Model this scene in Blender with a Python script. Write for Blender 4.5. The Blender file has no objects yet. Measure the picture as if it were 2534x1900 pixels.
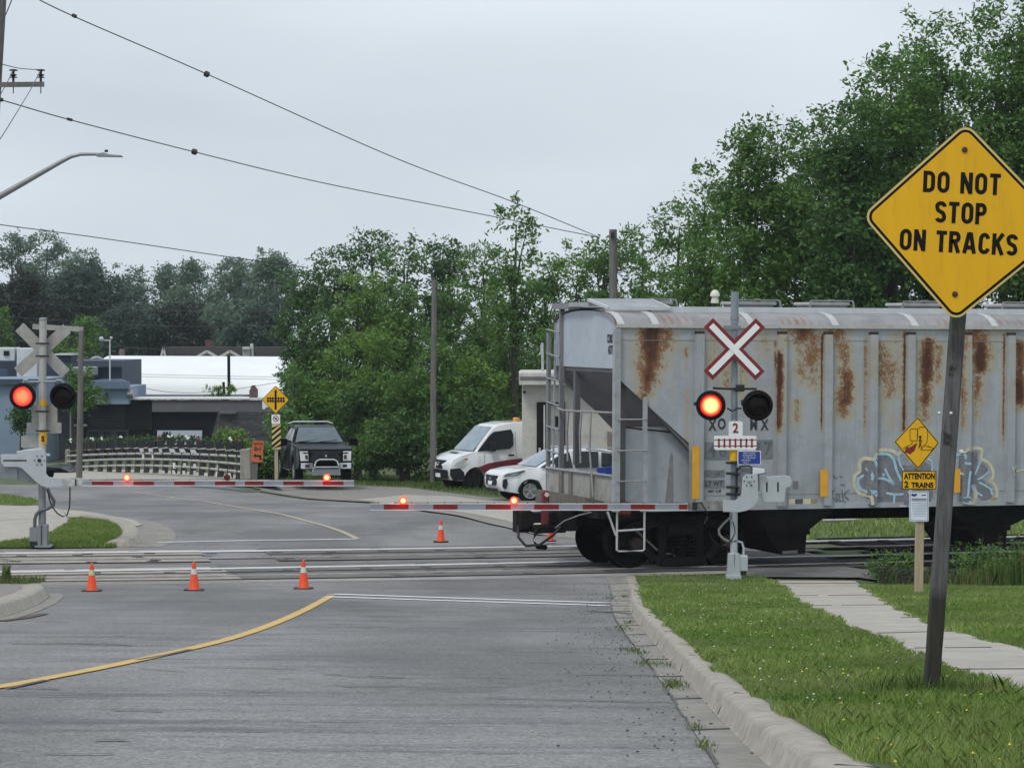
import bpy, bmesh, math, random
import numpy as np
from mathutils import Vector, Matrix
random.seed(7); RNG = np.random.default_rng(7)
SC = bpy.context.scene
COL = SC.collection
# ------------------------------------------------------------------ camera, world, sun, exposure
F, CX, CY, HOR, ROLL, CAMZ = 6950.0, 1267.0, 950.0, 800.0, 0.0055, 4.42
cam_d = bpy.data.cameras.new("camera"); cam = bpy.data.objects.new("camera", cam_d); COL.objects.link(cam)
cam_d.sensor_width = 36; cam_d.lens = F / 2534 * 36; cam_d.clip_start = .1; cam_d.clip_end = 3000
pitch = math.atan((CY - HOR) / F)
CAMM = Matrix.Translation((0, 0, CAMZ)) @ (Matrix.Rotation(math.pi / 2 - pitch, 4, 'X') @ Matrix.Rotation(ROLL, 4, 'Z'))
cam.matrix_world = CAMM
SC.camera = cam
w = bpy.data.worlds.new("World"); SC.world = w; w.use_nodes = True
nt = w.node_tree; nt.nodes.clear()
sky = nt.nodes.new('ShaderNodeTexSky'); sky.sky_type = 'NISHITA'; sky.sun_disc = False
SUN_EL, SUN_ROT = math.radians(58), math.radians(215)
sky.sun_elevation = SUN_EL; sky.sun_rotation = SUN_ROT; sky.dust_density = 3; sky.air_density = 1.2
tc = nt.nodes.new('ShaderNodeTexCoord')
mp = nt.nodes.new('ShaderNodeMapping'); mp.inputs['Scale'].default_value = (1, 1, 3.6)
no = nt.nodes.new('ShaderNodeTexNoise'); no.inputs['Scale'].default_value = 3.2; no.inputs['Detail'].default_value = 5; no.inputs['Roughness'].default_value = .45
nt.links.new(tc.outputs['Generated'], mp.inputs[0]); nt.links.new(mp.outputs[0], no.inputs[0])
cr = nt.nodes.new('ShaderNodeValToRGB')
cr.color_ramp.elements[0].position = .32; cr.color_ramp.elements[0].color = (6.2, 6.95, 7.8, 1)
cr.color_ramp.elements[1].position = .68; cr.color_ramp.elements[1].color = (8.1, 8.85, 9.6, 1)
nt.links.new(no.outputs['Fac'], cr.inputs[0])
mx = nt.nodes.new('ShaderNodeMix'); mx.data_type = 'RGBA'; mx.inputs['Factor'].default_value = .93
nt.links.new(sky.outputs[0], mx.inputs['A']); nt.links.new(cr.outputs[0], mx.inputs['B'])
bg = nt.nodes.new('ShaderNodeBackground'); bg.inputs[1].default_value = .1
ow = nt.nodes.new('ShaderNodeOutputWorld')
nt.links.new(mx.outputs['Result'], bg.inputs[0]); nt.links.new(bg.outputs[0], ow.inputs[0])
sun_d = bpy.data.lights.new("sun", 'SUN'); sun_d.energy = 1.5; sun_d.angle = math.radians(11); sun_d.color = (1, .97, .92)
sun = bpy.data.objects.new("sun", sun_d); COL.objects.link(sun)
sun.rotation_euler = (math.pi / 2 - SUN_EL, 0, math.pi - SUN_ROT)
SC.view_settings.view_transform = 'Standard'; SC.view_settings.look = 'None'
SC.view_settings.exposure = 0.0; SC.view_settings.gamma = 1
SC.cycles.max_bounces = 6; SC.cycles.transparent_max_bounces = 8

# ------------------------------------------------------------------ geometry helpers
PROF = [(-40, 2.95), (0, 2.9), (8, 2.75), (12.4, 2.46), (17.4, 2.11), (30, 1.2), (40, .47), (44, .2), (47, .02), (49, 0), (60, 0), (66, -.12),
        (90, -1.25), (100, -1.4), (126, -2.4), (160, -3), (400, -4), (900, -5)]
PX_, PZ_ = [p[0] for p in PROF], [p[1] for p in PROF]
def gz(Y):
    Y = np.asarray(Y, float); s = np.zeros_like(Y)
    for d in (-1.5, -.75, 0, .75, 1.5): s = s + np.interp(Y + d, PX_, PZ_)
    return s / 5
R3 = CAMM.to_3x3(); CP = Vector((0, 0, CAMZ))
def ray(px, py): return R3 @ Vector(((px - CX) / F, (CY - py) / F, -1))
def W(px, py, Y):
    d = ray(px, py); return CP + d * (Y / d.y)
def G(px, py, h=0.0):
    d = ray(px, py); lo, hi = 5.0, 400.0
    for _ in range(50):
        m = (lo + hi) / 2; p = CP + d * (m / d.y)
        if p.z > float(gz(m)) + h: lo = m
        else: hi = m
    return CP + d * (lo / d.y)
def proj(p):
    q = CAMM.inverted() @ Vector(p); return (CX + F * q.x / -q.z, CY - F * q.y / -q.z)
def onplane(px, py, P0, N):
    d = ray(px, py); t = (P0 - CP).dot(N) / d.dot(N); return CP + d * t

WM = {}
def tag(o, label=None, cat=None, group=None, kind=None):
    if label: o['label'] = label
    if cat: o['category'] = cat
    if group: o['group'] = group
    if kind: o['kind'] = kind
    return o
def thing(name, label, cat, M=None, group=None):
    o = bpy.data.objects.new(name, None); COL.objects.link(o)
    if M is None: M = Matrix()
    if isinstance(M, Vector): M = Matrix.Translation(M)
    o.matrix_world = M; o.empty_display_size = .2; WM[o.name] = M.copy()
    return tag(o, label, cat, group)
def link_mesh(name, me, mat, parent=None, M=None):
    o = bpy.data.objects.new(name, me); COL.objects.link(o)
    if mat is not None: me.materials.append(mat)
    if parent is not None:
        o.parent = parent; WM[o.name] = WM[parent.name]
    else: WM[o.name] = Matrix()
    return o
class MB:
    def __init__(s, M=None): s.v = []; s.f = []; s.M = M if M is not None else Matrix()
    def add(s, vs, fs):
        k = len(s.v); s.v += [s.M @ Vector(p) for p in vs]; s.f += [[i + k for i in f] for f in fs]; return s
    def box(s, x0, x1, y0, y1, z0, z1):
        return s.add([(x0, y0, z0), (x1, y0, z0), (x1, y1, z0), (x0, y1, z0), (x0, y0, z1), (x1, y0, z1), (x1, y1, z1), (x0, y1, z1)],
                     [(0, 3, 2, 1), (4, 5, 6, 7), (0, 1, 5, 4), (1, 2, 6, 5), (2, 3, 7, 6), (3, 0, 4, 7)])
    def bar(s, p0, p1, w, h, up=(0, 0, 1)):
        p0, p1 = Vector(p0), Vector(p1); d = (p1 - p0).normalized(); u = Vector(up)
        if abs(d.dot(u)) > .98: u = Vector((0, 1, 0))
        a = d.cross(u).normalized(); b = a.cross(d).normalized(); a *= w / 2; b *= h / 2
        return s.add([p0 - a - b, p0 + a - b, p0 + a + b, p0 - a + b, p1 - a - b, p1 + a - b, p1 + a + b, p1 - a + b],
                     [(3, 2, 1, 0), (4, 5, 6, 7), (0, 1, 5, 4), (1, 2, 6, 5), (2, 3, 7, 6), (3, 0, 4, 7)])
    def cyl(s, p0, p1, r0, r1=None, n=12):
        return s.tube([p0, p1], [r0, r0 if r1 is None else r1], n)
    def tube(s, pts, r, n=8):
        pts = [Vector(p) for p in pts]; m = len(pts)
        if not isinstance(r, (list, tuple)): r = [r] * m
        vs = []; ref = None
        for i, p in enumerate(pts):
            d = (pts[min(i + 1, m - 1)] - pts[max(i - 1, 0)]).normalized()
            if ref is None: ref = Vector((0, 0, 1)) if abs(d.z) < .9 else Vector((1, 0, 0))
            a = d.cross(ref).normalized(); b = d.cross(a).normalized(); ref = a.cross(d) * -1 if False else ref
            for k in range(n):
                t = 2 * math.pi * k / n; vs.append(p + (a * math.cos(t) + b * math.sin(t)) * r[i])
        fs = [[i * n + k, i * n + (k + 1) % n, (i + 1) * n + (k + 1) % n, (i + 1) * n + k] for i in range(m - 1) for k in range(n)]
        fs += [list(range(n))[::-1], [(m - 1) * n + k for k in range(n)]]
        return s.add(vs, fs)
    def prism(s, poly, axis, d0, d1):
        n = len(poly)
        def P(a, b, d): return {'y': (a, d, b), 'x': (d, a, b), 'z': (a, b, d)}[axis]
        vs = [P(a, b, d0) for a, b in poly] + [P(a, b, d1) for a, b in poly]
        return s.add(vs, [list(range(n)), [n + i for i in range(n)][::-1]] + [[i, i + n, (i + 1) % n + n, (i + 1) % n] for i in range(n)])
    def pxpoly(s, pts, Y, th):       # outline measured in the photograph, standing at depth Y with thickness th (away from the viewer)
        w_ = [W(x, y, Y) for x, y in pts]; n = len(w_)
        return s.add([tuple(p) for p in w_] + [(p.x, p.y + th, p.z) for p in w_],
                     [list(range(n)), [n + i for i in range(n)][::-1]] + [[i, i + n, (i + 1) % n + n, (i + 1) % n] for i in range(n)])
    def lathe(s, prof, c, axis='z', n=20):
        c = Vector(c); vs = []
        for r, h in prof:
            for k in range(n):
                t = 2 * math.pi * k / n; a, b = r * math.cos(t), r * math.sin(t)
                vs.append(c + Vector({'z': (a, b, h), 'y': (a, h, b), 'x': (h, a, b)}[axis]))
        m = len(prof)
        fs = [[i * n + k, i * n + (k + 1) % n, (i + 1) * n + (k + 1) % n, (i + 1) * n + k] for i in range(m - 1) for k in range(n)]
        fs += [list(range(n))[::-1], [(m - 1) * n + k for k in range(n)]]
        return s.add(vs, fs)
    def grid(s, fn, nu, nv):
        vs = [fn(i / nu, j / nv) for i in range(nu + 1) for j in range(nv + 1)]
        return s.add(vs, [[i * (nv + 1) + j, (i + 1) * (nv + 1) + j, (i + 1) * (nv + 1) + j + 1, i * (nv + 1) + j + 1] for i in range(nu) for j in range(nv)])
    def build(s, name, mat, parent=None, smooth=False, bevel=0, seg=2, label=None):
        I = WM[parent.name].inverted() if parent is not None else Matrix()
        me = bpy.data.meshes.new(name); me.from_pydata([tuple(I @ p) for p in s.v], [], s.f)
        bm = bmesh.new(); bm.from_mesh(me); bmesh.ops.recalc_face_normals(bm, faces=bm.faces); bm.to_mesh(me); bm.free()
        if smooth:
            me.polygons.foreach_set('use_smooth', [True] * len(me.polygons))
            try: me.set_sharp_from_angle(angle=math.radians(38))
            except Exception: pass
        o = link_mesh(name, me, mat, parent)
        if bevel:
            b = o.modifiers.new('bevel', 'BEVEL'); b.width = bevel; b.segments = seg; b.limit_method = 'ANGLE'; b.angle_limit = math.radians(35)
        if label: o['label'] = label
        return o
def fast_mesh(name, V, k, mat, parent=None, tint=None):
    """V: (N*k,3) vertices, every k consecutive ones a face; tint (N,) per face"""
    V = np.asarray(V, np.float32); n = len(V) // k
    if parent is not None:
        I = np.array(WM[parent.name].inverted()); V = V @ I[:3, :3].T.astype(np.float32) + I[:3, 3].astype(np.float32)
    me = bpy.data.meshes.new(name); me.vertices.add(n * k); me.vertices.foreach_set('co', V.ravel())
    me.loops.add(n * k); me.loops.foreach_set('vertex_index', np.arange(n * k, dtype=np.int32))
    me.polygons.add(n); me.polygons.foreach_set('loop_start', np.arange(0, n * k, k, dtype=np.int32))
    me.update(calc_edges=True)
    if tint is not None:
        a = me.color_attributes.new('tint', 'FLOAT_COLOR', 'POINT'); t = np.repeat(np.asarray(tint, np.float32), k)
        c = np.stack([t, t, t, np.ones_like(t)], 1); a.data.foreach_set('color', c.ravel())
    return link_mesh(name, me, mat, parent)
def copy_tree(o, parent=None, M=None):
    c = o.copy(); COL.objects.link(c)
    if parent is not None:
        c.parent = parent; WM[c.name] = WM[parent.name]
    if M is not None: c.matrix_world = M; WM[c.name] = M.copy()
    for ch in o.children: copy_tree(ch, c)
    return c

# ------------------------------------------------------------------ materials
def lin(h):
    if isinstance(h, (tuple, list)): return tuple(h) + (1,) if len(h) == 3 else tuple(h)
    h = h.lstrip('#'); o = []
    for i in (0, 2, 4):
        v = int(h[i:i + 2], 16) / 255; o.append(v / 12.92 if v <= .04045 else ((v + .055) / 1.055) ** 2.4)
    return tuple(o) + (1,)
def N(nt, t, **kw):
    n = nt.nodes.new(t)
    for k, v in kw.items():
        if k in n.inputs: n.inputs[k].default_value = v
        else: setattr(n, k, v)
    return n
def mixc(nt, fac, a, b, mode='MIX'):
    m = nt.nodes.new('ShaderNodeMix'); m.data_type = 'RGBA'; m.blend_type = mode
    for s_, v in (('Factor', fac), ('A', a), ('B', b)):
        if hasattr(v, 'is_output'): nt.links.new(v, m.inputs[s_])
        else: m.inputs[s_].default_value = v if s_ == 'Factor' else lin(v)
    return m.outputs['Result']
def ramp(nt, src, p0, p1, c0=(0, 0, 0, 1), c1=(1, 1, 1, 1)):
    r = nt.nodes.new('ShaderNodeValToRGB'); e = r.color_ramp.elements
    e[0].position, e[1].position = p0, p1; e[0].color, e[1].color = c0, c1
    nt.links.new(src, r.inputs[0]); return r.outputs[0]
def noise(nt, scale, detail=4, rough=.55, sc=(1, 1, 1), coord='Object'):
    t = nt.nodes.new('ShaderNodeTexCoord'); m = nt.nodes.new('ShaderNodeMapping'); m.inputs['Scale'].default_value = sc
    n = N(nt, 'ShaderNodeTexNoise', Scale=scale, Detail=detail, Roughness=rough)
    nt.links.new(t.outputs[coord], m.inputs[0]); nt.links.new(m.outputs[0], n.inputs['Vector']); return n.outputs['Fac']
def newmat(name):
    m = bpy.data.materials.new(name); m.use_nodes = True; nt = m.node_tree
    return m, nt, nt.nodes['Principled BSDF']
def bumpto(nt, src, p, strength=.3, dist=.01):
    b = N(nt, 'ShaderNodeBump', Strength=strength, Distance=dist); nt.links.new(src, b.inputs['Height']); nt.links.new(b.outputs[0], p.inputs['Normal'])
def M_(name, col, rough=.6, metal=0, var=.18, vs=3, sc=(1, 1, 1), bump=0, bs=60, spec=.5, dirt=None, dirt_amt=.5, coat=0):
    m, nt, p = newmat(name); c = lin(col)
    f = noise(nt, vs, 5, .6, sc)
    a = tuple(x * (1 - var) for x in c[:3]); b = tuple(min(1, x * (1 + var)) for x in c[:3])
    o = mixc(nt, ramp(nt, f, .3, .7), a, b)
    if dirt:
        d = ramp(nt, noise(nt, vs * 2.3 + 1, 8, .7, sc), .5, .75); mm = N(nt, 'ShaderNodeMath', operation='MULTIPLY'); nt.links.new(d, mm.inputs[0]); mm.inputs[1].default_value = dirt_amt
        o = mixc(nt, mm.outputs[0], o, dirt)
    nt.links.new(o, p.inputs['Base Color']); p.inputs['Roughness'].default_value = rough; p.inputs['Metallic'].default_value = metal
    p.inputs['Specular IOR Level'].default_value = spec; p.inputs['Coat Weight'].default_value = coat
    if bump: bumpto(nt, noise(nt, bs, 4, .6, sc), p, bump)
    return m
def emit(name, col, strength):
    m, nt, p = newmat(name); p.inputs['Base Color'].default_value = lin(col); p.inputs['Emission Color'].default_value = lin(col); p.inputs['Emission Strength'].default_value = strength; return m
def leafmat(name, dark, light, trans=.25):
    m, nt, p = newmat(name)
    a = N(nt, 'ShaderNodeAttribute', attribute_name='tint')
    col = mixc(nt, a.outputs['Fac'], dark, light)
    big = ramp(nt, noise(nt, .6, 3), .35, .7)
    col2 = mixc(nt, big, col, mixc(nt, .5, col, light))
    nt.links.new(col2, p.inputs['Base Color']); p.inputs['Roughness'].default_value = .55; p.inputs['Specular IOR Level'].default_value = .3
    tr = N(nt, 'ShaderNodeBsdfTranslucent'); nt.links.new(mixc(nt, .4, col2, light), tr.inputs[0])
    ms = N(nt, 'ShaderNodeMixShader', Fac=trans); nt.links.new(p.outputs[0], ms.inputs[1]); nt.links.new(tr.outputs[0], ms.inputs[2])
    nt.links.new(ms.outputs[0], nt.nodes['Material Output'].inputs[0]); return m
def text_mb(mb_parent, name, s, mat, M, height, xs=.8, bold=.0, th=.002, align='CENTER', label=None):
    """lettering: curve text turned into a thin mesh; M maps local (x right, z up, -y to viewer) to world; (0,0) = centre of line"""
    cu = bpy.data.curves.new(name, 'FONT'); cu.body = s; cu.size = 1; cu.align_x = align; cu.align_y = 'CENTER'; cu.offset = bold; cu.extrude = .001; cu.resolution_u = 3
    o = bpy.data.objects.new(name, cu); COL.objects.link(o); bpy.context.view_layer.update()
    me = bpy.data.meshes.new_from_object(o.evaluated_get(bpy.context.evaluated_depsgraph_get())); bpy.data.objects.remove(o); bpy.data.curves.remove(cu)
    k = height / .7
    I = (WM[mb_parent.name].inverted() if mb_parent is not None else Matrix()) @ M
    for v in me.vertices: v.co = I @ Vector((v.co.x * k * xs, -th * (1 if v.co.z > 0 else 0), v.co.y * k))
    o = link_mesh(name, me, mat, mb_parent)
    if label: o['label'] = label
    return o
def FR(p, rz=0): return Matrix.Translation(Vector(p)) @ Matrix.Rotation(rz, 4, 'Z')
# ================================================================== GROUND, ROAD, TRACKS
def mat_asphalt():
    m, nt, p = newmat('asphalt')
    f4 = noise(nt, 16, 8, .85); f1 = noise(nt, .35, 6, .6, (1, .35, 1)); f2 = noise(nt, 45, 3, .7); f3 = noise(nt, 140, 2, .6)
    base = mixc(nt, ramp(nt, f1, .40, .62), (.150, .147, .145), (.242, .237, .235))
    streak = ramp(nt, noise(nt, 1.1, 6, .72, (.25, 1.5, 1)), .50, .66)
    base = mixc(nt, .75, base, mixc(nt, streak, base, (.1, .1, .11)))
    skid = ramp(nt, noise(nt, .8, 3, .8, (.08, 4, 1)), .62, .70); base = mixc(nt, .0, base, base)
    mm = N(nt, 'ShaderNodeMath', operation='MULTIPLY'); nt.links.new(skid, mm.inputs[0]); mm.inputs[1].default_value = .5
    base = mixc(nt, mm.outputs[0], base, (.09, .09, .1))
    g = mixc(nt, ramp(nt, f2, .38, .62), (.55, .55, .56), (1.45, 1.45, 1.44)); base = mixc(nt, .75, base, g, 'MULTIPLY')
    base = mixc(nt, .8, base, mixc(nt, ramp(nt, f4, .36, .64), (.62, .62, .63), (1.38, 1.38, 1.37)), 'MULTIPLY')
    sp = ramp(nt, f3, .66, .74); s2 = N(nt, 'ShaderNodeMath', operation='MULTIPLY'); nt.links.new(sp, s2.inputs[0]); s2.inputs[1].default_value = .8
    base = mixc(nt, s2.outputs[0], base, (.42, .42, .42))
    nt.links.new(base, p.inputs['Base Color']); p.inputs['Roughness'].default_value = .82; p.inputs['Specular IOR Level'].default_value = .35
    bumpto(nt, f2, p, .6, .012); return m
ASPH = mat_asphalt()
CONC = M_('concrete', (.385, .355, .31), .85, var=.16, vs=2.2, bump=.25, bs=40, dirt=(.2, .19, .17), dirt_amt=.55)
KERB = M_('kerb_concrete', (.345, .315, .27), .9, var=.2, vs=5, bump=.3, bs=50, dirt=(.15, .14, .12), dirt_amt=.8)
GUTTER = M_('gutter_concrete', (.25, .235, .21), .9, var=.2, vs=2.5, bump=.4, bs=30, dirt=(.12, .115, .1), dirt_amt=.7)
SOIL = M_('grass_soil', (.075, .105, .035), .95, var=.35, vs=1.3, bump=.5, bs=30, dirt=(.11, .10, .05), dirt_amt=.6)
GRAVEL = M_('gravel', (.24, .225, .205), .95, var=.3, vs=9, bump=.8, bs=35, dirt=(.11, .1, .09), dirt_amt=.7)
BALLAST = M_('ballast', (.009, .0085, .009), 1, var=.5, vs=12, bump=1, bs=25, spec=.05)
def mat_oil():
    m, nt, p = newmat('oil_darkened_asphalt'); n = ramp(nt, noise(nt, 1.6, 7, .75, (.5, 2.2, 1)), .50, .74); g = ramp(nt, noise(nt, 16, 8, .85), .36, .64, (.65, .65, .65, 1), (1.3, 1.3, 1.3, 1))
    nt.links.new(mixc(nt, 1.0, (.125, .123, .124), g, 'MULTIPLY'), p.inputs['Base Color']); p.inputs['Roughness'].default_value = .8
    tr = N(nt, 'ShaderNodeBsdfTransparent'); ms = N(nt, 'ShaderNodeMixShader'); mm = N(nt, 'ShaderNodeMath', operation='MULTIPLY'); nt.links.new(n, mm.inputs[0]); mm.inputs[1].default_value = .6
    nt.links.new(mm.outputs[0], ms.inputs[0]); nt.links.new(tr.outputs[0], ms.inputs[1]); nt.links.new(p.outputs[0], ms.inputs[2]); nt.links.new(ms.outputs[0], nt.nodes['Material Output'].inputs[0]); return m
OIL = mat_oil()
PANEL = M_('crossing_timber', (.155, .14, .128), .85, var=.3, vs=2, sc=(.4, 4, 1), bump=.4, bs=30, dirt=(.05, .045, .045), dirt_amt=.8)
PANEL2 = M_('crossing_timber_pale', (.36, .315, .265), .85, var=.35, vs=2, sc=(.4, 4, 1), bump=.4, bs=30, dirt=(.08, .06, .055), dirt_amt=.85)
YEL = M_('road_paint_yellow', (.62, .40, .11), .7, var=.15, vs=6, dirt=(.2, .19, .17), dirt_amt=.65)
WHT = M_('road_paint_white', (.82, .83, .84), .7, var=.08, vs=6, dirt=(.4, .4, .41), dirt_amt=.5)
WORN = M_('road_paint_worn', (.42, .36, .25), .75, var=.2, vs=5, dirt=(.22, .22, .22), dirt_amt=.9)
CRACK = M_('crack_dark', (.045, .045, .045), .9); CRACKM = M_('tar_seam', (.085, .085, .088), .85, var=.4, vs=3, dirt=(.2, .2, .2), dirt_amt=.9)

def ground_poly(name, pts, h, mat, kind='structure', step=1.5, build=True):
    """flat outline (x,y) laid on the terrain profile, h metres above it (number or function of x,y)"""
    from mathutils.geometry import tessellate_polygon
    bm = bmesh.new(); vs = [bm.verts.new((p[0], p[1], 0)) for p in pts]
    for tr in tessellate_polygon([[Vector((p[0], p[1], 0)) for p in pts]]):
        try: bm.faces.new([vs[i] for i in tr])
        except ValueError: pass
    ys = [p[1] for p in pts]; y = math.ceil(min(ys) / step) * step
    while y < max(ys):
        bmesh.ops.bisect_plane(bm, geom=bm.verts[:] + bm.edges[:] + bm.faces[:], plane_co=(0, y, 0), plane_no=(0, 1, 0), dist=1e-5)
        y += step if y < 130 else step * 6
    for v in bm.verts: v.co.z = float(gz(v.co.y)) + (h(v.co.x, v.co.y) if callable(h) else h)
    bmesh.ops.recalc_face_normals(bm, faces=bm.faces)
    for f in bm.faces:
        if f.normal.z < 0: f.normal_flip()
    me = bpy.data.meshes.new(name); bm.to_mesh(me); bm.free()
    o = link_mesh(name, me, mat); o['kind'] = kind; return o
def gp(pts, h=0): return [(p.x, p.y) for p in (G(x, y, h) for x, y in pts)]
def resample(pts, step):
    out = [pts[0]]
    for a, b in zip(pts[:-1], pts[1:]):
        a, b = np.array(a, float), np.array(b, float); n = max(1, int(np.linalg.norm(b - a) / step))
        out += [tuple(a + (b - a) * k / n) for k in range(1, n + 1)]
    return out
def smooth(pts, it=3):
    p = np.array(pts, float)
    for _ in range(it): p[1:-1] = (p[:-2] + 2 * p[1:-1] + p[2:]) / 4
    return [tuple(q) for q in p]
def offset(pts, d):
    p = np.array(pts, float); t = np.gradient(p, axis=0); t /= np.linalg.norm(t, axis=1)[:, None]
    return [tuple(q) for q in p + np.stack([-t[:, 1], t[:, 0]], 1) * d]
def strip(name, pts, o0, o1, h, mat, kind='structure'):
    a, b = offset(pts, o0), offset(pts, o1); n = len(a)
    V = [(x, y, float(gz(y)) + h) for x, y in a] + [(x, y, float(gz(y)) + h) for x, y in b]
    me = bpy.data.meshes.new(name); me.from_pydata(V, [], [(i, i + 1, n + i + 1, n + i) for i in range(n - 1)])
    o = link_mesh(name, me, mat); 
    if kind: o['kind'] = kind
    return o

# base terrain to the horizon
ground_poly('ground', [(-330, -30), (330, -30), (330, 420), (-330, 420)], -.03, SOIL, step=3)
# kerb line near right (measured where face meets gutter, then where kerb meets grass)
kb = [(1548, 1418), (1556, 1460), (1562, 1495), (1575, 1530), (1594, 1566), (1624, 1606), (1668, 1646), (1713, 1687), (1749, 1730), (1785, 1776), (1830, 1829), (1874, 1870), (1935, 1925), (2030, 2000), (2180, 2100)]
gu = [(1501, 1427), (1507, 1450), (1512, 1470), (1520, 1516), (1542, 1560), (1570, 1611), (1611, 1655), (1653, 1703), (1687, 1753), (1725, 1814), (1757, 1880), (1785, 1930), (1850, 2030), (1940, 2140)]
def xfit(pts, deg, y0, y1, step=.5):
    P = np.array(pts); c = np.polyfit(P[:, 1], P[:, 0], deg, w=1 / np.sqrt(P[:, 1])); f = lambda y: float(np.polyval(c, y))
    n = int((y1 - y0) / step); ys = [y1 + (y0 - y1) * k / n for k in range(n + 1)]
    print('fit err', max(abs(f(y) - x) for x, y in pts)); return f, [(f(y), y) for y in ys]
FK, KB = xfit(gp(kb), 5, 9.6, 49.4); FG, GU = xfit(gp(gu), 5, 9.0, 48.8)
def band(name, fa, fb, y0, y1, h, mat, step=.6):
    n = int((y1 - y0) / step); V = []; Fc = []
    for i in range(n + 1):
        y = y0 + (y1 - y0) * i / n
        for t in (0, .33, .66, 1): x = fa(y) * (1 - t) + fb(y) * t; V.append((x, y, float(gz(y)) + (h(x, y) if callable(h) else h)))
    for i in range(n):
        for k in range(3): Fc.append((i * 4 + k, i * 4 + k + 1, i * 4 + k + 5, i * 4 + k + 4))
    me = bpy.data.meshes.new(name); me.from_pydata(V, [], Fc); o = link_mesh(name, me, mat); o['kind'] = 'structure'; return o
def kh(y): return .125 * float(np.clip((46.6 - y) / 3.0, .0, 1)) ** .6 if y < 46.6 else 0.0
KB_IN = [(x + .155 + max(0, 19 - y) * .013, y) for x, y in KB]
rnd = random.Random(3)
def kerb_mesh(name, line, inner, back=.05):
    """rounded concrete kerb: face, nose, top, back"""
    n = len(line); V = []; Fc = []
    for i in range(n):
        a = np.array(line[i]); b = np.array(inner[i]); d = b - a; H = kh(a[1]); z = float(gz(a[1])); j = rnd.uniform(-.0012, .0012)
        for t, hh in ((-.06, .0), (.0, .1 * H), (.14, .8 * H), (.22, .94 * H), (.36, H), (.8, H * .99), (1.1, H * .9), (1.15, -.05)):
            q = a + d * t; V.append((q[0] + j * .4, q[1], z + hh + (j * .35 if hh > .05 else 0) + .006))
    m = 8
    Fc = [(i * m + k, (i + 1) * m + k, (i + 1) * m + k + 1, i * m + k + 1) for i in range(n - 1) for k in range(m - 1)] + [tuple(range(m)), tuple(range((n - 1) * m, n * m))]
    me = bpy.data.meshes.new(name); me.from_pydata(V, [], Fc); bm = bmesh.new(); bm.from_mesh(me); bmesh.ops.recalc_face_normals(bm, faces=bm.faces); bm.to_mesh(me); bm.free()
    me.polygons.foreach_set('use_smooth', [True] * len(me.polygons)); o = link_mesh(name, me, KERB); o['kind'] = 'structure'; return o
kerb_mesh('kerb', KB, KB_IN)
# kerb joints and gutter slab joints
jb = MB()
for i in range(4, len(KB) - 2, 9):
    a, b = Vector((*KB[i], 0)), Vector((*KB_IN[i], 0)); H = kh(a.y); z = float(gz(a.y)); d = (b - a)
    for t0, h0, t1, h1 in ((-.04, 0, .16, .72), (.16, .72, .42, 1.0), (.42, 1.0, 1.1, .92)):
        p0 = a + d * t0; p1 = a + d * t1; jb.bar((p0.x, p0.y, z + H * h0 + .009), (p1.x, p1.y, z + H * h1 + .008), .006, .006)
for i in range(3, len(GU) - 3, 5):
    a = Vector((*GU[i], 0)); k = min(range(len(KB)), key=lambda q: (KB[q][0] - a.x) ** 2 + (KB[q][1] - a.y) ** 2 + (0 if True else 0)); b = Vector((*KB[k], 0))
    jb.bar((a.x, a.y, float(gz(a.y)) + .008), (b.x, b.y, float(gz(b.y)) + .008), .022, .006)
jo = jb.build('kerb_joints', CRACKM); jo['kind'] = 'structure'
sm = MB()
for k in range(0, len(GU) - 3, 2):
    if rnd.random() < .85:
        a = rnd.uniform(.002, .010); j0, j1 = rnd.uniform(-.012, .012), rnd.uniform(-.012, .012); (x0, y0), (x1, y1) = GU[k], GU[k + 2]; z0, z1 = float(gz(y0)) + .011, float(gz(y1)) + .011
        sm.add([(x0 + j0 - a, y0, z0), (x0 + j0 + a, y0, z0), (x1 + j1 + a, y1, z1), (x1 + j1 - a, y1, z1)], [(0, 1, 2, 3)])
so = sm.build('gutter_seam', CRACKM); so['kind'] = 'structure'

# asphalt: everything left of the gutter in front; the street beyond bends away to the left
far_r = [(1700, 1330), (1545, 1335), (1330, 1325), (1210, 1298), (1060, 1268), (930, 1246), (760, 1236), (640, 1218), (560, 1203), (300, 1200), (0, 1199), (-2500, 1205)]
xr = [(GU[0][0], 49.0), (G(1552, 1400).x + .3, 52.5), (G(1552, 1372).x + 2.6, 57.5)]
road_pts = [(-60, -20), (GU[-1][0] + 1.5, -20)] + GU[::-1][::1] + [(GU[0][0] + .6, 48.6), (6.0, 52.6), (5.3, 58.8)] + gp(far_r) + [(-60, gp(far_r)[-1][1])]
ground_poly('road', road_pts, 0, ASPH)
gsl = GU + KB[::-1]
band('gutter', FG, lambda y: FK(y) + .02, 9.2, 49.2, .005, GUTTER)
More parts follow.
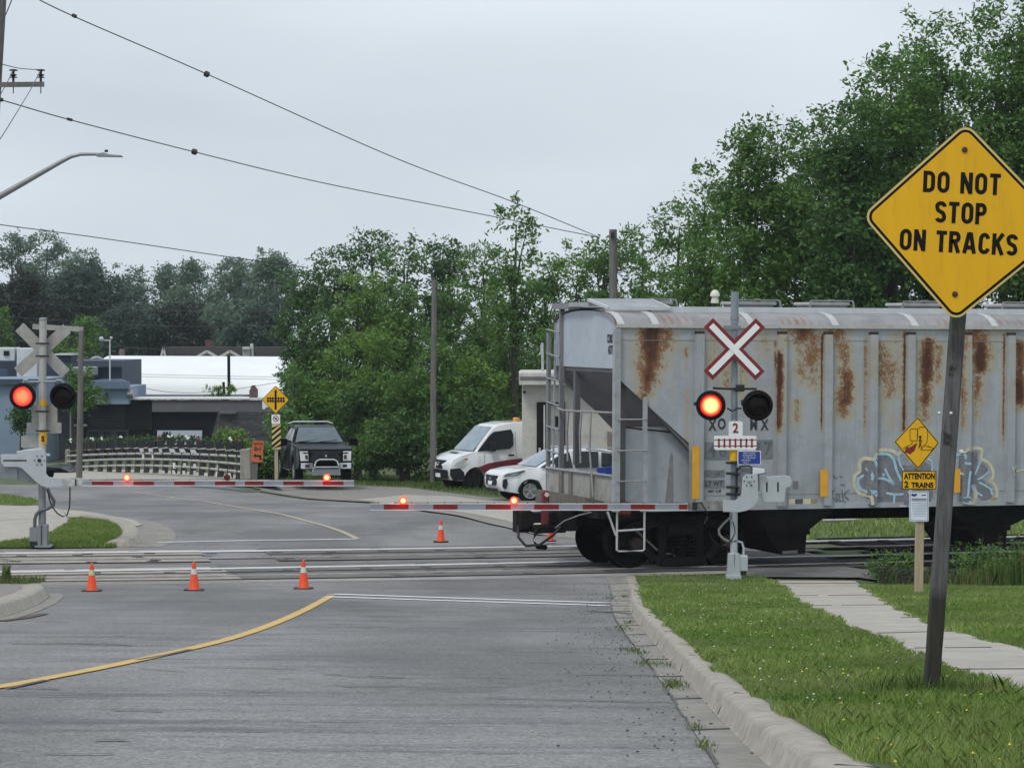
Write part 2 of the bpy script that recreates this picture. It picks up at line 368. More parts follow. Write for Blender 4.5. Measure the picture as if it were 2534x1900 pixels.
# pavement of the right footway
swl = [(1905, 1424), (1917, 1430), (1942, 1453), (2039, 1525), (2136, 1567), (2195, 1597), (2284, 1632), (2335, 1654), (2449, 1689), (2534, 1723), (2650, 1765), (2900, 1840)]
swr = [(2119, 1424), (2121, 1430), (2150, 1455), (2174, 1472), (2221, 1510), (2292, 1533), (2343, 1554), (2427, 1588), (2534, 1607), (2650, 1632), (2900, 1690)]
def vh(x, y): return kh(y) + .0
FL, SWL = xfit(gp(swl, .1), 6, 13.0, 48.3); FR_, SWR = xfit(gp(swr, .1), 6, 17.5, 48.3)
def swh(x, y): return max(.012, kh(y) * .92)
band('sidewalk', FL, lambda y: FR_(max(y, 17.6)) + max(0, 17.6 - y) * .2, 12.6, 48.3, lambda x, y: swh(x, y), CONC)
jb = MB()
for (yl, yr, wd) in ((1430, 1430, .05), (1476, 1474, .02), (1501, 1499, .012), (1532, 1531, .014), (1571, 1565, .014), (1608, 1606, .016), (1661, 1659, .016)):
    def xat(L, yy):
        for (x0, y0), (x1, y1) in zip(L[:-1], L[1:]):
            if min(y0, y1) <= yy <= max(y0, y1): return x0 + (x1 - x0) * (yy - y0) / (y1 - y0 + 1e-6)
        return L[-1][0]
    a, b = G(xat(swl, yl), yl, .1), G(xat(swr, yr), yr, .1)
    for k in range(8):
        if rnd.random() < .2 and wd < .03: continue
        p, q = a.lerp(b, k / 8), a.lerp(b, (k + 1) / 8)
        jb.bar((p.x, p.y, float(gz(p.y)) + swh(0, p.y) + .003), (q.x, q.y, float(gz(q.y)) + swh(0, q.y) + .003), wd, .004)
jo = jb.build('sidewalk_joints', CRACK); jo['kind'] = 'structure'
# grass verges (soil sheets; blades come later)
band('verge', lambda y: FK(y) + .15 + max(0, 19 - y) * .013, lambda y: FL(max(y, 13.1)) + max(0, 13.1 - y) * .1, 9.6, 49.0, lambda x, y: max(.014, kh(y) * .96), SOIL)
band('verge', lambda y: FR_(max(y, 17.6)) + max(0, 17.6 - y) * .2, lambda y: 26, 12, 47.3, lambda x, y: max(.016, kh(y) * .9), SOIL)

# ---- tracks: two rails per track follow the lines seen in the photograph
railB = [(-500, 1423), (0, 1415), (316, 1411), (700, 1405), (1100, 1400), (1415, 1394), (1850, 1381), (2200, 1372), (2534, 1364)]
railA = [(-500, 1374), (0, 1370), (316, 1367), (700, 1364), (1100, 1360), (1415, 1355), (1850, 1343), (2200, 1335), (2534, 1328)]
def rail_line(px):
    L = [(p.x, p.y) for p in (G(x, y, .02) for x, y in px)]
    a, b = np.array(L[0]), np.array(L[1]); d = (a - b) / np.linalg.norm(a - b); L = [tuple(a + d * 40)] + L
    a, b = np.array(L[-1]), np.array(L[-2 - 1]); d = (a - b) / np.linalg.norm(a - b); L = L + [tuple(a + d * 60)]
    return smooth(resample(L, 1.0), 40)
LB, LA = rail_line(railB), rail_line(railA)
i1 = min(range(len(LB)), key=lambda i: abs(proj((*LB[i], 0))[0] - 1415)); i2 = min(range(len(LB)), key=lambda i: abs(proj((*LB[i], 0))[0] - 2534) if LB[i][1] > 10 else 1e9)
d_ = np.array(LB[i2]) - np.array(LB[i1]); TH = math.atan2(d_[1], d_[0]); print('TRAIN THETA', math.degrees(TH))
G_ = 1.505
steel = M_('rail_steel', (.85, .87, .9), .5, .35, var=.06, vs=4)
rust_steel = M_('rail_rust', (.05, .038, .033), .8, 0, var=.3, vs=6, spec=.15)
dull_steel = M_('rail_dull', (.4, .38, .37), .45, .8, var=.3, vs=3)
def rail(name, pts, mat, label):
    head = strip(name, pts, -.05, .04, .038, mat, None); side = MB()
    fa = offset(pts, -.05); nf = len(fa); me0 = bpy.data.meshes.new('rail_head_side'); me0.from_pydata([(x, y, float(gz(y)) + .038) for x, y in fa] + [(x, y - .004, float(gz(y)) + .014) for x, y in fa], [], [(i, i + 1, nf + i + 1, nf + i) for i in range(nf - 1)]); me0.materials.append(mat); o0 = bpy.data.objects.new('rail_head_side', me0); COL.objects.link(o0); o0.parent = head
    a, b = offset(pts, -.036), offset(pts, .036); V = []; n = len(a)
    for L in (a, b):
        V += [(x, y, float(gz(y)) + .0335) for x, y in L] + [(x, y, float(gz(y)) - .1) for x, y in L]
    fs = [(i, i + 1, n + i + 1, n + i) for i in range(n - 1)] + [(2 * n + i, 2 * n + i + 1, 3 * n + i + 1, 3 * n + i) for i in range(n - 1)]
    me = bpy.data.meshes.new('rail_web'); me.from_pydata(V, [], fs); o = bpy.data.objects.new('rail_web', me); me.materials.append(rust_steel); COL.objects.link(o); o.parent = head
    tag(head, label, 'rail', 'rails across the road'); return head
LBn, LAn = offset(LB, -G_), offset(LA, -G_)
rail('rail', LB, steel, 'bright worn rail under the far wheels of the grey railcar')
rail('rail', LBn, dull_steel, 'dull rail nearest the viewer at the front edge of the crossing')
rail('rail', LA, steel, 'bright rail farthest from the viewer beside the far stop line')
rail('rail', LAn, dull_steel, 'dull rail of the far track between the two bright rails')
def clip(pts, x0, x1): return [p for p in pts if x0 <= p[0] <= x1]
XL, XP, XR = -60, -5.0, 6.3      # pale old timbers on the left, grey ones in the road, ballast beyond XR
for L, nm in ((LB, 'near'), (LA, 'far')):
    for (x0, x1, mt) in ((XL, XP, PANEL2), (XP - .2, XR, PANEL)):
        for o0, o1 in ((-G_ - .62, -G_ - .09), (-G_ + .11, -G_ + .6), (-.6, -.11), (.09, .62)):
            strip('crossing_timber', clip(L, x0, x1), o0, o1, .016 if mt is PANEL else .013, mt)
        strip('track_gap', clip(L, x0, x1), -G_ + .6, -.6, .008, ASPH if mt is PANEL else GRAVEL)
        for oc in (-G_ - .66, -G_ + .62, -.62, .66, -G_ + .075, -.075): strip('timber_joint', clip(L, x0, x1), oc - .03, oc + .03, .0195, CRACK)
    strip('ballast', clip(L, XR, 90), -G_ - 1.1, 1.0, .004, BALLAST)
    # bolt heads and worn slots in the timbers of the road part
bolts = MB()
for L in (LB, LA):
    for oc in (-G_ - .45, -G_ - .22, -G_ + .25, -G_ + .48, -.45, -.22, .3):
        pts = offset(L, oc)
        for k, (x, y) in enumerate(pts):
            if XP - 6 < x < XR and rnd.random() < .55:
                xx = x + rnd.uniform(-.3, .3); bolts.box(xx - .1, xx + .1, y - .03, y + .03, .018, .024)
bo = bolts.build('timber_bolts', CRACK); bo['kind'] = 'structure'
for L in (LB, LA):
    for k in range(0, 70):      # sleepers in the ballast
        q = clip(L, XR, 90)
        if k * 1 >= len(q): break
        c = Vector((*q[k], 0)); d = Vector((math.cos(TH), math.sin(TH), 0)); nn = Vector((-d.y, d.x, 0))
        if k == 0: tb = MB()
        tb.bar(c - nn * (G_ + .5) + Vector((0, 0, -.02)), c + nn * .5 + Vector((0, 0, -.02)), .22, .1)
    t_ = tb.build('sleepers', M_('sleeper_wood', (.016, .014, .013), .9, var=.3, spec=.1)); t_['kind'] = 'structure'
# concrete/asphalt lips beside the tracks
strip('track_lip', clip(LB, -30, 4.6), -G_ - 1.25, -G_ - .68, .003, M_('lip_concrete', (.3, .29, .28), .9, var=.2, vs=1.5, bump=.3))
strip('track_lip', clip(LB, -60, XP), -G_ - 1.7, -G_ - .7, .0045, GRAVEL)
strip('track_lip', clip(LA, -60, XP - 1), .6, 1.2, .0045, GRAVEL)
# path across the ballast at the right sidewalk
cpts = [G(1855, 1428), G(1830, 1400), G(1800, 1352), G(1850, 1338), G(2010, 1352), G(2125, 1395), G(2175, 1432), G(2195, 1442), G(2120, 1432)]
ground_poly('asphalt_apron', [(p.x, p.y) for p in (G(1850, 1429), G(1822, 1412), G(1900, 1408), G(2090, 1404), G(2150, 1412), G(2190, 1440), G(2125, 1431))], .021, M_('apron_asphalt', (.16, .155, .15), .9, var=.25, vs=3, bump=.5))
ground_poly('asphalt_apron', [(p.x, p.y) for p in (G(1800, 1396), G(1800, 1366), G(1890, 1366), G(1990, 1378), G(2060, 1386), G(2110, 1402), G(1900, 1405))], .0245, M_('apron_dark', (.09, .088, .088), .9, var=.3, vs=3, bump=.5))
ground_poly('asphalt_apron', [(p.x, p.y) for p in (G(1800, 1364), G(1800, 1348), G(1838, 1347), G(1900, 1353), G(1990, 1368))], .0255, CONC)

# ---- markings
def paint(name, px, wd, mat, h=.008, sm=6):
    L = smooth(resample(gp(px), .4), sm); strip(name, L, -wd / 2, wd / 2, h, mat)
paint('centre_line', [(-260, 1742), (-120, 1722), (6, 1701), (117, 1679), (263, 1652), (335, 1635), (405, 1621), (487, 1602), (554, 1586), (633, 1561), (700, 1535), (760, 1507), (800, 1485), (820, 1474)], .125, YEL)
paint('stop_line', [(822, 1470), (1150, 1481), (1470, 1491), (1500, 1492)], .26, WHT, .0085, 0)
paint('stop_line', [(812, 1477), (1150, 1488), (1475, 1498), (1500, 1499)], .24, WHT, .0085, 0)
paint('stop_line', [(392, 1342), (600, 1338), (880, 1334)], .22, M_('road_paint_grey', (.5, .53, .53), .7, dirt=(.24, .24, .25), dirt_amt=.7), .0085, 0)
paint('centre_line', [(330, 1217), (420, 1229), (506, 1241), (633, 1262), (728, 1281), (823, 1307), (865, 1323), (884, 1334)], .13, WORN)
# tar seams and cracks across the asphalt
ck = [([(1200, 1612), (1330, 1613), (1480, 1616), (1572, 1617)], .012), ([(1440, 1670), (1620, 1671)], .014), ([(1290, 1641), (1540, 1643)], .01), ([(1200, 1728), (1400, 1732), (1520, 1736), (1660, 1738)], .014),
      ([(340, 1634), (420, 1621), (470, 1608)], .02), ([(320, 1576), (400, 1573), (480, 1577)], .012), ([(150, 1633), (240, 1634)], .012),
      ([(1450, 1512), (1520, 1514), (1562, 1520)], .05), ([(0, 1722), (120, 1727), (300, 1726)], .01), ([(620, 1570), (700, 1572)], .02), ([(20, 1705), (115, 1684)], .02), ([(770, 1422), (830, 1421)], .012), ([(345, 1655), (460, 1663)], .010)]
for pts, wd in ck: paint('asphalt_crack', pts, wd * 2.6, CRACKM, .009, 2)
rk = random.Random(21)
for _ in range(26):
    y = rk.uniform(1505, 1880); x = rk.uniform(-40, 1500 + (y - 1500) * .5); L = rk.uniform(60, 300); n = 5
    P = [(x + L * k / n, y + L * k / n * rk.uniform(-.01, .03) + rk.uniform(-1, 1)) for k in range(n + 1)]
    if P[-1][0] > 1500 + (y - 1500) * .55: continue
    paint('asphalt_crack', P, rk.uniform(.012, .05), CRACKM, .0085, 2)
for (x0, y0, L, hh) in ((880, 1520, 150, 30), (300, 1590, 240, 16), (1040, 1690, 320, 22), (560, 1800, 260, 24), (150, 1800, 200, 14)):
    ground_poly('asphalt_patch', gp([(x0 + L * math.cos(t) * (1 + .25 * math.sin(3 * t + x0)), y0 + hh * math.sin(t) * (1 + .3 * math.sin(2 * t + y0))) for t in np.linspace(0, 2 * math.pi, 15)[:-1]]), .0045, OIL)
# grit and gravel by the gutter
gm = MB()
for _ in range(520):
    i = rnd.randrange(2, len(GU) - 8); x, y = GU[i]; s_ = rnd.uniform(.003, .008); x += rnd.gauss(-.12, .28); y += rnd.uniform(-.3, .3); z = float(gz(y)) + .006
    gm.box(x - s_, x + s_, y - s_, y + s_, z, z + s_)
g_ = gm.build('loose_gravel', M_('grit', (.12, .115, .105), .9, var=.5, vs=20)); g_['kind'] = 'stuff'

# ---- left side: near-left kerb stub, island beyond the tracks, paths
lk = [(-160, 1555), (-60, 1538), (0, 1528), (50, 1512), (95, 1494), (119, 1476), (112, 1468)]
LK = smooth(resample(gp(lk), .3), 2)
_kh = kh
def kh(y): return .14 * float(np.clip((46.0 - y) / .5, .12, 1))
kerb_mesh('kerb', LK, offset(LK, .32)); 
strip('gutter', LK, -.22, -.03, .006, GUTTER)
LV = [(x, y) for x, y in offset(LK, .3)] + [(G(90, 1462).x, G(90, 1458).y), (-25, 44.6), (-25, LK[0][1] - 6)]
ground_poly('verge', [p for p in LV], .1, GRAVEL, step=1)
paint('drain_grate', [(5, 1537), (60, 1530), (110, 1519)], .12, M_('iron_grate', (.11, .075, .06), .8, .3, var=.5, vs=20, sc=(8, 1, 1)), .0095, 0)
isl = [(312, 1353), (345, 1340), (352, 1325), (338, 1306), (300, 1290), (240, 1283), (180, 1281), (165, 1284)]
IS = smooth(resample(gp(isl), .3), 3)
def kh(y): return .10
kerb_mesh('kerb', IS[:-2], offset(IS, .35)[:-2])
kerb_out = offset(IS, -.05)
strip('gutter', IS, -.7, 0, .006, GUTTER)
ISI = offset(IS, .3)
iv = gp([(292, 1352), (326, 1340), (334, 1326), (322, 1311), (292, 1298), (240, 1291), (198, 1287), (176, 1289), (168, 1300), (128, 1322), (70, 1338), (-40, 1353), (-200, 1356), (-200, 1362), (0, 1357), (160, 1357), (280, 1356)])
ground_poly('verge', iv, .022, SOIL, step=.8); ISLAND = iv
ground_poly('sidewalk', gp([(-300, 1352), (-40, 1350), (70, 1336), (128, 1320), (165, 1296), (168, 1286), (150, 1262), (100, 1252), (0, 1248), (-300, 1240)]), .02, CONC, step=1)
GRL = gp([(-300, 1244), (0, 1251), (60, 1253), (97, 1251), (90, 1238), (40, 1229), (0, 1224), (-300, 1215)])
ground_poly('verge', GRL, .03, SOIL, step=1)
ground_poly('sidewalk', gp([(150, 1262), (200, 1266), (262, 1276), (330, 1288), (352, 1300), (340, 1304), (250, 1284), (168, 1282)]), .024, CONC, step=1)
# far side: bridge footway slab, driveway, gravel shoulder
ground_poly('sidewalk', gp([(130, 1199), (300, 1196), (600, 1203), (700, 1216), (640, 1190), (607, 1186), (380, 1170), (160, 1171), (135, 1176)]), .16, CONC, step=2)
ground_poly('gravel_shoulder', gp([(640, 1214), (760, 1233), (930, 1243), (1060, 1265), (1210, 1295), (1330, 1322), (1560, 1350), (1900, 1352), (1560, 1262), (1330, 1240), (1130, 1222), (1010, 1207), (880, 1202), (700, 1198)]), .006, GRAVEL, step=2)
ground_poly('driveway', gp([(880, 1236), (1000, 1225), (1120, 1228), (1330, 1246), (1560, 1290), (1560, 1330), (1330, 1307), (1210, 1280), (1060, 1256)]), .011, CONC, step=2)
paint('road_edge', [(630, 1206), (760, 1231), (930, 1243), (1060, 1264), (1210, 1293), (1330, 1321)], .25, GUTTER, .015, 3)
paint('asphalt_patch', [(455, 1203), (520, 1206), (600, 1214), (625, 1218)], .5, M_('old_tar', (.09, .088, .085), .9, var=.4, vs=2), .012, 1)
GRF = gp([(680, 1196), (880, 1198), (1010, 1204), (1130, 1219), (1330, 1236), (1330, 1180), (680, 1176)])
GRT = gp([(1560, 1334), (2700, 1322), (2800, 1280), (1560, 1282)])
def kh(y): return _kh(y)
# ================================================================== HOPPER RAILCAR
nT = Vector((-math.sin(TH), math.cos(TH), 0)); uT = Vector((math.cos(TH), math.sin(TH), 0))
kB = min(range(len(LB)), key=lambda i: abs(proj((*LB[i], 0))[0] - 1600)); P0 = Vector((*LB[kB], 0)) - nT * (G_ / 2)
sideP = P0 - nT * 1.6
c0 = onplane(1526, 850, sideP, nT); tt = (c0 - sideP).dot(uT)
ORG = P0 + uT * tt; ORG.z = .03
TM = Matrix.Translation(ORG) @ Matrix.Rotation(TH, 4, 'Z'); TI = TM.inverted()
print('TRAIN ORG', ORG, 'far corner px', proj(TM @ Vector((0, 1.6, 3.6))), 'near corner', proj(TM @ Vector((0, -1.6, 4.3))), proj(TM @ Vector((7, -1.6, 4.3))), proj(TM @ Vector((7, -1.6, 1.13))), proj(TM @ Vector((.5, -1.6, 1.13))))
def SP(px, py, y=-1.6):      # photograph point on the near side sheet -> (t, z)
    q = TI @ onplane(px, py, TM @ Vector((0, y, 0)), nT); return q.x, q.z
LEN = 16.2
grey = (.385, .41, .445)
def mat_side():
    m, nt, p = newmat('railcar_grey_rusty')
    a = N(nt, 'ShaderNodeAttribute', attribute_name='rust')
    n1 = noise(nt, 2.2, 8, .72); n2 = noise(nt, 14, 6, .75); n3 = noise(nt, 1.2, 6, .65, (5, 5, .5)); n4 = noise(nt, 30, 4, .7)
    pale = mixc(nt, ramp(nt, n3, .35, .7), grey, (.45, .47, .49)); pale = mixc(nt, ramp(nt, n1, .45, .78), pale, (.29, .31, .335))
    def math_(op, x, y):
        q = N(nt, 'ShaderNodeMath', operation=op)
        for i, v in enumerate((x, y)):
            if hasattr(v, 'is_output'): nt.links.new(v, q.inputs[i])
            else: q.inputs[i].default_value = v
        return q.outputs[0]
    # speckled edge: attribute + noise
    e = math_('ADD', a.outputs['Fac'], math_('MULTIPLY', math_('SUBTRACT', n2, .5), 1.7)); e = math_('ADD', e, math_('MULTIPLY', math_('SUBTRACT', n1, .5), .9))
    e = math_('ADD', e, math_('MULTIPLY', math_('SUBTRACT', n4, .5), .9)); m1 = ramp(nt, e, .46, .72); m1 = math_('MULTIPLY', m1, ramp(nt, a.outputs['Fac'], .03, .16))
    stain = ramp(nt, math_('ADD', a.outputs['Fac'], math_('MULTIPLY', math_('SUBTRACT', n1, .5), .7)), .05, .4)
    o = mixc(nt, math_('MULTIPLY', stain, .75), pale, (.43, .375, .25))
    rc = mixc(nt, ramp(nt, n4, .3, .7), (.10, .032, .014), (.30, .12, .04)); rc = mixc(nt, ramp(nt, n2, .52, .72), rc, (.42, .24, .10))
    dk = math_('ADD', a.outputs['Fac'], math_('MULTIPLY', math_('SUBTRACT', n1, .5), 1.3)); rc = mixc(nt, ramp(nt, dk, .75, 1.1), rc, (.075, .026, .014))
    o = mixc(nt, m1, o, rc)
    gx = N(nt, 'ShaderNodeTexCoord'); sz = N(nt, 'ShaderNodeSeparateXYZ'); nt.links.new(gx.outputs['Object'], sz.inputs[0]); gr_ = N(nt, 'ShaderNodeMapRange'); nt.links.new(sz.outputs['Z'], gr_.inputs[0])
    gr_.inputs[1].default_value = 2.3; gr_.inputs[2].default_value = 1.1; gr_.inputs[3].default_value = 0; gr_.inputs[4].default_value = .55
    o = mixc(nt, math_('MULTIPLY', gr_.outputs[0], ramp(nt, noise(nt, 2.6, 7, .7, (3, 3, .5)), .42, .66)), o, (.235, .23, .225))
    o = mixc(nt, math_('MULTIPLY', ramp(nt, noise(nt, 3, 7, .75, (6, 6, .22)), .55, .68), .5), o, (.27, .255, .235))
    nt.links.new(o, p.inputs['Base Color']); p.inputs['Roughness'].default_value = .62; p.inputs['Specular IOR Level'].default_value = .4
    bumpto(nt, n1, p, .25, .03); return m
RS = mat_side()
GREY = M_('railcar_grey', grey, .6, var=.1, vs=1.5, dirt=(.2, .15, .11), dirt_amt=.35, bump=.1)
GREYD = M_('railcar_grey_dark', (.23, .235, .245), .7, var=.15, vs=1.2, dirt=(.07, .06, .055), dirt_amt=.6)
UND = M_('undercarriage_black', (.009, .0085, .009), .75, var=.4, vs=4, dirt=(.045, .032, .024), dirt_amt=.6, spec=.2)
BAYM = M_('hopper_bay_dark', (.03, .032, .034), .8, var=.3, vs=2, dirt=(.012, .011, .011), dirt_amt=.7, spec=.15)
GALV = M_('galvanised', (.42, .44, .46), .42, .5, var=.12, vs=5)
WHEEL = M_('wheel_steel', (.012, .009, .008), .6, .2, var=.3, vs=6, spec=.2)
RAILW = M_('handrail_grey', (.30, .31, .32), .6, var=.2, vs=6, dirt=(.12, .06, .04), dirt_amt=.7)
car = thing('hopper_railcar', 'grey covered hopper railcar streaked with rust standing across the road on the tracks', 'railcar', TM)
SIL, EAV = 1.13, 4.36
# rust patches given where the photograph shows them on the near side
patches = [(1612, 818, 900, 30, 1.15), (1606, 850, 935, 24, .95), (1600, 930, 960, 16, .9), (1592, 950, 982, 13, .8), (1575, 830, 930, 12, .35), (1645, 822, 850, 22, .75),
           (1760, 840, 920, 18, .45), (1800, 900, 945, 14, .55), (1835, 880, 960, 14, .5), (1895, 830, 870, 20, .4), (1884, 970, 1010, 12, .4),
           (2008, 830, 890, 22, .75), (1985, 860, 930, 18, .55), (2015, 900, 950, 20, .6), (1972, 995, 1030, 14, .55), (1985, 815, 835, 40, .8), (2070, 815, 830, 30, .7),
           (2090, 850, 920, 18, .65), (2096, 925, 985, 17, .95), (2086, 965, 1015, 22, .75), (2182, 850, 930, 26, .65), (2205, 900, 970, 22, .6), (2190, 960, 1010, 14, .4), (2200, 1025, 1045, 16, .35), (2215, 830, 870, 16, .4),
           (2296, 845, 930, 17, 1.15), (2290, 900, 985, 15, .95), (2286, 980, 1030, 14, .6), (2320, 860, 930, 14, .7),
           (2420, 815, 850, 30, .85), (2426, 845, 905, 18, 1.3), (2420, 900, 975, 13, .75), (2415, 980, 1020, 9, .45), (2450, 860, 900, 14, .45), (2524, 850, 990, 16, .95), (2512, 900, 1000, 14, .6), (2580, 850, 970, 18, .8), (2680, 840, 980, 18, .8), (2800, 840, 980, 22, .8),
           (1926, 880, 945, 6, .95), (1928, 960, 1040, 7, 1.0), (1919, 850, 900, 4, .9), (2034, 835, 1040, 3.5, 1.05), (2141, 840, 1060, 3.5, .85), (2166, 835, 1030, 3.5, 1.0), (2238, 830, 1050, 5, 1.35), (2386, 830, 1040, 6, 1.0), (2484, 835, 1070, 4, .95), (1698, 860, 900, 6, .5), (1700, 970, 1110, 7, .35), (1650, 880, 900, 8, .3), (1665, 940, 960, 6, .3)]
PT = []
for px, y0, y1, hw, a in patches:
    t0, z0 = SP(px, y0); t1, z1 = SP(px, y1); ta, _ = SP(px + hw, y0); PT.append((t0, z0, z1, (ta - t0) * (1.3 if hw > 8 else 1), min(a, 1.02)))
def rust_at(t, z):
    r = np.zeros_like(t)
    for t0, z0, z1, hw, a in PT:
        dz = np.where(z > z0, (z - z0) / .10, np.where(z < z1, (z1 - z) / .22, 0)); dt = (t - t0) / hw
        r = np.maximum(r, a * np.exp(-np.abs(dt) ** 1.7 * .9 - dz ** 2))
    return r
def add_attr(o, name, vals):
    a = o.data.color_attributes.new(name, 'FLOAT_COLOR', 'POINT'); v = np.asarray(vals, np.float32)
    a.data.foreach_set('color', np.stack([v, v, v, np.ones_like(v)], 1).ravel())
def attr_from_geo(o):
    n = len(o.data.vertices); c = np.zeros(n * 3, np.float32); o.data.vertices.foreach_get('co', c); c = c.reshape(-1, 3); add_attr(o, 'rust', rust_at(c[:, 0], c[:, 2]))
# near side sheet: cut diagonally at the end
tA, zA = SP(1529, 936); tB, zB = SP(1705, 1097)
def side_y(z): return -1.6 + 0 * z
mb = MB(TM); nu, nv = 420, 90
V = []; Fc = []
for i in range(nu + 1):
    t = LEN * i / nu
    zl = SIL
    if t < tB: zl = zA + (zB - zA) * max(0, t - tA) / (tB - tA) if t > tA else zA
    if t > LEN - tB: tt_ = LEN - t; zl = zA + (zB - zA) * max(0, tt_ - tA) / (tB - tA) if tt_ > tA else zA
    for j in range(nv + 1): z = zl + (EAV - zl) * j / nv; V.append((t, -1.6, z))
Fc = [(i * (nv + 1) + j, (i + 1) * (nv + 1) + j, (i + 1) * (nv + 1) + j + 1, i * (nv + 1) + j + 1) for i in range(nu) for j in range(nv)]
mb.add(V, Fc); side = mb.build('side_panel', RS, car); attr_from_geo(side)
sol = side.modifiers.new('thick', 'SOLIDIFY'); sol.thickness = .02; sol.offset = 0
MB(TM).prism([(0, zA), (tB, zB), (tB, SIL), (LEN - tB, SIL), (LEN - tB, zB), (LEN, zA), (LEN, EAV), (0, EAV)], 'y', 1.58, 1.61).build('side_panel', GREY, car)
# horizontal seam near the top, sill channel, eave angle
sm_ = MB(TM); z1 = SP(1600, 842)[1]; sm_.box(.05, LEN, -1.613, -1.609, z1 - .006, z1 + .006); sm_.box(tB + .1, LEN - tB, -1.613, -1.609, SIL + .2, SIL + .212); sm_.build('panel_seam', GREYD, car)
MB(TM).box(-.02, LEN + .02, -1.66, -1.585, EAV - .035, EAV + .03).build('eave_angle', M_('railcar_pale_grey', (.5, .5, .48), .6, var=.1, dirt=(.45, .2, .08), dirt_amt=.6), car)
MB(TM).box(tB - .9, LEN - tB + .9, -1.63, -1.52, SIL - .06, SIL + .03).build('side_sill', GREY, car)
# side posts
for px in (1728, 1932, 2046, 2158, 2250, 2390, 2498, 2640, 2750, 2890, 3010):
    t = SP(px, 1000)[0]
    if t > LEN - .3: break
    m = MB(TM); hw = .075
    for k in range(40):
        za, zb = SIL - .0 + (4.22 - SIL) * k / 40, SIL + (4.22 - SIL) * (k + 1) / 40
        m.add([(t - hw, -1.69, za), (t + hw, -1.69, za), (t + hw, -1.69, zb), (t - hw, -1.69, zb)], [(0, 1, 2, 3)])
        m.add([(t - hw, -1.61, za), (t - hw, -1.69, za), (t - hw, -1.69, zb), (t - hw, -1.61, zb)], [(0, 1, 2, 3)]); m.add([(t + hw, -1.69, za), (t + hw, -1.61, za), (t + hw, -1.61, zb), (t + hw, -1.69, zb)], [(0, 1, 2, 3)])
    m.add([(t - hw, -1.69, SIL), (t + hw, -1.69, SIL), (t + hw, -1.61, SIL), (t - hw, -1.61, SIL)], [(0, 1, 2, 3)])
    p_ = m.build('side_post', RS, car); n = len(p_.data.vertices); c = np.zeros(n * 3, np.float32); p_.data.vertices.foreach_get('co', c); c = c.reshape(-1, 3); add_attr(p_, 'rust', rust_at(c[:, 0] + .02, c[:, 2]) * (.55 if px != 1932 else 1.3))
    cap = MB(TM); cap.box(t - hw * 1.1, t + hw * 1.1, -1.68, -1.61, 4.22, 4.27); c_ = cap.build('cap', M_('rust_dark', (.06, .03, .022), .9, var=.4, vs=9) if px == 1728 else bpy.data.materials['rust_dark'], p_)
# roof: curved sheet, running boards, brackets
def roofz(y): return EAV + .30 * math.sqrt(max(0, 1 - (abs(y) / 1.62) ** 2.3))
def mat_roof():
    m, nt, p = newmat('roof_corrugated_grey')
    t = N(nt, 'ShaderNodeTexCoord'); wv = N(nt, 'ShaderNodeTexWave', Scale=2.2, Distortion=.6); wv.bands_direction = 'X'; wv.inputs['Detail'].default_value = 2
    nt.links.new(t.outputs['Object'], wv.inputs[0]); n1 = noise(nt, .9, 5, .6, (1, 1, 1)); b = mixc(nt, ramp(nt, noise(nt, 3, 5), .3, .7), (.21, .21, .215), (.31, .31, .32))
    mk = N(nt, 'ShaderNodeMath', operation='MULTIPLY'); nt.links.new(ramp(nt, n1, .5, .68), mk.inputs[0]); nt.links.new(ramp(nt, wv.outputs['Fac'], .3, .7), mk.inputs[1])
    o = mixc(nt, mk.outputs[0], b, (.25, .12, .06)); nt.links.new(o, p.inputs['Base Color']); p.inputs['Roughness'].default_value = .6; bumpto(nt, wv.outputs['Fac'], p, .25, .02); return m
MB(TM).grid(lambda a, b: (-.06 + (LEN + .12) * a, -1.62 + 3.24 * b, roofz(-1.62 + 3.24 * b)), 60, 28).build('roof', mat_roof(), car, smooth=True)
RB = GALV
for s_ in (-1, 1):
    m = MB(TM); y0, y1 = s_ * .55, s_ * .98; m.box(.9 if s_ < 0 else .1, LEN - .1, min(y0, y1), max(y0, y1), 4.69, 4.705)
    m.box(.9 if s_ < 0 else .1, LEN - .1, s_ * .98 - .03, s_ * .98 + .03, 4.605, 4.70); m.build('running_board', bpy.data.materials.get('galvanised_bright') or M_('galvanised_bright', (.6, .62, .64), .4, .3, var=.1), car)
CBK_ = M_('bracket_pale', (.46, .47, .48), .6, var=.1)
for px in (1535, 1621, 1858, 2066, 2263, 2460, 2660, 2860, 3060):
    t = SP(px, 800)[0]
    if t > LEN - .2: break
    MB(TM).prism([(-1.66, EAV + .02), (-1.5, EAV - .02), (-1.0, 4.54), (-1.0, 4.62), (-1.3, 4.585), (-1.52, 4.49)], 'x', t - .065, t + .065).build('roof_bracket', CBK_, car)
# grated end platform on the roof, cross walk
m = MB(TM)
for k in range(15): y = -1.02 + 0; m.bar((.12 + k * .075 + .0, -1.02, 4.68), (-.02 + k * .075, -.50, 4.80), .02, .02)
m.bar((.06, -1.04, 4.67), (1.25, -1.04, 4.67), .04, .06); m.bar((-.12, -.48, 4.82), (1.1, -.48, 4.82), .04, .05); m.bar((.06, -1.04, 4.67), (-.12, -.48, 4.82), .05, .05); m.bar((1.25, -1.04, 4.67), (1.1, -.48, 4.82), .05, .05)
m.build('roof_grating', bpy.data.materials['galvanised_bright'], car)
MB(TM).box(-.12, .12, -.5, .55, 4.70, 4.78).build('cross_walk', GALV, car)
MB(TM).box(-.1, .14, .6, 1.5, 4.66, 4.76).build('cross_walk', GREYD, car)
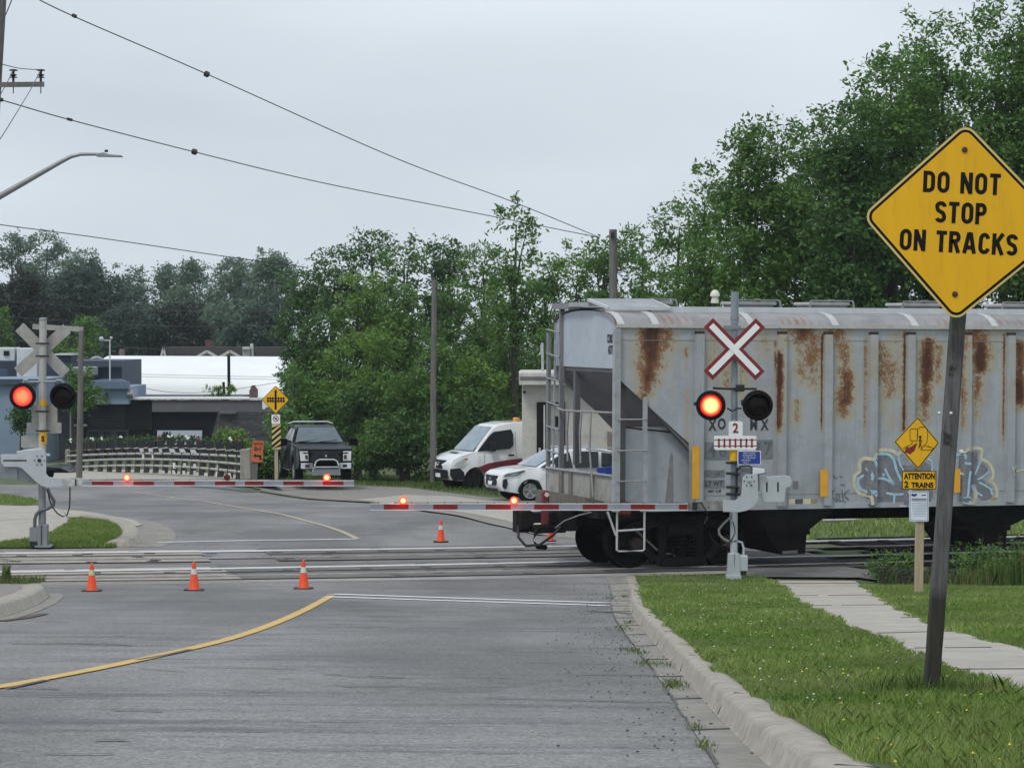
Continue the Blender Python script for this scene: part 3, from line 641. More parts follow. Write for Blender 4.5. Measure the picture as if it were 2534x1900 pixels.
# hatches
hx = [(1565, 1660, 0), (1820, 1916, 1), (2003, 2097, 0), (2232, 2326, 1), (2478, 2575, 0), (2740, 2830, 1), (2990, 3080, 0)]
for a, b, k in hx:
    ta, tb_ = SP(a, 770, -.3)[0], SP(b, 770, -.3)[0]
    if tb_ > LEN: break
    m = MB(TM); m.box(ta, tb_, -.42, .42, 4.75, 4.81); h = m.build('roof_hatch', M_('hatch_pale', (.45, .45, .43), .6, var=.15) if a == 1565 else bpy.data.materials['hatch_pale'], car, bevel=.02)
    MB(TM).box(ta + .05, tb_ - .05, -.38, .38, 4.62, 4.75).build('hatch_coaming', GREYD, h)
    m = MB(TM); m.bar((ta - .04, -.44, 4.84), (tb_ + .04, -.44, 4.84), .025, .025); m.bar((ta - .04, -.44, 4.84), (ta - .06, -.44, 4.70), .03, .03); m.bar((tb_ + .04, -.44, 4.84), (tb_ + .07, -.44, 4.70), .03, .03)
    m.bar(((ta + tb_) / 2, -.5, 4.85), ((ta + tb_) / 2, -.3, 4.85), .04, .03); m.build('hatch_lock_bar', GREYD, h)
# domed vent on the roof
tv = SP(1769, 760, 0)[0]
MB(TM).lathe([(.075, 4.78), (.075, 4.82), (.06, 4.87), (.06, 4.9), (.09, 4.91), (.09, 4.93), (.075, 4.98), (.04, 5.02), (.001, 5.03)], (tv, 0, 0)).build('roof_vent', M_('vent_cream', (.6, .6, .5), .4, var=.1), car, smooth=True)
# end: bulkhead with rounded top, slope sheet
arc = [(y, roofz(y) - .03) for y in np.linspace(-1.52, 1.52, 33)]
ZB = 3.6
END = M_('railcar_end_grey', (.44, .49, .55), .6, var=.08, vs=1.2, dirt=(.22, .2, .18), dirt_amt=.3)
MB(TM).prism([(-1.58, ZB)] + [(-1.58, EAV - .05)] + arc + [(1.58, EAV - .05), (1.58, ZB)], 'x', .0, .05).build('end_bulkhead', END, car)
MB(TM).grid(lambda a, b: (-.03 + .1 * b, -1.64 + 3.28 * a, roofz(-1.64 + 3.28 * a) + .004 - .0), 28, 1).build('roof_end_trim', M_('rust_trim', (.12, .085, .07), .8, var=.5, vs=6), car)
sl = (ZB - SIL) / 1.0
MB(TM).prism([(0.03, ZB), (0.03, ZB - .07), (ZB - SIL - .05, SIL), (ZB - SIL + .05, SIL)], 'y', -1.585, 1.585).build('slope_sheet', M_('slope_sheet_dark', (.15, .155, .165), .75, var=.15, vs=1.2, dirt=(.09, .08, .07), dirt_amt=.5), car)
# rust bloom at the foot of the bulkhead (a patch of paint loss)
# recessed bolster web below the slope sheet
MB(TM).prism([(.24, SIL), (2.7, SIL), (2.7, SIL + .1), (1.25, 2.42), (1.1, 2.56), (.24, 2.56)], 'y', -1.43, -1.38).build('bolster_web', GREY, car)
MB(TM).prism([(1.3, SIL), (2.6, SIL), (2.5, SIL + .1), (1.3, 2.3)], 'y', 1.38, 1.43).build('bolster_web', GREY, car)
MB(TM).box(.1, .24, -1.45, -1.33, SIL, 3.4).build('web_stiffener', M_('web_brown_grey', (.13, .125, .12), .75, var=.15), car)
MB(TM).prism([(1.0, SIL + .02), (1.03, SIL + .3), (1.1, SIL + .95), (1.13, SIL + .98), (1.15, SIL + .9), (1.17, SIL + .02)], 'y', -1.435, -1.42).build('gusset', GREYD, car)
tz = SP(1541, 1061); tz2 = SP(1693, 1089)
MB(TM).bar((.12, -1.43, 2.575), (1.28, -1.43, 2.45), .02, .025).build('web_seam', UND, car)
# end sill/platform: low wall, slanted deck, ladders, rails
PX0 = -.17
m = MB(TM)
pts = [(0.0 + PX0 * .9 * math.sin(math.pi * (k / 10) * .5 + .0), -1.5 + 3.1 * k / 10) for k in range(11)]
for (xa, ya), (xb, yb) in zip(pts[:-1], pts[1:]):
    m.add([(xa, ya, SIL - .02), (xb, yb, SIL - .02), (xb, yb, 1.69), (xa, ya, 1.69), (xa + .03, ya, SIL - .02), (xb + .03, yb, SIL - .02), (xb + .03, yb, 1.69), (xa + .03, ya, 1.69)],
          [(0, 1, 2, 3), (4, 7, 6, 5), (3, 2, 6, 7), (0, 4, 5, 1)])
WAL = M_('end_wall_grey', (.34, .34, .31), .75, var=.12, vs=2, dirt=(.12, .1, .08), dirt_amt=.6); m.build('end_wall', WAL, car)
m = MB(TM); m.tube([(x - .015, y, 1.70) for x, y in pts], .028, 6); m.build('end_wall_rail', RAILW, car)
m = MB(TM)
RBG = M_('rib_brown_grey', (.17, .16, .145), .8, var=.2)
for y in (-.62, .35, .78): i = int((y + 1.5) / .31); m = MB(TM); m.box(pts[i][0] - .05, pts[i][0] - .002, y - .075, y + .075, SIL, 1.66); m.build('wall_rib', RBG, car)
MB(TM).prism([(PX0 - .22, SIL - .08), (.3, SIL - .08), (.3, SIL + .02), (PX0 - .22, SIL + .18)], 'y', -1.1, 1.55).build('end_deck', M_('deck_brown', (.15, .135, .115), .85, var=.25, vs=5), car)
# far-side ladder
LG = M_('ladder_grey', (.2, .205, .21), .6, var=.15, vs=4)
m = MB(TM); m.bar((-.12, 1.62, SIL), (-.12, 1.62, 4.22), .1, .06, (1, 0, 0)); m.build('ladder_stile', LG, car)
m = MB(TM); m.bar((-.02, 1.18, SIL), (-.02, 1.18, 4.72), .07, .09, (1, 0, 0)); m.build('ladder_stile', LG, car)
m = MB(TM); m.bar((-.1, 1.42, SIL), (-.06, 1.42, 4.4), .03, .03, (1, 0, 0)); m.build('ladder_stile', GREY, car)
for k in range(9): MB(TM).tube([(-.16, 1.62, 4.28 - k * .45), (-.08, 1.16, 4.22 - k * .45)], .016, 6).build('ladder_rung', RAILW, car)
# far side roof edge
# support posts and handrails at the end
MB(TM).box(.02, .12, .55, .66, 1.8, 3.55).build('end_post', M_('post_dark_grey', (.12, .12, .125), .7, var=.15), car)
m = MB(TM); m.tube([(-.1, 1.15, 2.82), (-.2, .6, 2.80), (-.2, .2, 2.80), (-.1, -.6, 2.81), (-.02, -1.5, 2.82)], .022, 6); m.build('handrail', RAILW, car)
for y in (.33, -.35): MB(TM).tube([(-.19, y, 2.8), (-.22, y, 2.4), (-.2, y, 1.88)], .02, 6).build('handrail_post', RAILW, car)
MB(TM).tube([(-.03, -1.5, 2.12), (-.2, -1.0, 2.15), (-.22, -.7, 2.15)], .018, 6).build('grab_rail', RAILW, car)
MB(TM).tube([(-.2, -.85, 2.8), (-.22, -.85, 2.2), (-.16, -.9, 1.3)], .02, 6).build('handrail_post', RAILW, car)
# near corner post and the side ladder
CP_ = M_('corner_post_grey', (.35, .37, .38), .6, var=.12, vs=3, dirt=(.12, .1, .09), dirt_amt=.5)
MB(TM).box(-.06, .05, -1.68, -1.56, SIL - .05, EAV - .05).build('corner_post', CP_, car)
MB(TM).box(.5, .57, -1.66, -1.6, SIL - .05, 3.1).build('ladder_stile', GREY, car)
for z in (2.71, 2.16, 1.62): MB(TM).tube([(.0, -1.67, z), (.02, -1.74, z), (.52, -1.74, z), (.54, -1.67, z)], .015, 6).build('ladder_rung', RAILW, car)
m = MB(TM); zs, ze = SIL - .05, .38
m.tube([(.02, -1.62, zs), (.02, -1.62, ze + .02), (.06, -1.62, ze), (.5, -1.62, ze), (.54, -1.62, ze + .02), (.54, -1.62, zs)], .02, 6); m.tube([(.03, -1.62, .74), (.53, -1.62, .76)], .02, 6); m.tube([(-.16, -1.62, zs), (.0, -1.62, .66)], .02, 6)
m.build('step_stirrup', M_('step_pale', (.5, .51, .5), .5, var=.15), car)
# coupler, end sill underneath
MB(TM).box(-.55, 2.8, -.35, .35, .72, SIL - .04).build('centre_sill', UND, car)
MB(TM).box(-.3, .02, -1.5, 1.55, .95, SIL - .02).build('end_sill', UND, car)
m = MB(TM); m.prism([(-.55, .78), (-1.0, .80), (-1.12, .70), (-1.28, .66), (-1.3, 1.0), (-1.12, 1.04), (-1.0, .98), (-.55, 1.0)], 'y', -.17, .14); m.prism([(-1.32, .62), (-1.08, .62), (-1.08, 1.08), (-1.32, 1.06)], 'y', -.08, .17); cp = m.build('coupler', UND, car, bevel=.02)
m = MB(TM); m.tube([(-.5, -.4, .85), (-.75, -.45, .6), (-1.0, -.4, .42), (-1.22, -.3, .40), (-1.33, -.2, .55), (-1.3, -.1, .75)], .026, 7); m.build('brake_hose', M_('rubber_black', (.012, .012, .012), .6), car)
m = MB(TM); m.tube([(-.3, -1.2, 1.05), (-.42, -.9, .98), (-.6, -.6, .86), (-.7, -.4, .72)], .011, 6); m.build('uncoupling_lever', RAILW, car)
m = MB(TM); m.box(-1.05, -.45, -.3, .28, .62, .74); m.box(-.62, -.3, -.45, .45, .66, 1.04); m.tube([(-1.0, -.3, .7), (-1.1, -.34, .5), (-1.0, -.3, .38), (-.8, -.2, .36)], .05, 7); m.build('draft_gear', UND, car, bevel=.02)
RED = M_('dark_red_fitting', (.14, .015, .02), .5, var=.2)
m = MB(TM); m.box(-.99, -.86, -.55, -.42, .78, 1.4); m.build('end_marker', RED, car, bevel=.03); 
m = MB(TM); m.lathe([(.04, 0), (.04, .02), (.001, .03)], (-.92, -.57, 1.33), 'y', 12); m.build('marker_disc', M_('marker_pale', (.7, .6, .55), .5), car)
m = MB(TM); m.box(.05, .3, -1.62, -1.45, SIL - .12, SIL + .12); m.build('brake_fitting', RED, car, bevel=.04)
# bogies
def bogie(t0, nm):
    S = thing  # parts sit directly under the railcar: bogie frame mesh with wheels as its own children
    bf = MB(TM)
    for s_ in (-1, 1):
        y0 = s_ * 1.0; a, b = sorted((y0 - .09, y0 + .09))
        out = [(-1.12, .62), (-1.12, .36), (-.86, .34), (-.72, .40), (-.5, .16), (-.36, .12), (.36, .12), (.5, .16), (.72, .40), (.86, .34), (1.12, .36), (1.12, .62), (.9, .74), (.45, .84), (-.45, .84), (-.9, .74)]
        # side frame as outline bars so that the windows in the casting stay open
        for p, q in zip(out, out[1:] + out[:1]):
            bf.bar((t0 + p[0], y0, p[1]), (t0 + q[0], y0, q[1]), .17, .1, (0, 1, 0))
        for x in (-.36, .36): bf.bar((t0 + x, y0, .16), (t0 + x, y0, .8), .17, .1, (0, 1, 0))
        bf.box(t0 - .28, t0 + .28, a - .02, b + .02, .60, .80)
    bf.box(t0 - .2, t0 + .2, -1.0, 1.0, .5, .82); bf.box(t0 - .5, t0 + .5, -.4, .4, .8, 1.1)
    f = bf.build('bogie_frame', UND, car, bevel=.02)
    for s_ in (-1, 1):
        for x in (-.2, 0, .2):
            h = MB(TM); pts = [(t0 + x + .075 * math.cos(a), s_ * 1.02 + .075 * math.sin(a), .2 + .4 * a / (12 * math.pi)) for a in np.linspace(0, 12 * math.pi, 60)]; h.tube(pts, .02, 5); h.build('spring', UND, f)
        for x in (-.89, .89): MB(TM).lathe([(.0, -.1), (.1, -.1), (.12, -.06), (.12, .06), (.0, .08)], (t0 + x, s_ * 1.06, .46), 'y', 14).build('bearing', M_('bearing_rust', (.05, .035, .03), .6, .3) if 'bearing_rust' not in bpy.data.materials else bpy.data.materials['bearing_rust'], f, smooth=True)
    for x in (-.89, .89):
        MB(TM).cyl((t0 + x, -1.1, .46), (t0 + x, 1.1, .46), .08).build('axle', UND, car)
        for s_ in (-1, 1):
            o_ = s_ * 1
            MB(TM).lathe([(.001, -.01 * o_), (.12, -.01 * o_), (.13, .03 * o_), (.30, .015 * o_), (.38, .03 * o_), (.40, .06 * o_), (.455, .062 * o_), (.458, .0), (.462, -.035 * o_), (.49, -.05 * o_), (.49, -.07 * o_), (.38, -.07 * o_), (.12, -.05 * o_), (.001, -.05 * o_)], (t0 + x, s_ * .77, .462), 'y', 48).build('wheel', WHEEL, car, smooth=True)
    return f
tb1 = (SP(1553, 1350, -.8)[0] + SP(1791, 1343, -.8)[0]) / 2; print('bogie t', tb1)
fr_ = bogie(tb1, 0); bogie(LEN - tb1, 1)
m = MB(TM); m.bar((tb1 - .95, -1.12, .74), (tb1 - .5, -1.12, .34), .03, .1, (0, 1, 0)); m.build('frame_label', M_('weathered_tag', (.13, .12, .11), .8, var=.7, vs=25, sc=(1, 1, 1)), fr_)
MB(TM).box(-.1, LEN + .1, -.3, .3, .78, SIL + .1).build('centre_sill', UND, car)
# body floor (keeps the inside dark) and slope sheets of the bays
MB(TM).box(2.6, LEN - 2.6, -1.55, 1.55, SIL + .02, SIL + .06).build('body_floor', UND, car)
def bay(pxl, pxr, pbl, pbr, ybox):
    ta, tb_ = SP(pxl, 1258)[0], SP(pxr, 1256)[0]; tc_, td = SP(pbl, 1322, -1.0)[0], SP(pbr, 1322, -1.0)[0]
    m = MB(TM); m.add([(ta, -1.5, SIL), (tb_, -1.5, SIL), (tb_, 1.5, SIL), (ta, 1.5, SIL), (tc_, -1.02, .62), (td, -1.02, .62), (td, 1.02, .62), (tc_, 1.02, .62)],
                      [(0, 1, 5, 4), (1, 2, 6, 5), (2, 3, 7, 6), (3, 0, 4, 7), (4, 5, 6, 7), (0, 3, 2, 1)])
    b = m.build('hopper_bay', BAYM, car)
    m = MB(TM); m.box(tc_ - .04, td + .04, -1.06, 1.06, .56, .64); m.build('bay_flange', UND, b)
    m = MB(TM); m.add([(tc_, -1.0, .56), (td, -1.0, .56), (td, 1.0, .56), (tc_, 1.0, .56), (tc_ + .28, -.98, .2), (td - .02, -.98, .2), (td - .02, .98, .2), (tc_ + .28, .98, .2)],
                      [(0, 1, 5, 4), (1, 2, 6, 5), (2, 3, 7, 6), (3, 0, 4, 7), (4, 5, 6, 7), (0, 3, 2, 1)]); m.build('outlet_gate', UND, b)
    m = MB(TM); m.bar((tc_ + .3, -1.03, .24), (td - .2, -1.03, .25), .03, .05); m.build('outlet_rod', GREYD, b)
bay(1862, 2088, 1898, 1996, 0); bay(2330, 2640, 2398, 2492, 0)
t3 = 11.2
# reflective stripes, conspicuity squares
OY = M_('reflector_orange', (.85, .42, .03), .5, var=.08, vs=6)
def dec_quad(name, x0, y0, x1, y1, mat, yy=-1.69, label=None):
    a, b = SP(x0, y0, yy), SP(x1, y1, yy); m = MB(TM); m.box(a[0], b[0], yy - .006, yy - .003, b[1], a[1]); return m.build(name, mat, car, label=label)
for (a, b, c, d) in ((1713, 1103, 1730, 1234), (2030, 1162, 2048, 1228), (2361, 1160, 2376, 1218)): dec_quad('reflector_stripe', a, b, c, d, OY)
CRM = M_('reflector_cream', (.62, .6, .42), .6)
dec_quad('reflector_patch', 1951, 1235, 1967, 1256, CRM, -1.615); dec_quad('reflector_patch', 1987, 1234, 2006, 1255, CRM, -1.615); dec_quad('emblem_patch', 1968, 1235, 1986, 1256, M_('emblem_black', (.1, .1, .1), .6, var=.6, vs=20), -1.615)
dec_quad('notice_patch', 2007, 1234, 2021, 1252, M_('notice_tan', (.35, .3, .15), .7, var=.4, vs=30), -1.615)
dec_quad('notice_patch', 2452, 1230, 2466, 1240, bpy.data.materials['notice_tan'], -1.615)
# stencilled lettering
INK = M_('stencil_ink', (.045, .045, .05), .7, var=.3, vs=12); INKF = M_('stencil_faded', (.13, .14, .15), .7, var=.4, vs=18); PATCH = M_('repaint_patch', (.2, .215, .235), .7, var=.15)
def TXT(s, px, py, hpx, mat=INK, xs=.8, bold=.02, yy=-1.615, name='lettering'):
    t, z = SP(px, py, yy); _, z2 = SP(px, py + hpx, yy)
    return text_mb(car, name, s, mat, TM @ Matrix.Translation((t, yy, z)), (z - z2), xs, bold)
for s_, px, py in (('X', 1763, 1053), ('O', 1786, 1050), ('M', 1865, 1052), ('X', 1892, 1052)): TXT(s_, px, py, 26, INK, .72, .03)
dec_quad('repaint_patch', 1744, 1094, 1806, 1136, PATCH, -1.612); dec_quad('repaint_patch', 1870, 1088, 1912, 1134, PATCH, -1.612)
TXT('4', 1762, 1116, 31, INKF, .95, .03, -1.617); TXT('6', 1789, 1116, 31, INKF, .95, .03, -1.617)
TXT('7', 1845, 1113, 31, INKF, .95, .03, -1.617); TXT('7', 1874, 1112, 31, INKF, .95, .03, -1.617); TXT('7', 1900, 1111, 31, INKF, .95, .03, -1.617)
dec_quad('repaint_patch', 1744, 1163, 1793, 1180, PATCH, -1.612); dec_quad('repaint_patch', 1742, 1187, 1793, 1206, PATCH, -1.612)
TXT('LD LMT', 1768, 1172, 11, INKF, .9, .03, -1.617); TXT('LT WT', 1767, 1197, 12, INK, .9, .03, -1.617); TXT('NEW  12 89', 1768, 1215, 6, INK, .8, .02, -1.617)
def TXE(s, y, z, h):
    text_mb(car, 'end_lettering', s, INK, TM @ Matrix.Translation((-.004, y, z)) @ Matrix.Rotation(-math.pi / 2, 4, 'Z'), h, .42, .03)
TXE('COMX', -1.27, 4.12, .15); TXE('46777', -1.3, 3.92, .15)
PTS_ = [SP(px, 1000)[0] for px in (1728, 1932, 2046, 2158, 2250, 2390, 2498)]
def DY(t): return -1.69 if any(abs(t - a) < .085 for a in PTS_) else -1.6
# graffiti: spray strokes as thin ribbons on the sheet
def stroke(pts, wpx, mat, d, name='graffiti_stroke', par=None, sm=2):
    P = np.array([SP(x, y, -1.6 - d) for x, y in pts]); 
    q = [tuple(P[0])]
    for a, b in zip(P[:-1], P[1:]): q += [tuple(a + (b - a) * k / 4) for k in range(1, 5)]
    q = np.array(smooth(q, sm)); t = np.gradient(q, axis=0); t /= np.linalg.norm(t, axis=1)[:, None] + 1e-9; nn = np.stack([-t[:, 1], t[:, 0]], 1); w_ = wpx / 134 / 2
    a, b = q + nn * w_, q - nn * w_; n = len(q)
    V = [(x, DY(x) - d, z) for x, z in a] + [(x, DY(x) - d, z) for x, z in b]
    return MB(TM).add(V, [(i, i + 1, n + i + 1, n + i) for i in range(n - 1)]).build(name, mat, par or car)
def fillp(pts, mat, d, name='graffiti_fill'):
    P = [SP(x, y, -1.6 - d) for x, y in pts]; P = smooth(resample(P + [P[0]], .05), 3); xs = [p[0] for p in P]; zs = [p[1] for p in P]; m = MB(TM); st_ = .03
    def ins(x, z):
        c = False
        for (x0, z0), (x1, z1) in zip(P[:-1], P[1:]):
            if (z0 > z) != (z1 > z) and x < (x1 - x0) * (z - z0) / (z1 - z0 + 1e-12) + x0: c = not c
        return c
    V = []; Fc = []
    for i in range(int((max(xs) - min(xs)) / st_)):
        for j in range(int((max(zs) - min(zs)) / st_)):
            x, z = min(xs) + i * st_, min(zs) + j * st_
            if ins(x + st_ / 2, z + st_ / 2): k = len(V); y0, y1 = DY(x) - d, DY(x + st_) - d; V += [(x, y0, z), (x + st_, y1, z), (x + st_, y1, z + st_), (x, y0, z + st_)]; Fc.append((k, k + 1, k + 2, k + 3))
    return m.add(V, Fc).build(name, mat, car)
GD = M_('spray_grey', (.20, .205, .225), .7, var=.25, vs=7, dirt=(.33, .35, .37), dirt_amt=.5); GB = M_('spray_light_blue', (.42, .63, .78), .7, var=.15, vs=8, dirt=(.3, .33, .36), dirt_amt=.5); GC = M_('spray_cream', (.66, .61, .43), .7, var=.2, vs=8, dirt=(.35, .37, .38), dirt_amt=.7)
def Z2(pts): return [(1850 + x / 3.234, 1100 + y / 3.234) for x, y in pts]
g1 = Z2([(880, 240), (930, 230), (910, 130), (960, 120), (1010, 170), (1010, 90), (1060, 55), (1130, 60), (1180, 110), (1240, 180), (1320, 150), (1420, 130), (1480, 180), (1490, 300), (1480, 430), (1450, 490), (1160, 490), (990, 490), (960, 400), (910, 340)])
fillp(g1, GD, .014)
g2 = Z2([(1690, 100), (1780, 50), (1850, 45), (1830, 200), (1880, 130), (1940, 210), (1860, 270), (1960, 340), (1950, 430), (1890, 470), (1830, 400), (1800, 330), (1780, 420), (1700, 470), (1700, 300)])
fillp(g2, GD, .014)
for pts, w_ in (([(985, 480), (975, 400), (900, 400), (855, 340), (850, 250), (900, 215), (890, 140), (930, 105), (1000, 120), (1015, 60), (1080, 40), (1160, 45), (1200, 80), (1230, 60)], 9),
                ([(1690, 60), (1780, 25), (1885, 30), (1860, 120), (1920, 130), (1965, 200), (1965, 270), (1930, 285), (1990, 330), (2000, 400), (1970, 460), (1700, 468)], 8), ([(1800, 320), (1830, 400), (1800, 470)], 12), ([(2100, 175), (2130, 250)], 4), ([(2110, 250), (2150, 165)], 3), ([(2140, 215), (2230, 195), (2260, 240)], 4)):
    stroke(Z2(pts), w_, GC, .016)
for pts, w_ in (([(1000, 385), (900, 360), (878, 320), (885, 270), (930, 245)], 7), ([(950, 180), (990, 260), (960, 300)], 8), ([(1000, 120), (1030, 200)], 7), ([(1010, 110), (1040, 75), (1120, 70), (1170, 110), (1190, 200), (1230, 290)], 7), ([(1100, 190), (1130, 260), (1175, 320)], 6),
                ([(1035, 270), (1100, 270), (1175, 320)], 6), ([(1110, 385), (1170, 400), (1260, 395), (1290, 360)], 6), ([(1175, 400), (1170, 485)], 6), ([(960, 370), (1035, 375), (1005, 410)], 6), ([(1000, 488), (1200, 490), (1480, 488)], 4), ([(1205, 80), (1215, 150), (1250, 210)], 5), ([(1440, 110), (1475, 130), (1480, 200), (1460, 260)], 5),
                ([(1655, 85), (1735, 75), (1715, 150), (1790, 150), (1760, 230), (1745, 415)], 6), ([(1705, 240), (1720, 150)], 5), ([(1880, 410), (1830, 380), (1800, 320)], 5), ([(1840, 280), (1880, 260), (1935, 215)], 5), ([(1870, 120), (1820, 240)], 5), ([(1850, 300), (1950, 350), (1955, 400)], 5), ([(1640, 478), (1700, 475)], 5)):
    stroke(Z2(pts), w_, GB, .018)
stroke(Z2([(1078, 240), (1098, 240)]), 7, GB, .018)
stroke(Z2([(1700, 425), (1750, 415), (1795, 435), (1780, 465), (1720, 470), (1702, 440)]), 3, GB, .018)
for pts in ([(660, 375), (700, 365)], [(680, 370), (672, 425), (700, 430)], [(710, 400), (735, 395), (738, 430), (715, 440), (708, 405)], [(755, 360), (765, 440)], [(815, 360), (765, 400), (810, 440)], [(695, 445), (760, 450), (790, 460)], [(690, 240), (700, 270), (720, 262)], [(735, 250), (760, 262)], [(740, 320), (780, 322)], [(2125, 190), (2150, 215), (2130, 222), (2120, 200)]):
    stroke(Z2(pts), 2.2, INKF if pts[0][0] < 2000 else INK, .02)
dec_quad('repaint_patch', 1962, 1190, 1975, 1208, PATCH, -1.612)
# ================================================================== SIGNALS, SIGNS, CONES, POLES
ALU = M_('painted_aluminium', (.5, .54, .57), .45, .35, var=.1, vs=3, dirt=(.3, .3, .3), dirt_amt=.3)
ALUD = M_('grey_steel', (.26, .28, .3), .5, .4, var=.15, vs=3)
BLK = M_('signal_black', (.004, .004, .0045), .5, var=.2, spec=.2)
BOLT = M_('dark_fitting', (.03, .03, .03), .5, .5)
WSIGN = M_('sign_white', (.84, .85, .85), .45, var=.04)
SRED = M_('sign_red', (.21, .012, .018), .45, var=.08)
SBACK = M_('sign_back', (.36, .36, .33), .6, .3, var=.15, vs=3, dirt=(.2, .19, .17), dirt_amt=.5)
YSIGN = M_('sign_yellow', (.80, .43, .010), .5, var=.05, vs=1.6, sc=(5, 5, .7), dirt=(.5, .28, .03), dirt_amt=.45, spec=.3)
YRIM = M_('sign_yellow_rim', (.66, .50, .18), .5, var=.05)
SBLK = M_('sign_black', (.006, .006, .006), .6, var=.1, spec=.2)
ARMR = M_('gate_red', (.19, .008, .008), .4, var=.15, vs=6); ARMW = M_('gate_white', (.27, .29, .33), .4, var=.1, vs=6); ARME = M_('gate_edge', (.6, .62, .64), .4)
WOODP = M_('weathered_post_wood', (.13, .13, .125), .85, var=.45, vs=2.2, sc=(9, 9, .7), bump=.5, bs=9, dirt=(.03, .03, .032), dirt_amt=.9)
WOODL = M_('new_post_wood', (.40, .33, .22), .8, var=.2, vs=2, sc=(9, 9, .7), bump=.3, bs=9, dirt=(.2, .15, .09), dirt_amt=.5)
POLEW = M_('utility_pole_wood', (.15, .145, .135), .9, var=.35, vs=2, sc=(7, 7, .5), bump=.4, bs=9, dirt=(.06, .055, .05), dirt_amt=.7)
def lit_lens_mat(name, core, edge, s):
    m, nt, p = newmat(name); t = N(nt, 'ShaderNodeTexCoord'); g = N(nt, 'ShaderNodeTexGradient', gradient_type='SPHERICAL')
    nt.links.new(t.outputs['Object'], g.inputs[0]); return m, nt, p, t, g
def lens(parent, px, py, Y, r, lit, th=.02):
    c = W(px, py, Y); m = MB(); m.lathe([(r, 0), (r * .98, -.012), (r * .7, -.03), (.001, -.04)], c, 'y', 28)
    if not lit: return m.build('lens', M_('lens_dark', (.006, .002, .002), .3, spec=.2) if 'lens_dark' not in bpy.data.materials else bpy.data.materials['lens_dark'], parent, smooth=True)
    o = m.build('lens', None, parent, smooth=True)
    rr = np.zeros(len(o.data.vertices) * 3, np.float32); o.data.vertices.foreach_get('co', rr); rr = rr.reshape(-1, 3); cc = WM[parent.name].inverted() @ c
    return o, cc
def glow(name, cx, core, edge, r0, r1, s0, s1):
    """lamp lens that is bright at its centre and red at its rim (radius measured in object space round cx)"""
    m, nt, p = newmat(name); t = N(nt, 'ShaderNodeTexCoord'); v = N(nt, 'ShaderNodeVectorMath', operation='DISTANCE'); nt.links.new(t.outputs['Object'], v.inputs[0]); v.inputs[1].default_value = cx
    f = ramp(nt, v.outputs['Value'], r0, r1); nt.links.new(mixc(nt, f, core, edge), p.inputs['Emission Color'])
    mm = N(nt, 'ShaderNodeMapRange'); nt.links.new(f, mm.inputs[0]); mm.inputs[3].default_value = s0; mm.inputs[4].default_value = s1; nt.links.new(mm.outputs[0], p.inputs['Emission Strength'])
    p.inputs['Base Color'].default_value = (.2, .01, .01, 1); return m
def signal_head(root, px, py, Y, rpx, lit, core=(1, .85, .22), edge=(1, .01, .02), r0=.085, r1=.17):
    s = F / Y; r = rpx / s; c = W(px, py, Y)
    m = MB(); m.lathe([(.001, .03), (r * .9, .03), (r, .02), (r, -.0), (r * .96, -.004), (.15, .0), (.001, .0)], c, 'y', 40); h = m.build('target_disc', BLK, root, smooth=True)
    m = MB(); m.lathe([(.13, .03), (.14, .16), (.1, .22), (.001, .23)], c, 'y', 20); m.build('lamp_housing', BLK, h, smooth=True)
    # visor: half hood over the lens
    m = MB(); n = 14
    V = []; ro = r * .80
    for k in range(n + 1):
        a = math.pi * (-.12 + 1.24 * k / n); d = .10 + .12 * math.sin(max(0, a)) if 0 <= a <= math.pi else .05
        for q in (0, -d): V.append((c.x + ro * math.cos(a), c.y + q, c.z + ro * math.sin(a)))
    m.add(V, [(2 * k, 2 * k + 2, 2 * k + 3, 2 * k + 1) for k in range(n)]); m.build('visor', BLK, h)
    if lit:
        o, cc = lens(h, px, py, Y - .03, r * .74, True); o.data.materials.clear(); o.data.materials.append(glow('lit_lens_' + str(int(px)), tuple(cc), core, edge, r0, r1, 2.2, .75))
    else: lens(h, px, py, Y - .03, r * .7, False)
    return h
def pipe_px(pts, Y, r, n=8): return MB().tube([W(x, y, Y) if not isinstance(x, tuple) else W(*x) for x, y in pts], r, n)

# ---------------- right crossing signal with its gate
YS = G(1816, 1427, .05).y; sR = F / YS; print('right signal Y', YS, sR)
rs = thing('crossing_signal', 'railway crossing signal with red edged crossbuck facing the viewer, standing on the right verge', 'crossing signal', G(1816, 1427, .05), 'crossing signals with gates')
base = G(1816, 1427, .05)
m = MB(); m.tube([base + Vector((0, 0, .02)), W(1816, 1262, YS)], .065, 16); m.build('mast', ALU, rs, smooth=True)
m = MB(); m.tube([W(1816, 1262, YS + .06), W(1818, 775, YS + .06)], .058, 16); m.tube([W(1818, 800, YS + .06), W(1818.5, 722, YS + .06)], .068, 16); m.build('mast', M_('mast_blue_grey', (.27, .31, .35), .45, .4, var=.12), rs, smooth=True)
m = MB(); m.tube([W(1818, 783, YS + .06), W(1818, 791, YS + .06)], .078, 16); m.build('mast_collar', ALUD, rs)
m = MB(); b = base; m.box(b.x - .14, b.x + .12, b.y - .14, b.y + .14, b.z - .05, b.z + .035); m.build('base_plate', ALU, rs)
for (x0, x1, y0, y1, dy) in ((1801, 1815, 1368, 1424, -.11), (1818, 1829, 1368, 1424, -.11)):
    p0, p1 = W(x0, y1, YS), W(x1, y0, YS); m = MB(); m.prism([(p0.x - .02, p0.z), (p1.x + .02, p0.z), (p1.x, p1.z), (p0.x, p1.z)], 'y', YS - .12, YS + .1); m.build('base_casting', ALU, rs, bevel=.01)
p0, p1 = W(1828, 1412, YS), W(1850, 1373, YS); m = MB(); m.box(p0.x, p1.x, YS - .1, YS + .12, p0.z, p1.z); jb_ = m.build('junction_box', ALU, rs, bevel=.015)
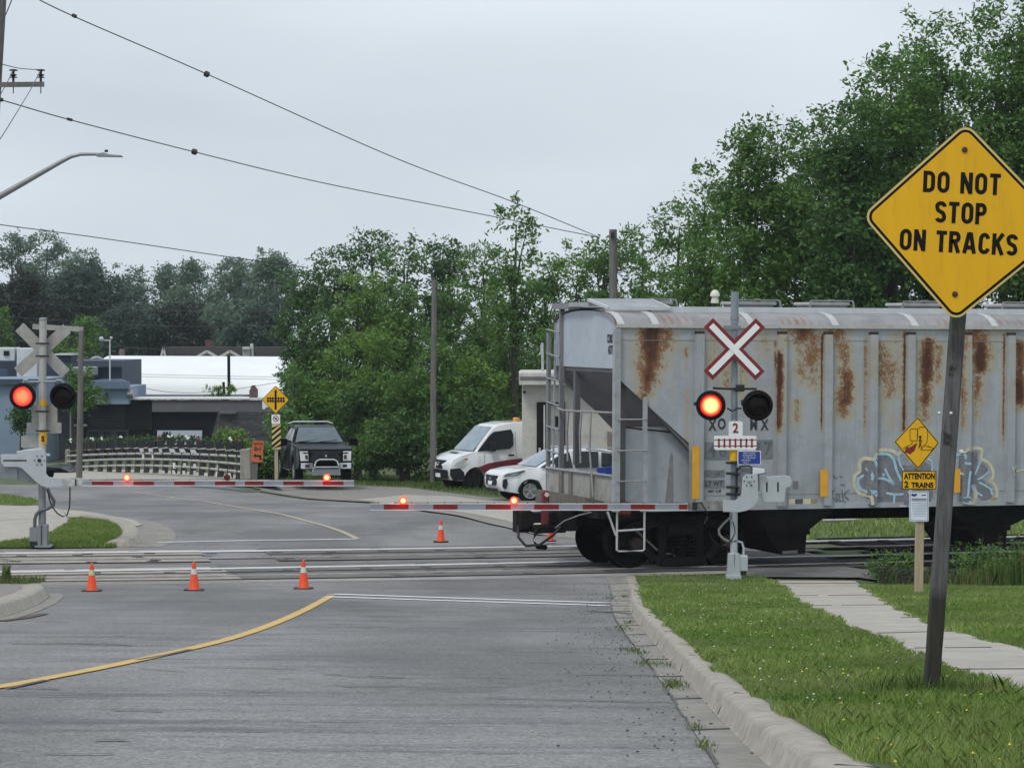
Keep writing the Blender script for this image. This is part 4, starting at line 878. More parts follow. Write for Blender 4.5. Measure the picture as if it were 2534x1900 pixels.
p0, p1 = W(1832, 1421, YS), W(1846, 1413, YS); MB().box(p0.x, p1.x, YS - .08, YS + .1, p0.z, p1.z).build('box_foot', BOLT, jb_)
m = pipe_px([(1840, 1372), (1840, 1355), (1836, 1342), (1826, 1339)], YS, .02); m.build('conduit', ALU, rs, smooth=True)
m = pipe_px([(1809, 1268), (1808, 1280), (1800, 1287), (1790, 1296), (1779, 1310), (1780, 1322), (1790, 1333), (1804, 1340), (1822, 1338)], YS - .06, .022); m.build('cable_hose', M_('hose_grey', (.2, .21, .22), .5), rs, smooth=True)
m = pipe_px([(1813, 1290), (1818, 1305), (1819, 1318), (1812, 1332), (1801, 1345), (1788, 1350), (1775, 1345), (1763, 1335), (1756, 1320)], YS - .07, .009); m.build('cable', BOLT, rs)
# crossbuck
cb = W(1817, 864, YS - .12); 
def blade(c, ang, L, wd, y, mat, par, name='crossbuck_blade'):
    d = Vector((math.cos(ang), 0, math.sin(ang))); n_ = Vector((-d.z, 0, d.x)); P = [c + d * (L / 2) * a + n_ * (wd / 2) * b for a, b in ((-1, -1), (1, -1), (1, 1), (-1, 1))]
    m = MB(); m.add([(p.x, p.y + y, p.z) for p in P] + [(p.x, p.y + y + .008, p.z) for p in P], [(0, 1, 2, 3), (7, 6, 5, 4), (0, 4, 5, 1), (1, 5, 6, 2), (2, 6, 7, 3), (3, 7, 4, 0)]); return m.build(name, mat, par)
a1, a2 = math.radians(45.5), math.radians(-45.5)
x1 = blade(cb, a1, 1.28, .225, .0, SRED, rs); x2 = blade(cb, a2, 1.28, .225, -.012, SRED, rs)
blade(cb, a1, 1.15, .105, -.016, WSIGN, x1, 'white_stripe'); blade(cb, a2, 1.15, .105, -.028, WSIGN, x2, 'white_stripe')
q = W(1813, 810, YS - .02); MB().box(q.x - .16, q.x + .14, q.y, q.y + .02, q.z - .03, q.z + .03).build('bracket', ALUD, rs)
# heads
m = pipe_px([(1764, 960), (1800, 962), (1872, 962)], YS - .02, .02); m.build('cross_arm', BOLT, rs)
c = W(1833, 960, YS); MB().box(c.x - .08, c.x + .06, YS - .09, YS + .09, c.z - .06, c.z + .06).build('arm_clamp', BOLT, rs, bevel=.015)
m = pipe_px([(1799, 1010), (1812, 1017), (1824, 1010), (1835, 1011)], YS - .05, .015); m.build('cable', BOLT, rs)
signal_head(rs, 1759, 1003, YS - .2, 37, True); signal_head(rs, 1875, 1003, YS - .2, 38, False)
m = MB(); c = W(1719, 999, YS - .2); m.tube([(c.x, c.y + .02, c.z), (c.x + .12, c.y + .1, c.z)], [.03, .05], 10); m.build('side_light', BOLT, rs); c = W(1834, 996, YS - .1); m = MB(); m.tube([(c.x, c.y, c.z), (c.x + .12, c.y, c.z)], [.05, .06], 10); m.build('side_light', BOLT, rs)
# "2 tracks" plate
def rrect_px(x0, y0, x1, y1, r, Y, th):
    P = []
    for cx_, cy_, a0 in ((x1 - r, y1 - r, 0), (x0 + r, y1 - r, 90), (x0 + r, y0 + r, 180), (x1 - r, y0 + r, 270)):
        for k in range(4): a = math.radians(a0 + k * 30); P.append((cx_ + r * math.cos(a), cy_ + r * math.sin(a)))
    return MB().pxpoly(P, Y, th)
pl = MB(); pl.pxpoly([(1769, 1078), (1803, 1078), (1803, 1045), (1806, 1042), (1835, 1042), (1838, 1045), (1838, 1078), (1869, 1078), (1872, 1081), (1872, 1109), (1868, 1113), (1771, 1113), (1767, 1109), (1767, 1081)], YS - .10, .006)
plo = pl.build('track_count_sign', WSIGN, rs)
def txt_px(par, s, px, py, hpx, Y, mat, xs=.8, bold=.01, name='lettering', rot=0, slant=0):
    c = W(px, py, Y); return text_mb(par, name, s, mat, Matrix.Translation(c) @ Matrix.Rotation(rot, 4, 'Y'), hpx / (F / Y), xs, bold, .003)
txt_px(plo, '2', 1820, 1060, 23, YS - .106, SRED, .9, .02)
m = MB()
for y in (1088, 1103): m.pxpoly([(1767, y - 1), (1872, y - 1), (1872, y + 1), (1767, y + 1)], YS - .105, .003)
for k in range(7): x = 1779 + k * 13.6; m.pxpoly([(x - 2, 1085), (x + 2, 1085), (x + 2, 1107), (x - 2, 1107)], YS - .108, .003)
m.build('track_symbol', SRED, plo)
bs = rrect_px(1825, 1115, 1883, 1150, 3, YS - .13, .005).build('emergency_sign', WSIGN, rs); bl = rrect_px(1827, 1117, 1881, 1148, 2, YS - .137, .004).build('blue_panel', M_('sign_blue', (.012, .045, .28), .4), bs)
for k, t in enumerate(('REPORT PROBLEM', 'OR EMERGENCY TO', 'CN 1-800-465-9239', 'SUB DUNDAS', 'MP 60.12')): txt_px(bl, t, 1854 if k < 3 else 1846, 1121.5 + k * 5.7, 3.2, YS - .139, WSIGN, .8, .0)
m = MB(); c = W(1816, 1127, YS); m.cyl(W(1816, 1140, YS), W(1816, 1114, YS), .075, n=14); m.build('yellow_band', YSIGN, rs)
# gate mechanism
MB().pxpoly([(1826, 1157), (1895, 1160), (1897, 1172), (1880, 1174), (1880, 1215), (1826, 1228)], YS - .05, .34).build('gate_machine', ALUD, rs, bevel=.01)
m = pipe_px([(1826, 1163), (1832, 1154), (1852, 1152), (1862, 1157), (1861, 1172)], YS - .1, .014); m.build('lifting_bail', BOLT, rs)
MB().pxpoly([(1863, 1157), (1892, 1160), (1894, 1170), (1863, 1175)], YS - .2, .1).build('machine_cover', M_('cover_white', (.6, .64, .68), .4), rs, bevel=.01)
ab = MB().pxpoly([(1789, 1237), (1818, 1238), (1830, 1232), (1835, 1220), (1838, 1180), (1846, 1173), (1875, 1174), (1877, 1238), (1866, 1252), (1848, 1263), (1830, 1267), (1789, 1266)], YS - .26, .02).build('arm_bracket', ALU, rs, bevel=.004)
cw = MB().pxpoly([(1883, 1180), (1941, 1176), (1955, 1178), (1960, 1190), (1957, 1203), (1945, 1207), (1941, 1242), (1892, 1243), (1884, 1232)], YS - .1, .05).build('counterweight_plate', ALU, rs, bevel=.006)
for x in (1897.5, 1925): 
    MB().pxpoly([(x - 2.2, 1193), (x + 2.2, 1193), (x + 2, 1217), (x - 1.6, 1217)], YS - .104, .004).build('slot', BOLT, cw)
m = MB(); c = W(1854, 1190, YS - .27); m.lathe([(.03, 0), (.03, -.03), (.001, -.035)], c, 'y', 12); m.build('pivot_bolt', M_('bolt_bright', (.5, .5, .5), .3, .9), ab)
for k in range(6): a = k * math.pi / 3; c2 = c + Vector((.085 * math.cos(a), 0, .085 * math.sin(a))); MB().lathe([(.013, 0), (.001, -.012)], c2, 'y', 8).build('bolt_head', BOLT, ab)
for y in (1145, 1171, 1205, 1222): c = W(1800, y, YS); m = MB(); m.box(c.x - .02, c.x + .2, YS - .12, YS + .1, c.z - .018, c.z + .018); m.build('machine_clamp', BOLT, rs, bevel=.006)
# arm
def gate_arm(root, xa, xb, yt, yb, Y, bands, lamps, wires=True):
    xl, xr_ = min(xa, xb), max(xa, xb); rc = lambda x0, y0, x1, y1, y, th: MB().pxpoly([(x0, y1), (x1, y1), (x1, y0), (x0, y0)], y, th)
    arm = rc(xl, yt, xr_, yb, Y - .02, .05).build('gate_arm', ARMW, root)
    for y0, y1 in ((yt - .6, yt + 1.3), (yb - 1.6, yb + .6)): rc(xl, y0, xr_, y1, Y - .026, .06).build('arm_edge', ARME, arm)
    for a, b in bands: rc(a, yt + 1.4, b, yb - 1.7, Y - .0245, .058).build('red_band', ARMR, arm)
    x = min(xa, xb) + 20; m = MB()
    while x < max(xa, xb) - 20:
        c = W(x, yt, Y); m.box(c.x - .008, c.x + .008, Y, Y + .01, c.z, c.z + .03); x += 41
    m.tube([W(min(xa, xb) + 60, yt - 2.5, Y), W((xa + xb) / 2, yt - 3.2, Y), W(max(xa, xb) - 8, yt - 2.2, Y)], .006, 5); m.build('lamp_wire', BOLT, arm)
    for (x, lit) in lamps:
        c = W(x, yt - 8, Y); s_ = F / Y
        m = MB(); m.cyl((c.x, Y + .05, W(x, yt, Y).z), (c.x, Y + .05, c.z - .05), .02); m.lathe([(.04, .03), (.06, .01), (.065, -.01), (.06, -.03)], c, 'y', 14); l = m.build('gate_lamp', M_('lamp_red_body', (.1, .006, .006), .4) if 'lamp_red_body' not in bpy.data.materials else bpy.data.materials['lamp_red_body'], arm, smooth=True)
        if lit:
            o = MB().lathe([(.072, -.03), (.065, -.05), (.001, -.07)], c, 'y', 16).build('lens', None, l, smooth=True); cc = WM[l.name].inverted() @ c
            o.data.materials.clear(); o.data.materials.append(glow('lamp_lens_' + str(int(x)), (cc.x, cc.y - .06, cc.z), (1, .55, .16), (1, .02, .02), .02, .06, 4, 2.2))
            li = bpy.data.lights.new('lamp_light', 'POINT'); li.energy = 1.6; li.color = (1, .03, .03); li.shadow_soft_size = .06; lo = bpy.data.objects.new('lamp_light', li); COL.objects.link(lo); lo.parent = l; lo.location = cc + Vector((0, -.14, .0))
    return arm
YG = YS - .25
bandsR = [(950, 1011), (1072, 1132), (1202, 1264), (1322, 1383), (1442, 1503), (1561, 1621), (1680, 1701)]
gate_arm(rs, 916, 1703, 1246, 1262, YG, bandsR, [(998, True), (1272, True)])
MB().pxpoly([(1700, 1242), (1716, 1241), (1740, 1240), (1792, 1238), (1792, 1262), (1720, 1258), (1714, 1262), (1702, 1262)], YG, .04).build('arm_adapter', M_('adapter_grey', (.22, .22, .21), .7, var=.5, vs=9), rs)
m = MB(); c = W(1719, 1252, YG - .03); m.box(c.x - .04, c.x + .04, YG - .06, YG, c.z - .07, c.z + .07); m.build('shear_bolt_block', BOLT, rs, bevel=.01)
m = pipe_px([(1722, 1245), (1735, 1243), (1742, 1255), (1750, 1268), (1750, 1280), (1742, 1296)], YG - .05, .012); m.build('cable', BOLT, rs)
for (x, y) in ((1756, 1270),): pass

# ---------------- left crossing signal (seen from behind)
YL = G(105, 1351, .05).y; bL = G(105, 1351, .05); print('left signal Y', YL)
ls = thing('crossing_signal', 'railway crossing signal showing the grey backs of its signs, on the left grass island', 'crossing signal', bL, 'crossing signals with gates')
m = MB(); m.tube([bL, W(104, 1180, YL)], .075, 16); m.build('mast', ALUD, ls, smooth=True)
m = MB(); m.tube([W(104, 1180, YL), W(106.5, 793, YL)], .073, 16); m.build('mast', M_('mast_pale', (.46, .46, .43), .5, .3, var=.1, vs=2, dirt=(.3, .28, .25), dirt_amt=.5), ls, smooth=True)
m = MB(); m.lathe([(.08, 0), (.08, .03), (.06, .05), (.001, .06)], W(106.5, 793, YL), 'z', 16); m.build('mast_cap', ALUD, ls)
for (x0, x1) in ((95, 104), (107, 119)):
    p0, p1 = W(x0, 1349, YL), W(x1, 1297, YL); MB().box(p0.x, p1.x, YL - .12, YL + .1, p0.z, p1.z).build('base_casting', ALUD, ls, bevel=.01)
p0, p1 = W(75, 1340, YL), W(96, 1302, YL); j_ = MB().box(p0.x, p1.x, YL - .12, YL + .1, p0.z, p1.z).build('junction_box', ALUD, ls, bevel=.015)
p0, p1 = W(77, 1351, YL), W(94, 1338, YL); MB().box(p0.x, p1.x, YL - .13, YL + .08, p0.z, p1.z).build('box_foot', BOLT, j_)
p0, p1 = W(90, 1356, YL), W(130, 1348, YL); MB().box(p0.x, p1.x, YL - .2, YL + .2, p0.z + .03, p1.z).build('base_plate', ALUD, ls)
m = pipe_px([(86, 1303), (86, 1285), (90, 1272), (98, 1264), (118, 1258), (132, 1250), (134, 1240), (124, 1224), (117, 1208)], YL - .1, .035); m.build('conduit', M_('conduit_dark', (.10, .105, .11), .4), ls, smooth=True)
m = pipe_px([(118, 1212), (122, 1235), (130, 1255), (142, 1270), (156, 1278), (166, 1274), (172, 1255), (173, 1230), (173, 1205)], YL - .12, .014); m.build('chain', BOLT, ls)
# backs of crossbuck and plates
cL = W(105, 867, YL + .1)
for ang, y in ((math.radians(42), 0), (math.radians(-45), .012)): b_ = blade(cL, ang, 1.28, .225, y, SBACK, ls)
for y in (850, 881): c = W(105, y, YL - .08); MB().box(c.x - .13, c.x + .13, YL - .09, YL - .07, c.z - .015, c.z + .015).build('clamp', BOLT, ls)
c = W(105, 945, YL - .1); MB().tube([W(56, 945, YL - .05), W(150, 944, YL - .05)], .022, 8).build('cross_arm', ALUD, ls)
m = pipe_px([(58, 948), (60, 941), (70, 940)], YL - .05, .03); m.build('arm_elbow', ALUD, ls); m = pipe_px([(140, 941), (152, 942), (155, 948)], YL - .05, .03); m.build('arm_elbow', ALUD, ls)
signal_head(ls, 56, 980.5, YL - .25, 33, True, (1, .16, .06), (.8, .006, .02), .09, .2); signal_head(ls, 156, 980.5, YL - .25, 33, False)
for (x0, y0, x1, y1) in ((66, 1045, 152, 1072), (52, 1078, 96, 1107), (78, 1000, 142, 1045)):
    o = rrect_px(x0, y0, x1, y1, 3, YL + .1, .006).build('sign_back', SBACK, ls)
for y in (1018, 1066): c = W(105, y, YL - .08); MB().box(c.x - .13, c.x + .13, YL - .09, YL - .07, c.z - .015, c.z + .015).build('clamp', BOLT, ls)
m = MB(); m.cyl(W(106, 1098, YL), W(106, 1068, YL), .079, n=16); yb = m.build('yellow_band', YSIGN, ls); m = MB(); m.cyl(W(106, 1004, YL), W(106, 990, YL), .078, n=16); m.build('yellow_band', YSIGN, ls)
txt_px(yb, 'S', 106, 1086, 13, YL - .085, SBLK, .9, .04)
lb = MB().pxpoly([(4, 1124), (53, 1124), (56, 1114), (110, 1111), (114, 1133), (114, 1172), (121, 1180), (153, 1183), (154, 1205), (111, 1205), (101, 1201), (88, 1191), (56, 1160), (48, 1155), (11, 1155), (3, 1146), (2, 1130)], YL - .3, .03).build('arm_bracket', ALU, ls, bevel=.005)
MB().pxpoly([(8, 1137.5), (66, 1137.5), (66, 1141), (8, 1141)], YL - .305, .004).build('slot', BOLT, lb)
c = W(97.5, 1139, YL - .31); MB().lathe([(.035, 0), (.035, -.03), (.001, -.035)], c, 'y', 12).build('pivot_bolt', BOLT, lb)
for k in range(6): a = k * math.pi / 3; c2 = c + Vector((.095 * math.cos(a), 0, .095 * math.sin(a))); MB().lathe([(.014, 0), (.001, -.012)], c2, 'y', 8).build('bolt_head', BOLT, lb)
MB().pxpoly([(-40, 1126), (4, 1127), (42, 1156), (44, 1184), (-40, 1185)], YL - .2, .3).build('counterweight', ALUD, ls, bevel=.01)
MB().pxpoly([(40, 1156), (58, 1158), (86, 1190), (84, 1196), (42, 1187)], YL - .15, .3).build('gate_machine', ALUD, ls, bevel=.01)
MB().pxpoly([(40, 1117), (56, 1114), (92, 1109), (108, 1112), (108, 1128), (44, 1128)], YL - .2, .3).build('machine_cover', ALU, ls, bevel=.01)
MB().pxpoly([(108, 1122), (123, 1122), (123, 1128), (108, 1128)], YL - .28, .06).build('stud', ALU, ls)
bandsL = [(227, 280), (330, 381), (431, 482), (532, 582), (606, 652), (701, 751), (799, 850)]
gate_arm(ls, 204, 876, 1189, 1202, YL - .3, bandsL, [(315, True), (562, False), (809, True)])
MB().pxpoly([(153, 1183), (170, 1181), (204, 1183), (207, 1201), (200, 1203), (154, 1202)], YL - .31, .05).build('arm_adapter', M_('adapter_pale', (.42, .42, .41), .7, var=.5, vs=9), ls, bevel=.006)
MB().pxpoly([(185.5, 1186), (188.5, 1186), (188.5, 1202), (185.5, 1202)], YL - .32, .005).build('slot', BOLT, ls)

# ---------------- weathered post with side arm behind the left signal
YQ = YL + 12
wp = thing('bracket_post', 'thin weathered post with a short top arm behind the left crossing signal', 'post', W(199, 1200, YQ))
MB().tube([W(196, 1195, YQ), W(201, 818, YQ)], [.075, .06], 10).build('pole', POLEW, wp, smooth=True)
MB().bar(W(81, 808, YQ), W(206, 815, YQ), .08, .12).build('top_arm', SBACK, wp)

# ---------------- traffic cones
def cone_mats():
    o = M_('cone_orange', (.82, .075, .012), .5, var=.08, vs=9, dirt=(.35, .05, .02), dirt_amt=.3); wv = M_('cone_band', (.6, .6, .62), .5, var=.1); b = M_('cone_base', (.012, .012, .012), .6); return o, wv, b
CO, CWH, CBK = cone_mats()
def make_cone(p, h, label, mats=(None, None)):
    M = Matrix.Translation(p); t = thing('traffic_cone', label, 'traffic cone', M, 'traffic cones on the crossing')
    r0, r1 = h * .185, h * .045
    def R(f): return r0 + (r1 - r0) * f
    m = MB(M); s_ = h * .33; m.prism([(-s_ + .03, -s_), (s_ - .03, -s_), (s_, -s_ + .03), (s_, s_ - .03), (s_ - .03, s_), (-s_ + .03, s_), (-s_, s_ - .03), (-s_, -s_ + .03)], 'z', .004, .025); m.build('base', CBK, t, bevel=.004)
    m = MB(M); m.lathe([(R(0) * 1.12, .025), (R(0), .04), (R(.53), .04 + .53 * (h - .04)), (R(.53) * .98, .04 + .54 * (h - .04)), (R(.74) * .98, .04 + .73 * (h - .04)), (R(.74), .04 + .74 * (h - .04)), (R(.93), h * .94), (R(1) * .9, h), (.001, h)], (0, 0, 0), 'z', 20); m.build('cone_body', CO, t, smooth=True)
    m = MB(M); m.lathe([(R(.53) * 1.015, .04 + .53 * (h - .04)), (R(.74) * 1.015, .04 + .74 * (h - .04))], (0, 0, 0), 'z', 20); m.v = m.v; m.build('band', mats[0] or CWH, t, smooth=True)
    return t
k1 = make_cone(G(227, 1463), 71 / (F / G(227, 1463).y), 'traffic cone with dirty yellowed band and scuffed tip, leftmost of three before the rails', (M_('cone_band_dirty', (.55, .5, .3), .6, var=.3, vs=12), None))
k2 = make_cone(G(480, 1461), 72 / (F / G(480, 1461).y), 'traffic cone with a clean grey band, middle one of the three before the rails')
k3 = make_cone(G(751, 1457), 72 / (F / G(751, 1457).y), 'bright orange traffic cone nearest the yellow line end, rightmost of three before the rails')
k4 = make_cone(G(1091, 1341), 55 / (F / G(1091, 1341).y), 'small looking traffic cone alone beyond the rails, left of the railcar coupler')
k5 = make_cone(W(1362, 1339, G(1362, 1345).y), .36, 'traffic cone mostly hidden behind the brake hose at the railcar end')

# ---------------- big yellow sign on the leaning post
YP = G(2303, 1725, .12).y; sP = F / YP; print('post Y', YP, sP)
bs_ = thing('warning_sign', 'large yellow diamond sign reading DO NOT STOP ON TRACKS on a leaning dark wooden post', 'road sign', G(2303, 1725, .12))
pb, pt = W(2303, 1728, YP), W(2377, 700, YP + .15)
m = MB(); n_ = 26; pts = [pb.lerp(pt, k / n_) for k in range(n_ + 1)]; hw = [(17.4 - .6 * k / n_) / sP for k in range(n_ + 1)]
V = []; Fc = []
for k, p in enumerate(pts):
    a = hw[k] * (1 + rnd.uniform(-.02, .02)); d = .055; c_ = a * .22
    for x, y in ((-a + c_, -d), (a - c_, -d), (a, -d + c_), (a, d), (-a, d), (-a, -d + c_)): V.append((p.x + x, p.y + y, p.z))
for k in range(n_):
    for q in range(6): Fc.append((k * 6 + q, k * 6 + (q + 1) % 6, (k + 1) * 6 + (q + 1) % 6, (k + 1) * 6 + q))
Fc.append([n_ * 6 + q for q in range(6)])
m.add(V, Fc)
def post_mat():
    mt, nt, p = newmat('leaning_post_wood'); t = N(nt, 'ShaderNodeTexCoord'); sp = N(nt, 'ShaderNodeSeparateXYZ'); nt.links.new(t.outputs['Object'], sp.inputs[0])
    n1 = noise(nt, 2.5, 8, .7, (16, 16, 1)); n2 = noise(nt, 2, 4, .6, (3, 3, 3)); col = mixc(nt, ramp(nt, n1, .3, .72), (.032, .031, .030), (.15, .15, .148)); col = mixc(nt, ramp(nt, n2, .6, .68), col, (.02, .02, .02))
    a = N(nt, 'ShaderNodeMath', operation='ADD'); nt.links.new(sp.outputs['Z'], a.inputs[0]); s_ = N(nt, 'ShaderNodeMath', operation='MULTIPLY'); nt.links.new(n2, s_.inputs[0]); s_.inputs[1].default_value = .12; nt.links.new(s_.outputs[0], a.inputs[1])
    dark_foot = ramp(nt, a.outputs[0], .60, .68, (1, 1, 1, 1), (0, 0, 0, 1)); col = mixc(nt, dark_foot, col, mixc(nt, ramp(nt, n1, .3, .7), (.012, .012, .010), (.04, .036, .026)))  # darker tone over the lower part of the post
    gm = N(nt, 'ShaderNodeMapRange'); nt.links.new(sp.outputs['Z'], gm.inputs[0]); gm.inputs[1].default_value = 1.75; gm.inputs[2].default_value = 2.5; g2 = N(nt, 'ShaderNodeMath', operation='MULTIPLY'); nt.links.new(gm.outputs[0], g2.inputs[0]); nt.links.new(ramp(nt, n2, .35, .6), g2.inputs[1])
    col = mixc(nt, g2.outputs[0], col, (.05, .06, .035))
    nt.links.new(col, p.inputs['Base Color']); p.inputs['Roughness'].default_value = .85; bumpto(nt, n1, p, .5, .02); return mt
m.build('post', post_mat(), bs_)
MB().box(pts[15].x - .055, pts[15].x + .055, YP - .06, YP - .04, pts[15].z - .002, pts[15].z + .004)
for dx in (-.035, .03): p = W(2340, 1022, YP - .06); MB().lathe([(.009, 0), (.001, -.01)], (p.x + dx, p.y, p.z), 'y', 8).build('nail_head', M_('nail_bright', (.8, .8, .8), .3, .6) if 'nail_bright' not in bpy.data.materials else bpy.data.materials['nail_bright'], bs_)
m = MB()
for (x, y, w_, h_) in ((2345, 1058, 16, 4), (2346, 1078, 5, 8), (2326, 1192, 12, 6), (2343, 1208, 9, 7), (2318, 1243, 9, 5), (2330, 1349, 24, 6), (2328, 1390, 6, 6), (2312, 1462, 6, 5), (2308, 1515, 7, 9), (2353, 1120, 4, 5), (2332, 1145, 4, 4)):
    c = W(x, y, YP - .06); m.box(c.x - w_ / 2 / sP, c.x + w_ / 2 / sP, c.y, c.y + .01, c.z - h_ / 2 / sP, c.z + h_ / 2 / sP)
# diamond, tilted a little clockwise: corners measured
YD = YP - .075
cor = [(2390, 302), (2655, 560), (2361, 796), (2129, 536)]
cor = [(2391, 304), (2646, 569), (2363, 797), (2133, 534)]
def rounded(cor, r, n=6):
    P = []
    C = [Vector((x, y)) for x, y in cor]; k = len(C)
    for i in range(k):
        a, b, c_ = C[i - 1], C[i], C[(i + 1) % k]; u, v = (a - b).normalized(), (c_ - b).normalized(); ang = u.angle(v); d = r / math.tan(ang / 2); ce = b + (u + v).normalized() * (r / math.sin(ang / 2))
        s0, s1 = b + u * d, b + v * d
        a0, a1 = math.atan2(*(s0 - ce).yx), math.atan2(*(s1 - ce).yx)
        while a1 - a0 > math.pi: a1 -= 2 * math.pi
        while a1 - a0 < -math.pi: a1 += 2 * math.pi
        P += [tuple(ce + Vector((math.cos(a0 + (a1 - a0) * q / n), math.sin(a0 + (a1 - a0) * q / n))) * r) for q in range(n + 1)]
    return P
def inset(cor, d):
    c = sum((Vector(p) for p in cor), Vector((0, 0))) / 4; out = []
    k = len(cor); C = [Vector(p) for p in cor]
    for i in range(k):
        a, b, c_ = C[i - 1], C[i], C[(i + 1) % k]; u, v = (a - b).normalized(), (c_ - b).normalized(); out.append(b + (u + v).normalized() * (d / math.sin(u.angle(v) / 2)))
    return [tuple(p) for p in out]
pn = MB().pxpoly(rounded(cor, 30), YD, .004).build('sign_panel', YRIM, bs_)
MB().pxpoly(rounded(inset(cor, 5.5), 25), YD - .0015, .001).build('border', SBLK, pn)
MB().pxpoly(rounded(inset(cor, 12), 19), YD - .003, .001).build('sign_face', YSIGN, pn)
bs_['label'] = 'large yellow diamond sign reading DO NOT STOP ON TRACKS on a leaning dark wooden post'
def txt_fit(par, s, x0, y0, x1, y1, hpx, Y, mat, bold=.03, xs=.7):
    """line of capitals from (x0,y0) to (x1,y1) (centre line, photograph coordinates), squeezed to that width"""
    a, b = W(x0, y0, Y), W(x1, y1, Y); L = (b - a).length; o = txt_px(par, s, (x0 + x1) / 2, (y0 + y1) / 2, hpx, Y, mat, xs, bold, rot=math.atan2(a.z - b.z, b.x - a.x))
    me = o.data; M0 = (WM[par.name].inverted() @ ((a + b) / 2)); d = (WM[par.name].inverted().to_3x3() @ (b - a)).normalized()
    vs = [(Vector(v.co) - M0).dot(d) for v in me.vertices]; lo, hi = min(vs), max(vs); k = L / (hi - lo); mid = (lo + hi) / 2
    for v, q in zip(me.vertices, vs): v.co += d * ((q - mid) * k - q)
    return o
def arcp(cx, cy, rx, ry, a0, a1, n=10): return [(cx + rx * math.cos(math.radians(a0 + (a1 - a0) * k / n)), cy + ry * math.sin(math.radians(a0 + (a1 - a0) * k / n))) for k in range(n + 1)]
SW = .19; h_ = SW / 2
GL = {'O': (.60, [[(.60 - h_, .32)] + [(.60 - h_, .68)] + arcp(.30, .68, .30 - h_, .32 - h_, 0, 180)[1:] + [(h_, .32)] + arcp(.30, .32, .30 - h_, .32 - h_, 180, 360)[1:]]),
      'D': (.58, [[(h_, h_), (h_, 1 - h_), (.28, 1 - h_)] + arcp(.28, .70, .30 - h_, .30 - h_, 90, 0)[1:] + arcp(.28, .30, .30 - h_, .30 - h_, 0, -90) + [(h_, h_)]]),
      'N': (.60, [[(h_, 0), (h_, 1)], [(h_ + .0, .97), (.60 - h_, .03)], [(.60 - h_, 0), (.60 - h_, 1)]]),
      'T': (.54, [[(0, 1 - h_), (.54, 1 - h_)], [(.27, 0), (.27, .9)]]),
      'P': (.56, [[(h_, 0), (h_, 1 - h_), (.30, 1 - h_)] + arcp(.30, .70, .26 - h_, .30 - h_, 90, -90)[1:] + [(h_, .40 + h_)]]),
      'R': (.59, [[(h_, 0), (h_, 1 - h_), (.32, 1 - h_)] + arcp(.32, .72, .26 - h_, .28 - h_, 90, -90)[1:] + [(h_, .44 + h_)], [(.30, .5), (.50, 0)]]),
      'A': (.68, [[(h_ * .9, 0), (.30, 1 - h_ * .3)], [(.38, 1 - h_ * .3), (.68 - h_ * .9, 0)], [(.27, 1 - h_), (.41, 1 - h_)], [(.16, .28), (.52, .28)]]),
      'C': (.58, [arcp(.30, .68, .28 - h_, .32 - h_, 12, 180) + arcp(.30, .32, .30 - h_, .32 - h_, 180, 348)]),
      'K': (.60, [[(h_, 0), (h_, 1)], [(.54, 1), (h_ + .02, .42)], [(.24, .60), (.53, 0)]]),
      'S': (.58, [arcp(.29, .735, .29 - h_, .265 - h_, 15, 200) + arcp(.29, .29, .29 - h_, .29 - h_ , 75, -10) + arcp(.29, .29, .29 - h_, .29 - h_, -20, -165)])}
GL['S'] = (.58, [[(.58 - h_, .75)] + arcp(.29, .76, .29 - h_, .24 - h_, 20, 180) + [(h_ + .02, .66), (.16, .57), (.40, .46), (.58 - h_ - .02, .36), (.58 - h_, .26)] + arcp(.29, .26, .29 - h_, .26 - h_, -10, -160)])
def sign_line(par, s, x0, y0, x1, y1, hpx, Y, mat):
    adv = sum((GL[c][0] + .13) if c != ' ' else .42 for c in s) - .13; a, b = W(x0, y0, Y), W(x1, y1, Y); L = (b - a).length; H = hpx / (F / Y); kx = L / adv
    d = (b - a).normalized(); up = Vector((-d.z, 0, d.x)); x = 0
    for c in s:
        if c == ' ': x += .42; continue
        w_, ss = GL[c]; m = MB()
        for q, st in enumerate(ss):
            P = [a + d * ((x + px_) * kx) + up * ((py_ - .5) * H) for px_, py_ in st]; n = len(P); hw_ = H * h_ * .98; closed = (P[0] - P[-1]).length < .02 * H
            Lf, Rt = [], []
            for i in range(n):
                pv = P[i - 1] if i else (P[-2] if closed else P[0] - (P[1] - P[0])); nx = P[i + 1] if i < n - 1 else (P[1] if closed else P[-1] + (P[-1] - P[-2]))
                e1, e2 = (P[i] - pv).normalized(), (nx - P[i]).normalized(); n1, n2 = Vector((-e1.z, 0, e1.x)), Vector((-e2.z, 0, e2.x)); nn = n1 + n2
                nn = nn / max(.35, nn.length_squared / 2); Lf.append(P[i] + nn * hw_); Rt.append(P[i] - nn * hw_)
            off = Vector((0, -.0004 * q, 0)); V = [p + off for p in Lf] + [p + off for p in Rt]; m.add(V, [(i, i + 1, n + i + 1, n + i) for i in range(n - 1)])
        m.build('letter', mat, par); x += w_ + .13
sign_line(pn, 'DO NOT', 2285, 449, 2476, 457, 53, YD - .0045, SBLK); sign_line(pn, 'STOP', 2314, 524, 2441, 530, 53, YD - .0045, SBLK); sign_line(pn, 'ON TRACKS', 2227, 592, 2518, 607, 53, YD - .0045, SBLK)
for (x, y) in ((2387, 371), (2363, 728)): MB().lathe([(.016, 0), (.016, -.006), (.001, -.009)], W(x, y, YD - .003), 'y', 14).build('bolt_head', M_('bolt_rusty', (.06, .025, .012), .6) if 'bolt_rusty' not in bpy.data.materials else bpy.data.materials['bolt_rusty'], pn)

